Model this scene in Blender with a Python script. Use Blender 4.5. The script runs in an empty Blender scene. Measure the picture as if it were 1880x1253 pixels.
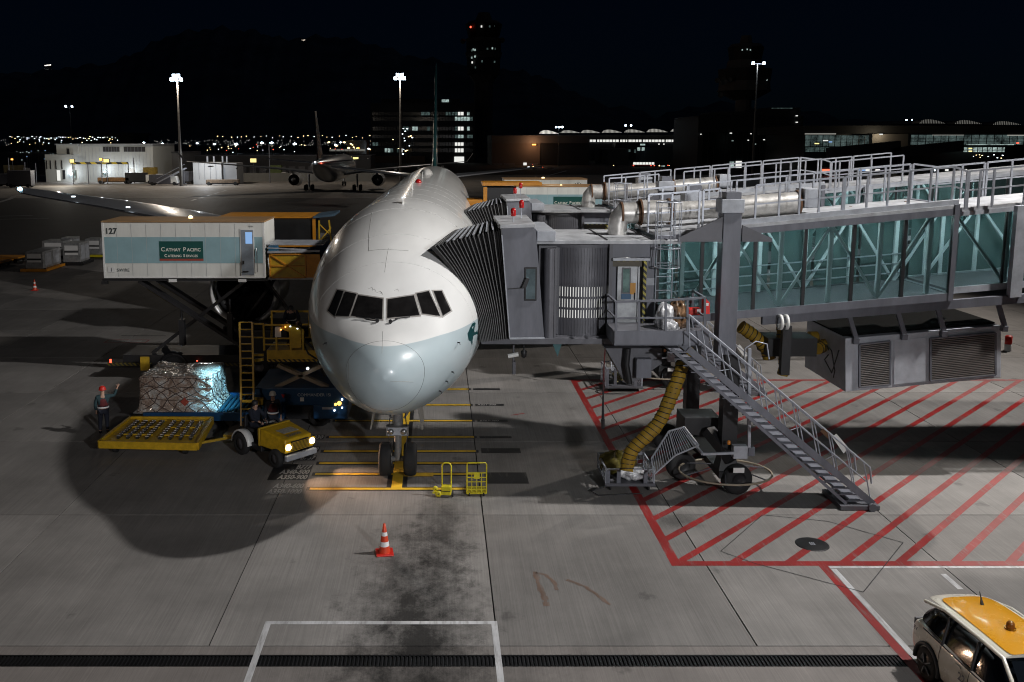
import bpy, math, random
from mathutils import Vector, Matrix
from mathutils.bvhtree import BVHTree
random.seed(7)
R = math.radians
S = bpy.context.scene
COL = S.collection

# ------------------------------------------------------------------ camera
FPX, PPX, PPY, HC, TH = 1690.0, 808.0, 497.0, 10.8, R(8.0)
cam_d = bpy.data.cameras.new('camera'); cam = bpy.data.objects.new('camera', cam_d); COL.objects.link(cam)
cam.location = (0, 0, HC); cam.rotation_euler = (R(90) - TH, 0, 0)
cam_d.sensor_width = 36.0; cam_d.lens = FPX / 1880 * 36
cam_d.shift_x = (940 - PPX) / 1880; cam_d.shift_y = -(626.5 - PPY) / 1880
cam_d.clip_end = 12000; cam_d.clip_start = 0.2
S.camera = cam

# ------------------------------------------------------------------ world, moonlight, exposure
W = bpy.data.worlds.new('World'); S.world = W; W.use_nodes = True
wn, wl = W.node_tree.nodes, W.node_tree.links
wn.clear()
wo = wn.new('ShaderNodeOutputWorld'); bg = wn.new('ShaderNodeBackground'); sky = wn.new('ShaderNodeTexSky')
sky.sky_type = 'NISHITA'; sky.sun_disc = False; sky.sun_elevation = R(47); sky.sun_rotation = R(95)
tint = wn.new('ShaderNodeMix'); tint.data_type = 'RGBA'; tint.blend_type = 'MULTIPLY'; tint.inputs[0].default_value = 1.0
tint.inputs[7].default_value = (0.20, 0.47, 1.0, 1)
wl.new(sky.outputs[0], tint.inputs[6]); wl.new(tint.outputs[2], bg.inputs[0])
bg.inputs[1].default_value = 0.0006
wl.new(bg.outputs[0], wo.inputs[0])
sd = bpy.data.lights.new('moonlight', 'SUN'); sd.energy = 0.006; sd.angle = R(1.0); sd.color = (0.8, 0.88, 1.0)
so = bpy.data.objects.new('moonlight', sd); COL.objects.link(so); so.rotation_euler = (0, R(43), R(-5))
S.view_settings.view_transform = 'Standard'; S.view_settings.look = 'None'
S.view_settings.exposure = 0.0; S.view_settings.gamma = 1.0; S.view_settings.use_curve_mapping = False
S.render.engine = 'CYCLES'
S.cycles.use_denoising = True; S.cycles.max_bounces = 6; S.cycles.diffuse_bounces = 3
S.cycles.transparent_max_bounces = 16; S.cycles.caustics_reflective = False; S.cycles.caustics_refractive = False
S.cycles.sample_clamp_indirect = 4.0; S.cycles.filter_width = 1.05

def lamp(name, kind, loc, energy, color=(1, 1, 1), radius=0.3, target=None, cone=60, blend=0.3):
    d = bpy.data.lights.new(name, kind); d.energy = energy; d.color = color
    if kind == 'AREA': d.size = radius
    else: d.shadow_soft_size = radius
    if kind == 'SPOT': d.spot_size = R(cone); d.spot_blend = blend
    o = bpy.data.objects.new(name, d); COL.objects.link(o); o.location = loc
    if target is not None:
        o.rotation_euler = (Vector(target) - Vector(loc)).to_track_quat('-Z', 'Y').to_euler()
    return o

# inferred stand floodlights and added fill lights, on the masts built below
KEY = Vector((24.5, 24.0, 28.0))
lamp('stand_floodlight', 'SPOT', KEY, 41000, (1.0, 0.975, 0.95), 0.55, (2, 34, 0), 110, 0.6)
NEXT = Vector((47.0, 60.0, 28.0))
lamp('next_stand_floodlight', 'SPOT', NEXT, 36000, (1.0, 0.92, 0.84), 0.55, (-8, 50, 0), 100, 0.6)
FILL = Vector((12.0, -3.0, 11.8))
lamp('added_fill_light', 'SPOT', FILL, 15500, (0.96, 0.97, 1.0), 0.5, (-6, 32, 3), 75, 0.9)  # fill light added front right to brighten the nose
SIDE = Vector((-19.0, -4.0, 15.0))
lamp('added_fill_light', 'SPOT', SIDE, 3300, (1.0, 0.83, 0.70), 0.5, (-17, 38, 0), 80, 0.9)  # weak warm fill light added for the left apron and truck underside

# ------------------------------------------------------------------ pixel to place helpers (1880 px wide photograph)
def ray(px, py):
    xr = (px - PPX) / FPX; yr = (py - PPY) / FPX
    return Vector((xr, math.cos(TH) - yr * math.sin(TH), -math.sin(TH) - yr * math.cos(TH)))
def g(px, py, z=0.0):
    d = ray(px, py); t = (z - HC) / d.z
    return Vector((d.x * t, d.y * t, z))
def q(px, py, Y):
    d = ray(px, py); t = Y / d.y
    return Vector((d.x * t, Y, HC + d.z * t))

# ------------------------------------------------------------------ materials
MATS = {}
def mat(name, col, rough=0.5, metal=0.0, var=0.12, scale=2.0, coat=0.0, emit=None, es=0.0, bump=0.0, spec=0.5, stretch=(1, 1, 1), alpha=None):
    if name in MATS: return MATS[name]
    m = bpy.data.materials.new(name); m.use_nodes = True
    n, l = m.node_tree.nodes, m.node_tree.links
    b = n['Principled BSDF']
    b.inputs['Roughness'].default_value = rough; b.inputs['Metallic'].default_value = metal
    b.inputs['Coat Weight'].default_value = coat; b.inputs['Coat Roughness'].default_value = 0.08
    b.inputs['Specular IOR Level'].default_value = spec
    c = (*col, 1)
    if var > 0:
        tc = n.new('ShaderNodeTexCoord'); mp = n.new('ShaderNodeMapping'); mp.inputs['Scale'].default_value = stretch
        nz = n.new('ShaderNodeTexNoise'); nz.inputs['Scale'].default_value = scale; nz.inputs['Detail'].default_value = 6
        nz.inputs['Roughness'].default_value = 0.65
        mr = n.new('ShaderNodeMapRange'); mr.inputs[1].default_value = 0.3; mr.inputs[2].default_value = 0.7
        mr.inputs[3].default_value = 1 - var * 1.6; mr.inputs[4].default_value = 1 + var * 0.6
        mx = n.new('ShaderNodeMix'); mx.data_type = 'RGBA'; mx.blend_type = 'MULTIPLY'; mx.inputs[0].default_value = 1
        mx.inputs[6].default_value = c
        l.new(tc.outputs['Object'], mp.inputs[0]); l.new(mp.outputs[0], nz.inputs[0]); l.new(nz.outputs[0], mr.inputs[0])
        l.new(mr.outputs[0], mx.inputs[7]); l.new(mx.outputs[2], b.inputs['Base Color'])
        rr = n.new('ShaderNodeMapRange'); rr.inputs[3].default_value = max(0.03, rough - 0.1); rr.inputs[4].default_value = min(1, rough + 0.12)
        l.new(nz.outputs[0], rr.inputs[0]); l.new(rr.outputs[0], b.inputs['Roughness'])
        if bump:
            bp = n.new('ShaderNodeBump'); bp.inputs['Strength'].default_value = bump; bp.inputs['Distance'].default_value = 0.02
            l.new(nz.outputs[0], bp.inputs['Height']); l.new(bp.outputs[0], b.inputs['Normal'])
    else:
        b.inputs['Base Color'].default_value = c
    if emit:
        b.inputs['Emission Color'].default_value = (*emit, 1); b.inputs['Emission Strength'].default_value = es
    MATS[name] = m
    return m
def node(m, kind): return m.node_tree.nodes.new(kind)

def stripes_mat(name, c1, c2, freq, direction=(1, 0, 1), rough=0.55):
    if name in MATS: return MATS[name]
    m = bpy.data.materials.new(name); m.use_nodes = True
    n, l = m.node_tree.nodes, m.node_tree.links; b = n['Principled BSDF']; b.inputs['Roughness'].default_value = rough
    tc = n.new('ShaderNodeTexCoord'); d = n.new('ShaderNodeVectorMath'); d.operation = 'DOT_PRODUCT'; d.inputs[1].default_value = direction
    mu = n.new('ShaderNodeMath'); mu.operation = 'MULTIPLY'; mu.inputs[1].default_value = freq
    fr = n.new('ShaderNodeMath'); fr.operation = 'FRACT'
    gt = n.new('ShaderNodeMath'); gt.operation = 'GREATER_THAN'; gt.inputs[1].default_value = 0.5
    mx = n.new('ShaderNodeMix'); mx.data_type = 'RGBA'; mx.inputs[6].default_value = (*c1, 1); mx.inputs[7].default_value = (*c2, 1)
    l.new(tc.outputs['Object'], d.inputs[0]); l.new(d.outputs['Value'], mu.inputs[0]); l.new(mu.outputs[0], fr.inputs[0])
    l.new(fr.outputs[0], gt.inputs[0]); l.new(gt.outputs[0], mx.inputs[0]); l.new(mx.outputs[2], b.inputs['Base Color'])
    MATS[name] = m; return m

M = {}
M['white'] = mat('white_paint', (0.72, 0.72, 0.70), 0.35, var=0.06, coat=0.2)
M['truck_white'] = mat('truck_white_panel', (0.70, 0.70, 0.66), 0.42, var=0.10, scale=1.2, stretch=(1, 1, .3))
M['truck_teal'] = mat('truck_pale_teal_band', (0.27, 0.42, 0.46), 0.42, var=0.08, scale=1.2)
M['green_sign'] = mat('green_sign_paint', (0.004, 0.075, 0.065), 0.4, var=0.05)
M['red_line'] = mat('red_line_paint', (0.35, 0.06, 0.04), 0.5, var=0.05)
M['grey'] = mat('bridge_grey_paint', (0.15, 0.155, 0.182), 0.5, var=0.20, scale=2.2, stretch=(1, 1, .25))
M['lgrey'] = mat('light_grey_paint', (0.40, 0.42, 0.46), 0.45, var=0.2, scale=2.5)
M['roof'] = mat('bridge_roof_sheet', (0.44, 0.45, 0.47), 0.55, var=0.3, scale=1.5)
M['dgrey'] = mat('dark_grey_paint', (0.11, 0.11, 0.125), 0.5, var=0.15)
M['slat'] = mat('shutter_slat_grey', (0.12, 0.12, 0.135), 0.42, metal=0.2, var=0.12)
M['black'] = mat('black_metal', (0.014, 0.014, 0.016), 0.5, var=0.2)
M['rubber'] = mat('tyre_rubber', (0.018, 0.018, 0.019), 0.8, var=0.2)
M['canopy'] = mat('canopy_fabric', (0.022, 0.021, 0.021), 0.75, var=0.25, scale=5, bump=0.4)
M['rail'] = mat('galvanised_rail', (0.42, 0.44, 0.49), 0.4, metal=0.35, var=0.12, scale=6)
M['steel'] = mat('steel', (0.42, 0.42, 0.43), 0.32, metal=0.9, var=0.15, scale=6)
M['duct'] = mat('duct_foil', (0.58, 0.56, 0.53), 0.38, metal=0.45, var=0.25, scale=3, bump=0.3)
M['brown_metal'] = mat('rusty_band', (0.16, 0.08, 0.04), 0.6, metal=0.3, var=0.3)
M['yellow'] = mat('equipment_yellow', (0.52, 0.33, 0.02), 0.45, var=0.2, scale=4)
M['oyellow'] = mat('dolly_orange_yellow', (0.62, 0.38, 0.015), 0.45, var=0.22, scale=5)
M['lyellow'] = mat('trolley_yellow', (0.66, 0.56, 0.02), 0.45, var=0.18, scale=6)
M['orange'] = mat('truck_orange', (0.58, 0.235, 0.015), 0.45, var=0.15, scale=3)
M['blue'] = mat('loader_blue', (0.006, 0.055, 0.15), 0.42, var=0.15, scale=3)
M['lblue'] = mat('roller_deck_blue', (0.012, 0.05, 0.075), 0.4, metal=0.2, var=0.2)
M['red'] = mat('red_plastic', (0.55, 0.02, 0.012), 0.4, var=0.08)
M['redglow'] = mat('red_lamp_glass', (0.4, 0.01, 0.01), 0.25, var=0)
M['glass_dark'] = mat('dark_glass', (0.006, 0.008, 0.011), 0.06, var=0, spec=0.8)
M['skin'] = mat('skin', (0.42, 0.25, 0.18), 0.55, var=0.05)
M['navy'] = mat('navy_cloth', (0.012, 0.016, 0.03), 0.85, var=0.2, scale=10)
M['teal_cloth'] = mat('teal_cloth', (0.02, 0.05, 0.06), 0.85, var=0.2, scale=10)
M['maroon'] = mat('maroon_cloth', (0.12, 0.018, 0.02), 0.85, var=0.2, scale=10)
M['reflect'] = mat('reflective_tape', (0.75, 0.75, 0.75), 0.3, var=0.03)
M['hose'] = mat('yellow_hose_fabric', (0.30, 0.18, 0.009), 0.7, var=0.2, scale=4, bump=0.5)
M['ground_white'] = None
M['haz'] = stripes_mat('hazard_stripes', (0.55, 0.42, 0.03), (0.01, 0.01, 0.01), 3.2, (1, 0, 1))
M['concrete_wall'] = mat('building_wall', (0.40, 0.40, 0.38), 0.8, var=0.1, scale=0.15)
M['dark_wall'] = mat('dark_wall', (0.05, 0.05, 0.055), 0.8, var=0.15, scale=0.1)
M['tower'] = mat('tower_concrete', (0.16, 0.145, 0.14), 0.8, var=0.15, scale=0.1)
M['alu'] = mat('container_aluminium', (0.40, 0.41, 0.42), 0.45, metal=0.5, var=0.25, scale=3)
def glow(name, col, es):
    if name in MATS: return MATS[name]
    m = bpy.data.materials.new(name); m.use_nodes = True
    n, l = m.node_tree.nodes, m.node_tree.links; n.clear()
    o = n.new('ShaderNodeOutputMaterial'); e = n.new('ShaderNodeEmission'); e.inputs[0].default_value = (*col, 1); e.inputs[1].default_value = es
    l.new(e.outputs[0], o.inputs[0]); MATS[name] = m
    try: m.cycles.emission_sampling = 'NONE' if es < 3 else 'AUTO'
    except Exception: pass
    return m
M['flood'] = glow('floodlight_glass', (0.66, 0.84, 1.0), 22)
M['win_cool'] = glow('lit_window_cool', (0.62, 0.80, 0.76), 0.45)
M['win_white'] = glow('lit_window_white', (0.95, 0.95, 0.9), 0.9)
M['win_dim'] = glow('lit_window_dim', (0.28, 0.42, 0.40), 0.16)
M['win_teal'] = glow('lit_window_teal', (0.42, 0.60, 0.58), 0.09)
for k_, sc_, lo_, hi_ in (('win_teal', .35, .02, .20), ('win_cool', .5, .15, .85), ('win_dim', .6, .03, .30)):
    # lit rooms are uneven: furniture, blinds and people between the lamps and the glass
    n_, l_ = M[k_].node_tree.nodes, M[k_].node_tree.links; e_ = [x for x in n_ if x.type == 'EMISSION'][0]
    gp_ = n_.new('ShaderNodeNewGeometry'); nz_ = n_.new('ShaderNodeTexNoise'); nz_.inputs['Scale'].default_value = sc_; nz_.inputs['Detail'].default_value = 5; nz_.inputs['Roughness'].default_value = .8
    mr_ = n_.new('ShaderNodeMapRange'); mr_.inputs[1].default_value = .38; mr_.inputs[2].default_value = .66; mr_.inputs[3].default_value = lo_; mr_.inputs[4].default_value = hi_
    l_.new(gp_.outputs['Position'], nz_.inputs[0]); l_.new(nz_.outputs[0], mr_.inputs[0]); l_.new(mr_.outputs[0], e_.inputs[1])
M['warm'] = glow('warm_lamp', (1.0, 0.72, 0.35), 4)
M['amber'] = glow('amber_lamp', (1.0, 0.42, 0.08), 4)
M['cool'] = glow('cool_lamp', (0.8, 0.92, 1.0), 4)
M['redlamp'] = glow('red_lamp', (1.0, 0.10, 0.05), 3)
M['sign_glow'] = glow('stand_sign_glow', (1.0, 0.82, 0.32), 1.3)
M['headlight'] = glow('headlight_glass', (1.0, 0.90, 0.72), 9)
M['bluewin'] = glow('blue_lit_pane', (0.32, 0.55, 0.95), 0.75)

# ------------------------------------------------------------------ mesh builder
class MB:
    def __init__(s): s.v = []; s.f = []; s.m = []; s.s = []
    def add(s, vs, fs, mi=0, sm=False):
        o = len(s.v); s.v += [Vector(v) for v in vs]
        for f in fs: s.f.append([i + o for i in f]); s.m.append(mi); s.s.append(sm)
        return s
    def box(s, x0, x1, y0, y1, z0, z1, mi=0):
        return s.add([(x0,y0,z0),(x1,y0,z0),(x1,y1,z0),(x0,y1,z0),(x0,y0,z1),(x1,y0,z1),(x1,y1,z1),(x0,y1,z1)],
                     [(0,3,2,1),(4,5,6,7),(0,1,5,4),(1,2,6,5),(2,3,7,6),(3,0,4,7)], mi)
    def hexa(s, a, b, mi=0):      # a, b: two matching quads (lists of 4)
        return s.add(list(a) + list(b), [(3,2,1,0),(4,5,6,7),(0,1,5,4),(1,2,6,5),(2,3,7,6),(3,0,4,7)], mi)
    def prism(s, poly, ext, mi=0):
        n = len(poly); e = Vector(ext); p = [Vector(v) for v in poly]
        fs = [list(range(n))[::-1], list(range(n, 2*n))] + [(i, (i+1) % n, (i+1) % n + n, i + n) for i in range(n)]
        return s.add(p + [v + e for v in p], fs, mi)
    def beam(s, p, qq, w=0.05, h=None, mi=0, up=(0, 0, 1)):
        p, qq = Vector(p), Vector(qq); h = h or w
        d = (qq - p).normalized(); u = Vector(up)
        if abs(d.dot(u)) > 0.98: u = Vector((0, 1, 0))
        a = d.cross(u).normalized() * w / 2; c = a.cross(d).normalized() * h / 2
        r = lambda o: [o - a - c, o + a - c, o + a + c, o - a + c]
        return s.hexa(r(p), r(qq), mi)
    def cyl(s, p, qq, r, r2=None, n=12, mi=0, cap=True, sm=True):
        p, qq = Vector(p), Vector(qq); r2 = r if r2 is None else r2
        d = (qq - p).normalized(); u = Vector((0, 0, 1)) if abs(d.z) < 0.9 else Vector((1, 0, 0))
        a = d.cross(u).normalized(); c = a.cross(d)
        vs = []
        for o, rr in ((p, r), (qq, r2)):
            for i in range(n):
                t = 2 * math.pi * i / n; vs.append(o + a * math.cos(t) * rr + c * math.sin(t) * rr)
        s.add(vs, [(i, i + n, (i+1) % n + n, (i+1) % n) for i in range(n)], mi, sm)
        if cap: s.add(vs, [list(range(n)), list(range(n, 2*n))[::-1]], mi)
        return s
    def tube(s, pts, r, n=8, mi=0, radii=None, sm=True):
        pts = [Vector(p) for p in pts]; vs = []; prev = None
        for i, p in enumerate(pts):
            d = (pts[min(i+1, len(pts)-1)] - pts[max(i-1, 0)]).normalized()
            if prev is None: prev = d.cross(Vector((0, 0, 1)) if abs(d.z) < 0.9 else Vector((1, 0, 0))).normalized()
            a = (prev - d * prev.dot(d)).normalized(); prev = a; c = d.cross(a)
            rr = radii[i] if radii else r
            for k in range(n):
                t = 2 * math.pi * k / n; vs.append(p + a * math.cos(t) * rr + c * math.sin(t) * rr)
        m = len(pts)
        fs = [(i*n + k, i*n + (k+1) % n, (i+1)*n + (k+1) % n, (i+1)*n + k) for i in range(m-1) for k in range(n)]
        s.add(vs, fs, mi, sm); s.add(vs, [list(range(n))[::-1], list(range((m-1)*n, m*n))], mi)
        return s
    def lathe(s, prof, o=(0, 0, 0), axis='Z', n=20, mi=0, sm=True):
        o = Vector(o); vs = []
        for r, z in prof:
            for k in range(n):
                t = 2 * math.pi * k / n; x, y = r * math.cos(t), r * math.sin(t)
                vs.append(o + (Vector((x, y, z)) if axis == 'Z' else Vector((x, z, y)) if axis == 'Y' else Vector((z, x, y))))
        m = len(prof)
        s.add(vs, [(i*n + k, i*n + (k+1) % n, (i+1)*n + (k+1) % n, (i+1)*n + k) for i in range(m-1) for k in range(n)], mi, sm)
        return s
    def loft(s, rings, mi=0, sm=True, closed=True, cap=False):
        n = len(rings[0]); vs = [v for r in rings for v in r]; m = len(rings)
        kk = range(n) if closed else range(n - 1)
        s.add(vs, [(i*n + k, i*n + (k+1) % n, (i+1)*n + (k+1) % n, (i+1)*n + k) for i in range(m-1) for k in kk], mi, sm)
        if cap: s.add(vs, [list(range(n))[::-1], list(range((m-1)*n, m*n))], mi)
        return s
    def xform(s, mtx): s.v = [mtx @ v for v in s.v]; return s
    def mesh(s, name, mats):
        me = bpy.data.meshes.new(name); me.from_pydata([tuple(v) for v in s.v], [], s.f)
        mats = mats if isinstance(mats, (list, tuple)) else [mats]
        for m in mats: me.materials.append(M[m] if isinstance(m, str) else m)
        me.polygons.foreach_set('material_index', s.m); me.polygons.foreach_set('use_smooth', s.s)
        me.update(); return me
    def build(s, name, mats, parent=None, world=True, loc=None, bevel=0):
        if parent is not None and world:
            r = parent
            while r.parent: r = r.parent
            inv = ROOTM[r.name].inverted(); s.xform(inv)
        o = bpy.data.objects.new(name, s.mesh(name, mats)); COL.objects.link(o)
        if parent is not None: o.parent = parent
        if loc is not None: o.location = loc
        if bevel:
            b = o.modifiers.new('bevel', 'BEVEL'); b.width = bevel; b.segments = 2; b.limit_method = 'ANGLE'
        return o
ROOTM = {}
def tag(o, label=None, cat=None, group=None, kind=None):
    if label: o['label'] = label
    if cat: o['category'] = cat
    if group: o['group'] = group
    if kind: o['kind'] = kind
    return o
def thing(name, label, cat, loc=(0, 0, 0), rotz=0.0, group=None):
    o = bpy.data.objects.new(name, None); COL.objects.link(o); o.empty_display_size = 0.3
    o.location = loc; o.rotation_euler = (0, 0, rotz)
    ROOTM[o.name] = Matrix.Translation(loc) @ Matrix.Rotation(rotz, 4, 'Z')
    return tag(o, label, cat, group)
def struct(mb, name, mats):
    return tag(mb.build(name, mats), kind='structure')
def solo(mb, name, mats, label, cat, group=None, origin=None, bevel=0):
    """a thing that is one mesh; world coordinates, origin moved to its base"""
    if origin is None:
        xs = [v.x for v in mb.v]; ys = [v.y for v in mb.v]; zs = [v.z for v in mb.v]
        origin = Vector(((min(xs)+max(xs))/2, (min(ys)+max(ys))/2, min(zs)))
    mb.v = [v - Vector(origin) for v in mb.v]
    return tag(mb.build(name, mats, loc=origin, bevel=bevel), label, cat, group)
KIDS = {}
def copy_tree(root, loc, rotz=None, label=None, group=None):
    kids = {}
    for o in COL.objects:
        if o.parent: kids.setdefault(o.parent.name, []).append(o)
    def rec(o, par):
        c = o.copy(); COL.objects.link(c)
        if par is not None: c.parent = par
        for k in kids.get(o.name, []): rec(k, c)
        return c
    r = rec(root, None); r.location = loc
    if rotz is not None: r.rotation_euler = (0, 0, rotz)
    ROOTM[r.name] = Matrix.Translation(loc) @ Matrix.Rotation(rotz if rotz is not None else root.rotation_euler[2], 4, 'Z')
    if label: r['label'] = label
    if group: r['group'] = group
    return r
def text_mesh(txt, size, shear=0.0, align='LEFT', bold=0.0, ext=0.0):
    c = bpy.data.curves.new('lettering', 'FONT'); c.body = txt; c.size = size; c.shear = shear; c.align_x = align; c.offset = bold; c.extrude = ext
    c.resolution_u = 3
    o = bpy.data.objects.new('lettering', c); COL.objects.link(o)
    bpy.context.view_layer.update()
    me = bpy.data.meshes.new_from_object(o.evaluated_get(bpy.context.evaluated_depsgraph_get()))
    bpy.data.objects.remove(o); bpy.data.curves.remove(c)
    return me
def lettering(txt, size, origin, xdir, ydir, mat_, parent, shear=0.0, align='LEFT', bold=0.0, name='lettering'):
    """flat print: letters laid in the plane origin + u*xdir + v*ydir (world space)"""
    me = text_mesh(txt, size, shear, align, bold)
    X, Y, O = Vector(xdir).normalized(), Vector(ydir).normalized(), Vector(origin)
    mb = MB(); vs = [O + X * v.co.x + Y * v.co.y for v in me.vertices]
    mb.add(vs, [list(p.vertices) for p in me.polygons]); bpy.data.meshes.remove(me)
    return mb.build(name, mat_, parent)
# ================================================================== GROUND
def concrete_mat(name, col, obj_var=True, stains=True):
    m = bpy.data.materials.new(name); m.use_nodes = True
    n, l = m.node_tree.nodes, m.node_tree.links; b = n['Principled BSDF']; b.inputs['Specular IOR Level'].default_value = 0.35
    geo = n.new('ShaderNodeNewGeometry')
    def noise(scale, st, det=8, ro=0.6, dist=0.0):
        mp = n.new('ShaderNodeMapping'); mp.inputs['Scale'].default_value = st; l.new(geo.outputs['Position'], mp.inputs[0])
        z = n.new('ShaderNodeTexNoise'); z.inputs['Scale'].default_value = scale; z.inputs['Detail'].default_value = det
        z.inputs['Roughness'].default_value = ro; z.inputs['Distortion'].default_value = dist; l.new(mp.outputs[0], z.inputs[0]); return z.outputs[0]
    def rng(x, a, c, lo, hi):
        r = n.new('ShaderNodeMapRange'); r.inputs[1].default_value = a; r.inputs[2].default_value = c
        r.inputs[3].default_value = lo; r.inputs[4].default_value = hi; l.new(x, r.inputs[0]); return r.outputs[0]
    def mul(x, y):
        r = n.new('ShaderNodeMath'); r.operation = 'MULTIPLY'
        for i, v in enumerate((x, y)):
            if isinstance(v, float): r.inputs[i].default_value = v
            else: l.new(v, r.inputs[i])
        return r.outputs[0]
    brush = noise(24.0, (1.0, 0.012, 1), 3, 0.8)          # broom finish running along the stand
    streak = noise(2.6, (1.0, 0.05, 1), 6, 0.75, 0.2)
    blot = noise(0.35, (1, 1, 1), 8, 0.65)
    fine = noise(14, (1, 1, 1), 6, 0.7)
    f = mul(rng(brush, 0.34, 0.66, 0.86, 1.10), rng(streak, 0.3, 0.7, 0.90, 1.06))
    f = mul(f, rng(blot, 0.33, 0.67, 0.76, 1.12)); f = mul(f, rng(fine, 0.3, 0.7, 0.92, 1.06))
    # small dark drips: sparse voronoi spots
    vo = n.new('ShaderNodeTexVoronoi'); vo.inputs['Scale'].default_value = 0.55
    dm = n.new('ShaderNodeVectorMath'); dm.operation = 'ADD'; nd = n.new('ShaderNodeTexNoise'); nd.inputs['Scale'].default_value = 5
    l.new(geo.outputs['Position'], nd.inputs[0]); sc = n.new('ShaderNodeVectorMath'); sc.operation = 'SCALE'; sc.inputs[3].default_value = 0.5
    l.new(nd.outputs['Color'], sc.inputs[0]); l.new(geo.outputs['Position'], dm.inputs[0]); l.new(sc.outputs[0], dm.inputs[1]); l.new(dm.outputs[0], vo.inputs[0])
    f = mul(f, rng(vo.outputs[0], 0.05, 0.14, 0.62, 1.0))
    # worn tyre and oil stain in front of the nose wheel, a stained spot under each bridge
    for (cx, cy, rx, ry, dark) in (((-0.55, 19.6, 1.45, 4.6, 0.13), (0.1, 24.6, 0.8, 3.5, 0.42), (0.0, 17.0, 3.0, 1.6, 0.6), (6.8, 25.2, .9, .6, .5), (16.5, 31.0, 1.6, 1.2, .45), (13.0, 36.0, 2.5, 1.2, .55)) if stains else ()):
        mp = n.new('ShaderNodeMapping'); mp.vector_type = 'POINT'
        mp.inputs['Location'].default_value = (-cx / rx, -cy / ry, 0); mp.inputs['Scale'].default_value = (1 / rx, 1 / ry, 0)
        l.new(geo.outputs['Position'], mp.inputs[0])
        ln = n.new('ShaderNodeVectorMath'); ln.operation = 'LENGTH'; l.new(mp.outputs[0], ln.inputs[0])
        a = n.new('ShaderNodeMath'); a.operation = 'ADD'; l.new(ln.outputs['Value'], a.inputs[0])
        l.new(rng(noise(1.5, (1, 0.7, 1), 12, 0.8, 0.0), 0.3, 0.7, -0.7, 0.7), a.inputs[1])
        f = mul(f, rng(a.outputs[0], 0.15, 1.25, dark, 1.0))
    if obj_var:
        oi = n.new('ShaderNodeObjectInfo'); f = mul(f, rng(oi.outputs['Random'], 0, 1, 0.80, 1.12))
    mx = n.new('ShaderNodeMix'); mx.data_type = 'RGBA'; mx.blend_type = 'MULTIPLY'; mx.inputs[0].default_value = 1
    mx.inputs[6].default_value = (*col, 1); l.new(f, mx.inputs[7]); l.new(mx.outputs[2], b.inputs['Base Color'])
    l.new(rng(fine, 0.3, 0.7, 0.55, 0.85), b.inputs['Roughness'])
    bp = n.new('ShaderNodeBump'); bp.inputs['Strength'].default_value = 0.35; bp.inputs['Distance'].default_value = 0.01
    l.new(brush, bp.inputs['Height']); l.new(bp.outputs[0], b.inputs['Normal'])
    return m
CONC = concrete_mat('concrete_slab_surface', (0.216, 0.204, 0.193))
CONC2 = concrete_mat('drain_edge_concrete', (0.19, 0.172, 0.16), False)
FARC = concrete_mat('far_apron_concrete', (0.30, 0.275, 0.25), False, False)
ASPH = concrete_mat('taxilane_asphalt', (0.045, 0.043, 0.043), False, False)

base = MB(); base.box(-2600, 2600, -80, 3600, -1.2, -0.06)
struct(base, 'ground', mat('ground_earth', (0.025, 0.025, 0.025), 0.9, var=0.2, scale=0.02))
sub = MB(); sub.box(-80, 80, 2, 84, -0.055, -0.035)
struct(sub, 'joint_bed', mat('joint_sealant', (0.012, 0.012, 0.012), 0.8, var=0))
tx = MB(); tx.box(-600, 600, 84.03, 176, -0.055, -0.004)
struct(tx, 'taxilane', ASPH)
fa = MB(); fa.box(-600, 300, 176.03, 300, -0.055, 0.0)
struct(fa, 'far_apron', FARC)

# slabs: transverse joints and longitudinal joints measured in the photograph
apron = thing('apron', 'brushed concrete apron laid in large slabs', 'apron')
del apron['category']; del apron['label']; apron['kind'] = 'structure'
xs = [-77.1 + 6.0 * i for i in range(11)] + [-11.1, -5.0, 1.25, 6.85, 12.9, 18.9] + [24.9 + 6 * i for i in range(8)]
xs = sorted(set(round(x, 2) for x in xs))
xs = [x for i, x in enumerate(xs) if i == 0 or x - xs[i-1] > 3]
YD0, YD1 = 16.85, 18.56         # the drain strip
ys = [2.0, 9.5, YD0]; ys2 = [YD1, 25.6, 32.2, 38.8, 45.4, 52.0, 58.6, 65.2, 71.8, 84.0]
G = 0.016
def slab(x0, x1, y0, y1):
    mb = MB(); mb.box(x0 + G, x1 - G, y0 + G, y1 - G, -0.03, 0.0); mb.build('concrete_slab', CONC, apron)
for i in range(len(xs) - 1):
    for yy in (ys, ys2):
        for j in range(len(yy) - 1):
            if yy[j] > 56 and i % 2: continue
            x1 = xs[i + 2] if (yy[j] > 56 and i + 2 < len(xs)) else xs[i + 1]
            slab(xs[i], x1, yy[j], yy[j + 1])
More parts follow.
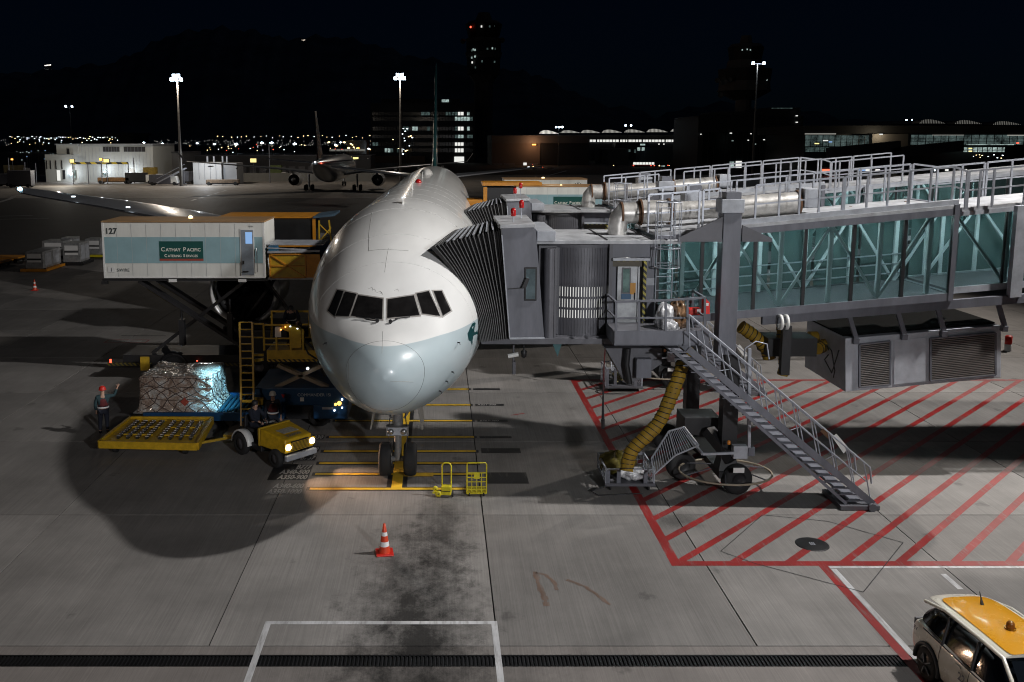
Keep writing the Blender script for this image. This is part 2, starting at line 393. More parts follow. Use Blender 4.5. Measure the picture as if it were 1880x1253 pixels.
# trench drain
yg0, yg1 = g(500, 1224).y, g(500, 1203).y
d1 = MB(); d1.box(-60, 60, YD0 + .02, yg0 - .01, -0.03, 0.002); struct(d1, 'drain_kerb', CONC2)
d2 = MB(); d2.box(-60, 60, yg1 + .01, YD1 - .02, -0.03, 0.002); struct(d2, 'drain_kerb', CONC2)
drain = thing('drain', 'x', 'x'); del drain['label']; del drain['category']; drain['kind'] = 'structure'
gb = MB(); gb.box(-60, 60, yg0, yg1, -0.034, -0.031); gb.build('drain_bed', 'black', drain)
gm = mat('grate_iron', (0.016, 0.016, 0.017), 0.45, metal=0.6, var=0.2)
gr = MB(); x = -14.0
while x < 14.5: gr.box(x, x + 0.035, yg0, yg1, -0.03, -0.002); x += 0.085
gr.box(-60, 60, yg0, yg0 + .03, -.03, 0.0); gr.box(-60, 60, yg1 - .03, yg1, -.03, 0.0); gr.box(-60, -14, yg0+.03, yg1-.03, -.03, -.004); gr.box(14.5, 60, yg0+.03, yg1-.03, -.03, -.004)
tag(gr.build('grate_bar', gm, drain), kind='stuff')

# ------------------------------------------------------------------ painted markings
def paint(name, col, wear=0.35, rough=0.55):
    m = bpy.data.materials.new(name); m.use_nodes = True
    n, l = m.node_tree.nodes, m.node_tree.links; b = n['Principled BSDF']; b.inputs['Roughness'].default_value = rough
    geo = n.new('ShaderNodeNewGeometry'); mp = n.new('ShaderNodeMapping'); mp.inputs['Scale'].default_value = (1, .12, 1)
    z = n.new('ShaderNodeTexNoise'); z.inputs['Scale'].default_value = 7; z.inputs['Detail'].default_value = 8; z.inputs['Roughness'].default_value = .75
    l.new(geo.outputs['Position'], mp.inputs[0]); l.new(mp.outputs[0], z.inputs[0])
    r = n.new('ShaderNodeMapRange'); r.inputs[1].default_value = 0.60 - wear * .3; r.inputs[2].default_value = 0.75; l.new(z.outputs[0], r.inputs[0])
    z2 = n.new('ShaderNodeTexNoise'); z2.inputs['Scale'].default_value = .8; z2.inputs['Detail'].default_value = 6; l.new(geo.outputs['Position'], z2.inputs[0])
    r2 = n.new('ShaderNodeMapRange'); r2.inputs[1].default_value = .3; r2.inputs[2].default_value = .7; r2.inputs[3].default_value = .6; r2.inputs[4].default_value = 1.1; l.new(z2.outputs[0], r2.inputs[0])
    mx = n.new('ShaderNodeMix'); mx.data_type = 'RGBA'; mx.inputs[6].default_value = (*col, 1); mx.inputs[7].default_value = (0.17, 0.155, 0.145, 1); l.new(r.outputs[0], mx.inputs[0])
    m2 = n.new('ShaderNodeMix'); m2.data_type = 'RGBA'; m2.blend_type = 'MULTIPLY'; m2.inputs[0].default_value = 1
    l.new(mx.outputs[2], m2.inputs[6]); l.new(r2.outputs[0], m2.inputs[7]); l.new(m2.outputs[2], b.inputs['Base Color']); return m
P_RED = paint('red_marking_paint', (0.25, 0.012, 0.011), 0.25); P_WHITE = paint('white_marking_paint', (0.55, 0.55, 0.56), 0.5)
P_YEL = paint('yellow_marking_paint', (0.80, 0.50, 0.03), 0.1); P_BLK = paint('black_marking_paint', (0.018, 0.018, 0.02), 0.15)
P_LET = paint('worn_lettering_paint', (0.50, 0.48, 0.46), 0.25)
def clip_poly(poly, x0, x1, y0, y1):
    def cl(p, f, inter):
        out = []
        for i in range(len(p)):
            a, c = p[i], p[(i+1) % len(p)]
            if f(a): out.append(a)
            if f(a) != f(c): out.append(inter(a, c))
        return out
    def ix(v): return lambda a, c: (v, a[1] + (c[1]-a[1]) * (v - a[0]) / (c[0]-a[0]))
    def iy(v): return lambda a, c: (a[0] + (c[0]-a[0]) * (v - a[1]) / (c[1]-a[1]), v)
    for f, it in ((lambda p: p[0] >= x0, ix(x0)), (lambda p: p[0] <= x1, ix(x1)), (lambda p: p[1] >= y0, iy(y0)), (lambda p: p[1] <= y1, iy(y1))):
        if poly: poly = cl(poly, f, it)
    return poly
def flat(mb, poly, z=0.004):
    mb.add([(p[0], p[1], z) for p in poly], [list(range(len(poly)))])
def rect(mb, x0, x1, y0, y1, z=0.004): flat(mb, [(x0, y0), (x1, y0), (x1, y1), (x0, y1)], z)
hx0, hy0, hy1 = 6.08, 22.48, 41.0
hat = MB()
rect(hat, hx0 - .13, hx0 + .13, hy0 - .13, hy1); rect(hat, hx0 + .13, 60, hy0 - .13, hy0 + .13); rect(hat, hx0 + .13, 60, hy1 - .2, hy1)
d = (0.717, 0.697); c = -20.0
while c < 62:
    w = 0.15
    p = [(c - w + hx0, hy0 - 0), (c + w + hx0, hy0 - 0), (c + w + hx0 + 40 * d[0] / d[1], hy0 + 40), (c - w + hx0 + 40 * d[0] / d[1], hy0 + 40)]
    p = clip_poly(p, hx0 + .13, 60, hy0 + .13, hy1 - .2)
    if len(p) > 2: flat(hat, p)
    c += 1.43
rect(hat, 9.72, 9.94, 14.0, YD0 - .0); rect(hat, 9.72, 9.94, YD0, hy0 - .13)
struct(hat, 'red_hatching', P_RED)
wh = MB()
rect(wh, 9.96, 10.10, 14.0, hy0 - .30); rect(wh, 9.96, 60, hy0 - .26, hy0 - .15)
for k in range(5):
    rect(wh, 12.6, 12.74, 21.9 - k * 2.1 - .8, 21.9 - k * 2.1)
a0 = g(487, 1143); a1 = g(913, 1143)
rect(wh, a0.x, a1.x, a0.y - .09, a0.y + .05); rect(wh, a0.x - .0, a0.x + .14, 12.5, a0.y - .09); rect(wh, a1.x - .14, a1.x, 12.5, a0.y - .09)
struct(wh, 'white_bay_lines', P_WHITE)
# nose-wheel stop bars: yellow with a black edge
LY = [898, 871, 851, 829, 803, 773, 744, 715]; gx = -1.37
bars_y, bars_b = MB(), MB()
for i, py in enumerate(LY):
    y = g(731, py).y; x0, x1 = gx - 2.72, gx + 2.62
    bars_y_w = .085
    rect(bars_b, x0 - .1, x1 + .1, y - .15, y + .15, 0.004); rect(bars_y, x0, x1, y - bars_y_w, y + bars_y_w, 0.008)
yA, yB = g(731, 898).y, g(731, 715).y + 20
rect(bars_b, gx - .32, gx + .32, yA + .15, yB, 0.0045); rect(bars_y, gx - .17, gx + .17, yA + .0755, yB, 0.0085)
rect(bars_y, gx + .18, gx + 1.15, g(731, 878).y + .12, g(731, 878).y + .45, 0.0125)
struct(bars_b, 'stop_bar_edges', P_BLK); struct(bars_y, 'stop_bars', P_YEL)
pt = MB()
lab = [(898, ['A340-600', 'A350-1000'], False), (867, ['B777', 'A340-500', 'A350-900'], True), (841, ['B757'], True), (825, ['A340'], True), (803, ['A330'], True), (773, ['B747'], True)]
tb = MB()
for py, names, dark in lab:
    y = g(560, py).y; n = len(names); w = 1.25 if n > 1 else 0.75
    xr = gx - 2.95
    if dark: rect(pt, xr - w, xr + .05, y - .48 * (n - 1) * .5 - .27, y + .48 * (n - 1) * .5 + .27, 0.004)
    for j, t in enumerate(names):
        me = text_mesh(t, 0.42, 0.18, 'RIGHT', 0.015); yy = y + (n - 1) * .24 - j * .48 - .18
        tb.add([(v.co.x * .56 + xr, v.co.y * 1.25 + yy, 0.009) for v in me.vertices], [list(p.vertices) for p in me.polygons]); bpy.data.meshes.remove(me)
for py, t in ((715, ''), (744, 'A321-200'), (773, 'B767-300'), (803, ''), (828, ''), (878, '')):
    y = g(900, py).y; x0 = gx + 2.82; h = .14 if py < 810 else .26 if py < 850 else .5
    rect(pt, x0, x0 + 1.18 + (.2 if h > .2 else 0), y - h, y + h, 0.004)
    if t:
        me = text_mesh(t, 0.24, 0.2, 'LEFT', 0.004)
        tb.add([(v.co.x * .8 + x0 + .08, v.co.y + y - .08, 0.009) for v in me.vertices], [list(p.vertices) for p in me.polygons]); bpy.data.meshes.remove(me)
# red framed notice painted by the truck and the curved white taxi line
rf = MB(); c0 = g(233, 627)
for (ax, bx, ay, by) in ((-1.15, 1.15, .32, .4), (-1.15, 1.15, -.4, -.32), (-1.15, -1.07, -.32, .32), (1.07, 1.15, -.32, .32)):
    rect(rf, c0.x + ax, c0.x + bx, c0.y + ay, c0.y + by)
mk = g(950, 761); flat(rf, [(mk.x - .3, mk.y - .12), (mk.x - .24, mk.y - .16), (mk.x + .3, mk.y + .08), (mk.x + .26, mk.y + .14)])
struct(rf, 'red_notice_frame', P_RED)
me = text_mesh('NO SMOKING', 0.3, 0, 'CENTER', 0.01); me2 = None
tb.add([(v.co.x * .85 + c0.x, v.co.y + c0.y - .1, 0.008) for v in me.vertices], [list(p.vertices) for p in me.polygons]); bpy.data.meshes.remove(me)
c1 = g(250, 618)
rect(pt, c1.x - .9, c1.x + 1.6, c1.y - .1 + .15, c1.y + .12 + .15, .004)
struct(pt, 'black_marking_patches', P_BLK); struct(tb, 'stand_lettering', P_LET)
tl = MB()
def ribbon(pts, w, mb, z=0.004):
    for i in range(len(pts) - 1):
        a, b_ = Vector(pts[i]).to_2d(), Vector(pts[i+1]).to_2d(); dd = (b_ - a).normalized(); nn = Vector((-dd.y, dd.x)) * w / 2
        flat(mb, [a - nn, b_ - nn, b_ + nn, a + nn], z)
ribbon([g(px, py) for px, py in ((-60, 385), (-20, 376), (0, 371), (14, 367), (22, 364), (25, 361), (22, 359.5), (10, 361), (40, 359), (60, 358.6))], .9, tl, 0.003)
for k in range(5): 
    a = g(352 + k * 14, 368.5 - k * 4.2); b_ = g(360 + k * 14, 366.2 - k * 4.2); ribbon([a, b_], .55, tl, .003)
ribbon([g(-80, 399), g(60, 396)], .5, tl, 0.003); ribbon([g(-80, 405), g(90, 401)], .35, tl, .003)
ribbon([g(850, 333), g(990, 327), g(1040, 314)], 1.0, tl, 0.003)
struct(tl, 'taxi_lines', P_WHITE)
# saw-cut patch with the manhole
cut = MB(); pg = [g(*p) for p in ((1323, 1013), (1400, 946), (1520, 958), (1658, 997), (1585, 1088), (1385, 1035))]
ribbon(pg + [pg[0]], .022, cut, 0.0095); struct(cut, 'saw_cut_joints', P_BLK)
mh = g(1491, 1000); mhb = MB(); mhb.lathe([(0.0, .02), (.40, .02), (.43, .012), (.44, 0)], mh, n=32); 
mo = solo(mhb, 'manhole_cover', mat('cast_iron', (.012, .012, .013), .5, metal=.3, var=.2), 'round black iron manhole cover inside the red hatching', 'manhole cover', origin=mh)
le = MB()
for k in (-1, 0, 1): le.box(.05 * k - .012, .05 * k + .012, -.08, .08, .0205, .026)
le.build('cast_mark', 'rail', mo, world=False)
# reddish spill
sp = MB(); SPL = paint('dried_spill', (0.15, 0.095, 0.07), 0.6)
for path, w in (([(983, 1050), (990, 1075), (1000, 1095), (1007, 1118)], .13), ([(985, 1052), (1002, 1056), (1018, 1070), (1026, 1088)], .10), ([(1040, 1065), (1075, 1078), (1100, 1095), (1125, 1115)], .09)):
    pts = []
    for i in range(len(path) - 1):
        for t in range(4):
            a = path[i][0] + (path[i+1][0] - path[i][0]) * t / 4 + random.uniform(-2, 2); b_ = path[i][1] + (path[i+1][1] - path[i][1]) * t / 4
            pts.append(g(a, b_))
    for i in range(len(pts) - 1):
        ww = w * random.uniform(.5, 1.3); ribbon([pts[i], pts[i] + (pts[i+1] - pts[i]) * 1.15], ww, sp, 0.0035 + i * .0002)
struct(sp, 'spill_stain', SPL)
# ================================================================== THE AIRLINER
def interp(tab, s):
    """smooth (Catmull-Rom) interpolation of a station table"""
    if s <= tab[0][0]: return list(tab[0][1:])
    for i in range(len(tab) - 1):
        if s <= tab[i+1][0]:
            p1, p2 = tab[i], tab[i+1]; p0 = tab[max(i-1, 0)]; p3 = tab[min(i+2, len(tab)-1)]
            t = (s - p1[0]) / (p2[0] - p1[0]); out = []
            for k in range(1, len(p1)):
                h = p2[0] - p1[0]
                m1 = (p2[k] - p0[k]) / max(p2[0] - p0[0], 1e-6) * h; m2 = (p3[k] - p1[k]) / max(p3[0] - p1[0], 1e-6) * h
                if i == 0: m1 = (p2[k] - p1[k])
                out.append((2*t**3 - 3*t*t + 1) * p1[k] + (t**3 - 2*t*t + t) * m1 + (-2*t**3 + 3*t*t) * p2[k] + (t**3 - t*t) * m2)
            return out
    return list(tab[-1][1:])
# s (m aft of the nose tip), top z, bottom z, half width, z of widest point
T777 = [(0.00, 4.78, 4.72, 0.03, 4.75), (0.05, 5.02, 4.48, .27, 4.75), (0.20, 5.23, 4.20, .52, 4.75), (0.45, 5.46, 3.90, .80, 4.77), (0.80, 5.62, 3.66, 1.08, 4.80), (1.30, 5.80, 3.42, 1.38, 4.86),
        (2.00, 6.02, 3.20, 1.72, 4.96), (2.50, 6.35, 3.06, 1.94, 5.03), (3.00, 6.75, 2.96, 2.13, 5.10), (3.60, 7.12, 2.86, 2.33, 5.17), (4.50, 7.55, 2.74, 2.57, 5.27), (6.00, 8.05, 2.62, 2.84, 5.40),
        (8.00, 8.45, 2.54, 3.03, 5.52), (10.5, 8.68, 2.50, 3.10, 5.60), (14, 8.70, 2.50, 3.10, 5.60), (50, 8.70, 2.50, 3.10, 5.60), (56, 8.68, 3.1, 2.95, 5.85), (62, 8.5, 4.4, 2.35, 6.4), (68, 8.1, 6.0, 1.35, 7.0), (72.5, 7.75, 7.0, .5, 7.4), (73.9, 7.6, 7.25, .12, 7.42)]
def ring_at(tab, s, n, sc=1.0):
    zt, zb, w, zc = interp(tab, s); out = []
    for k in range(n):
        a = 2 * math.pi * k / n; c, si = math.cos(a), math.sin(a)
        h = (zt - zc) if si >= 0 else (zc - zb)
        out.append(Vector((w * c, s, zc + h * si)))
    return out
def livery_mat(name, ztop, up=(0.80, 0.80, 0.785), low=(0.46, 0.545, 0.575), belly=(0.30, 0.32, 0.33), zb=2.9):
    m = bpy.data.materials.new(name); m.use_nodes = True
    n, l = m.node_tree.nodes, m.node_tree.links; b = n['Principled BSDF']
    b.inputs['Roughness'].default_value = 0.33; b.inputs['Coat Weight'].default_value = 0.55; b.inputs['Coat Roughness'].default_value = 0.07
    tc = n.new('ShaderNodeTexCoord'); sx = n.new('ShaderNodeSeparateXYZ'); l.new(tc.outputs['Object'], sx.inputs[0])
    def step(z0, wd):
        r = n.new('ShaderNodeMapRange'); r.inputs[1].default_value = z0 - wd; r.inputs[2].default_value = z0 + wd; l.new(sx.outputs[2], r.inputs[0]); return r.outputs[0]
    m1 = n.new('ShaderNodeMix'); m1.data_type = 'RGBA'; l.new(step(zb, .01), m1.inputs[0]); m1.inputs[6].default_value = (*belly, 1); m1.inputs[7].default_value = (*low, 1)
    m2 = n.new('ShaderNodeMix'); m2.data_type = 'RGBA'; l.new(step(ztop, .008), m2.inputs[0]); l.new(m1.outputs[2], m2.inputs[6]); m2.inputs[7].default_value = (*up, 1)
    mp = n.new('ShaderNodeMapping'); mp.inputs['Scale'].default_value = (1, .25, 1); l.new(tc.outputs['Object'], mp.inputs[0])
    z = n.new('ShaderNodeTexNoise'); z.inputs['Scale'].default_value = 1.6; z.inputs['Detail'].default_value = 8; l.new(mp.outputs[0], z.inputs[0])
    r = n.new('ShaderNodeMapRange'); r.inputs[1].default_value = .3; r.inputs[2].default_value = .7; r.inputs[3].default_value = .93; r.inputs[4].default_value = 1.02; l.new(z.outputs[0], r.inputs[0])
    m3 = n.new('ShaderNodeMix'); m3.data_type = 'RGBA'; m3.blend_type = 'MULTIPLY'; m3.inputs[0].default_value = 1; l.new(m2.outputs[2], m3.inputs[6]); l.new(r.outputs[0], m3.inputs[7])
    l.new(m3.outputs[2], b.inputs['Base Color']); return m
LIV = livery_mat('airliner_livery', 5.50)
PLANE_TH = -0.0148
PG = g(731, 872)               # where the nose wheel stands
plane = thing('airliner', 'large white and pale blue-grey airliner parked nose-on at the jet bridge', 'airliner', PG, PLANE_TH)
PM = ROOTM['airliner']; S0 = -5.89
def stations(tab, L):
    s, out = 0.0, []
    for s_ in [0, .02, .05, .1, .17, .26, .36, .5, .65, .8, 1.0, 1.2, 1.45, 1.7, 1.95, 2.2, 2.45, 2.7, 2.95, 3.2, 3.5, 3.8, 4.1, 4.5, 5, 5.5, 6, 6.6, 7.2, 8, 9, 10.5, 12, 14]: out.append(s_)
    s = 17
    while s < 50: out.append(s); s += 3
    return out + [50, 53, 56, 59, 62, 65, 68, 70, 72, 73.3, 73.9]
NR = 72
rings = [[v + Vector((0, S0, 0)) for v in ring_at(T777, s, NR)] for s in stations(T777, 73.9)]
fb = MB(); fb.loft(rings, cap=True)
BV = BVHTree.FromPolygons([tuple(v) for v in fb.v], fb.f)
fuselage = fb.build('fuselage', LIV, plane, world=False)
PMI = PM.inverted(); CAMP = Vector((0, 0, HC))
def onskin(px, py, off=0.006):
    o = PMI @ CAMP; d = (PMI.to_3x3() @ ray(px, py)).normalized()
    h = BV.ray_cast(o, d)
    if h[0] is None: return None
    nn = h[1] if h[1].dot(d) < 0 else -h[1]
    return h[0] + nn * off
def skin_patch(mb, quad, off, N=7):
    """quad: px corners TL, TR, BR, BL of the photograph"""
    vs = []
    for j in range(N):
        for i in range(N):
            u, v = i / (N-1), j / (N-1)
            a = Vector(quad[0]).lerp(Vector(quad[1]), u); b_ = Vector(quad[3]).lerp(Vector(quad[2]), u); p = a.lerp(b_, v)
            r = onskin(p.x, p.y, off); vs.append(r if r else vs[-1])
    mb.add(vs, [(j*N + i, j*N + i + 1, (j+1)*N + i + 1, (j+1)*N + i) for j in range(N-1) for i in range(N-1)], 0, True)
def grow(quad, e):
    c = sum((Vector(p) for p in quad), Vector((0, 0))) / 4
    out = []
    for i in range(4):
        p, a, b_ = Vector(quad[i]), Vector(quad[i-1]), Vector(quad[(i+1) % 4])
        out.append(tuple(p + (p - a).normalized() * e + (p - b_).normalized() * e))
    return out
WIN = [((620, 534), (630.5, 535.5), (614.5, 581), (603.5, 571)), ((634.5, 537), (654, 541), (640.5, 581), (617.5, 580)), ((658.5, 543.5), (702, 550), (701, 586.5), (646, 580)),
       ((712.5, 551), (759, 544), (769, 579), (712, 584)), ((765.5, 540.5), (786.5, 536), (807, 580.5), (776, 576)), ((796.5, 536), (810, 535.5), (826.5, 571), (813, 580))]
GASK = mat('windshield_gasket', (0.34, 0.32, 0.30), 0.5, var=.1)
for w_ in WIN:
    f = MB(); skin_patch(f, grow(w_, 3.2), .010, 9); fo = f.build('windshield_frame', GASK, plane, world=False)
    k = MB(); skin_patch(k, grow(w_, .9), .016, 9); k.build('gasket', 'black', fo, world=False)
    k = MB(); skin_patch(k, w_, .022, 9); k.build('pane', mat('cockpit_glass', (.014, .013, .013), .06, var=.35, scale=2, spec=.8), fo, world=False)
# wipers
for pts in (((664, 583), (690, 586), (712, 590)), ):
    pass
for arm, blade in ((((693, 592), (670, 588)), ((655, 584), (690, 588))), (((717, 594), (730, 588)), ((725, 588), (752, 584)))):
    wmb = MB()
    for a, b_ in (arm, blade):
        p = [onskin(a[0] + (b_[0]-a[0]) * t / 4, a[1] + (b_[1]-a[1]) * t / 4, .04) for t in range(5)]
        wmb.tube(p, .016, 6)
    a0_ = onskin(*arm[0], .03); wmb.cyl(a0_, a0_ + Vector((0, -.05, .05)), .05, n=8)
    wmb.build('wiper', 'black', plane, world=False)
# radome seam and other skin seams
SEAM = mat('panel_seam', (0.10, 0.10, 0.10), .6, var=0)
def seam_ring(s, r=.008, zmin=-9, name='radome_seam'):
    pts = [v + Vector((0, S0, 0)) for v in ring_at(T777, s, 90)]; pts.append(pts[0].copy()); mb = MB(); mb.tube(pts, r, 4, sm=False); mb.build(name, SEAM if s < 1 else mat('lap_shade', (.5, .5, .49), .5, var=0), plane, world=False)
seam_ring(.74, .0045)
def seam_px(pts, r=.005, name='skin_seam', m=SEAM):
    P = []
    for i in range(len(pts) - 1):
        for t in range(8):
            p = onskin(pts[i][0] + (pts[i+1][0] - pts[i][0]) * t / 8, pts[i][1] + (pts[i+1][1] - pts[i][1]) * t / 8, .001)
            if p: P.append(p)
    if len(P) > 1: mb = MB(); mb.tube(P, r, 4, sm=False); mb.build(name, m, plane, world=False)
SEAM2 = mat('faint_seam', (0.28, 0.28, 0.27), .5, var=0)
seam_px([(684, 385), (677, 430), (677, 461), (700, 458), (757, 461)], .006, m=SEAM2); seam_px([(713, 456), (709, 480), (706, 503)], .006, m=SEAM2)
seam_px([(716, 700), (765, 702)], .006, m=SEAM2); seam_px([(703, 609), (701, 655)], .006, m=SEAM2); seam_px([(590, 470), (583, 540), (585, 590)], .006, m=SEAM2)
seam_px([(640, 660), (641, 735)], .005, m=SEAM2)
for s_ in (3.9, 5.6, 8.6, 11.4, 14.2, 17.9, 21, 24): seam_ring(s_, .0035, name='skin_lap')
for (px, py, l_) in ((676, 531, 7), (683, 534, 5), (691, 538, 8), (697, 540, 4), (724, 534, 6)):
    seam_px([(px, py), (px + l_, py - 3), (px + l_ + 2, py + 2)], .005, 'scuff_mark', SEAM2)
# pitot probes, vanes, lamp
for (px, py) in ((840, 629), (829, 683), (818, 700), (600, 630), (806, 718)):
    p = onskin(px, py, 0.0)
    if p:
        pm = MB(); pm.cyl(p, p + Vector((.06 if px > 700 else -.06, -.05, 0)), .018, n=6); pm.tube([p + Vector((.06 if px > 700 else -.06, -.05, 0)), p + Vector((.07 if px > 700 else -.07, -.24, 0))], .012, 6)
        pm.build('pitot_probe', 'black', plane, world=False)
# dark teal paint patch aft of the nose on the bridge side (edge of the tail-side motif)
tp = MB(); vs = []; TEAL = mat('dark_teal_paint', (0.0, 0.05, 0.055), .35, var=.05, coat=.4)
poly = [(867, 594), (862, 604), (858, 613), (860, 624), (866, 633), (875, 639), (877, 612), (872, 592)]
pp = [onskin(x, y, .008) for x, y in poly]; pp = [p for p in pp if p]
if len(pp) > 3:
    cpt = onskin(868, 616, .01); tp.add(pp + [cpt], [(i, (i+1) % len(pp), len(pp)) for i in range(len(pp))], 0, True); tp.build('livery_motif', TEAL, plane, world=False)
# antennas on the crown, anti-collision lamp
def skin_top(s): return interp(T777, s)[0]
for s, h in ((9.5, .28), (17, .42), (30, .35)):
    a = MB(); z = skin_top(s); y = s + S0
    a.hexa([(-.02, y, z - .05), (.02, y, z - .05), (.02, y + .5, z - .05), (-.02, y + .5, z - .05)], [(-.012, y + .25, z + h), (.012, y + .25, z + h), (.012, y + .5, z + h), (-.012, y + .5, z + h)]); a.build('blade_antenna', 'white', plane, world=False)
a = MB(); z = skin_top(24); a.lathe([(.16, z - .06), (.16, z + .06), (.1, z + .16), (0, z + .19)], (0, 24 + S0, 0), n=12); a.build('beacon', 'redglow', plane, world=False)
a = MB(); z = skin_top(36); y = 36 + S0; a.loft([[Vector((.45 * w * math.cos(t), y + dy, z - .15 + (.15 + h) * max(0, math.sin(t)))) for t in [math.pi * k / 10 for k in range(11)]] for dy, w, h in ((0, .2, .0), (.5, .7, .22), (1.5, 1, .34), (2.6, .8, .25), (3.6, .2, 0))], closed=False); a.build('satcom_fairing', 'white', plane, world=False)
# cabin windows and doors, both sides
wm = MB(); wm.lathe([(0, .0), (.1, 0), (.125, -.004)], n=10); wm.v = [Vector((0.0, v.x * 1.0, v.y * 1.45)) + Vector((v.z, 0, 0)) for v in wm.v]
wmesh = wm.mesh('cabin_window', 'glass_dark')
for side in (-1, 1):
    s = 9.4
    while s < 62:
        if not any(abs(s - d_) < .8 for d_ in (17.2, 29.5, 43.0, 56.5)):
            zt, zb_, w_, zc = interp(T777, s); h = 6.35; a = math.asin(min(1, (h - zc) / (zt - zc))); xx = w_ * math.cos(a)
            o = bpy.data.objects.new('cabin_window', wmesh); COL.objects.link(o); o.parent = plane
            o.location = (side * (xx + .006), s + S0, h); o.rotation_euler = (0, -side * a * .85 + (math.pi if side < 0 else 0) * 0, 0)
        s += .56 if s < 34 else 1.12
    for s_, zt_ in ((6.6, 0), (17.2, 0), (29.5, 0), (43.0, 0), (56.5, 0)):
        d_ = MB(); pts = []
        for (ds, z_) in ((-.53, 5.0), (.53, 5.0), (.53, 6.95), (-.53, 6.95), (-.53, 5.0)):
            for t in range(6):
                pts.append((ds, z_))
        prof = []
        for i, (ds, z_) in enumerate([(-.53, 5.0), (.53, 5.0), (.53, 5.7), (.53, 6.4), (.53, 6.95), (-.53, 6.95), (-.53, 6.4), (-.53, 5.7), (-.53, 5.0)]):
            zt, zb_, w_, zc = interp(T777, s_ + ds); hh = (zt - zc) if z_ > zc else (zc - zb_); a = math.asin(max(-1, min(1, (z_ - zc) / hh)))
            prof.append(Vector((side * (w_ * math.cos(a) + .003), s_ + ds + S0, z_)))
        d_.tube(prof, .014, 4, sm=False); d_.build('door_outline', SEAM2, plane, world=False)
# wings
def wing_loft(mb, secs, n=14):
    """secs: (x, leading y, trailing y, z, thickness)"""
    rings_ = []
    for x, yl, yt, z, th in secs:
        r = []; c = yt - yl
        for k in range(n):
            t = k / (n // 2) if k <= n // 2 else 2 - k / (n // 2)
            yy = yl + c * (t ** 1.6 if t < 1 else 1); h = th * (1.48 * math.sqrt(max(t ** 1.6, 0)) * (1 - t ** 1.6) ** .8)
            r.append(Vector((x, yy, z + (h * .62 if k < n // 2 else -h * .45))))
        rings_.append(r)
    mb.loft(rings_, cap=True)
WMAT = mat('wing_grey', (0.34, 0.35, 0.37), 0.3, metal=.25, var=.1, scale=1.2, coat=.2)
BARE = mat('bare_leading_edge', (0.55, 0.55, 0.56), 0.22, metal=.85, var=.08, scale=2)
SECS = [(1.5, 23.0, 37.6, 4.1, 1.7), (3.1, 24.6, 37.6, 4.25, 1.5), (7, 27.6, 37.9, 4.75, 1.15), (10.5, 30.2, 38.5, 5.25, .9), (16, 34.2, 41.6, 5.9, .62), (22, 38.6, 45.0, 6.4, .45), (28, 43.0, 48.2, 6.8, .32), (30.4, 45.2, 49.6, 6.95, .24), (32.4, 48.6, 50.9, 7.05, .1)]
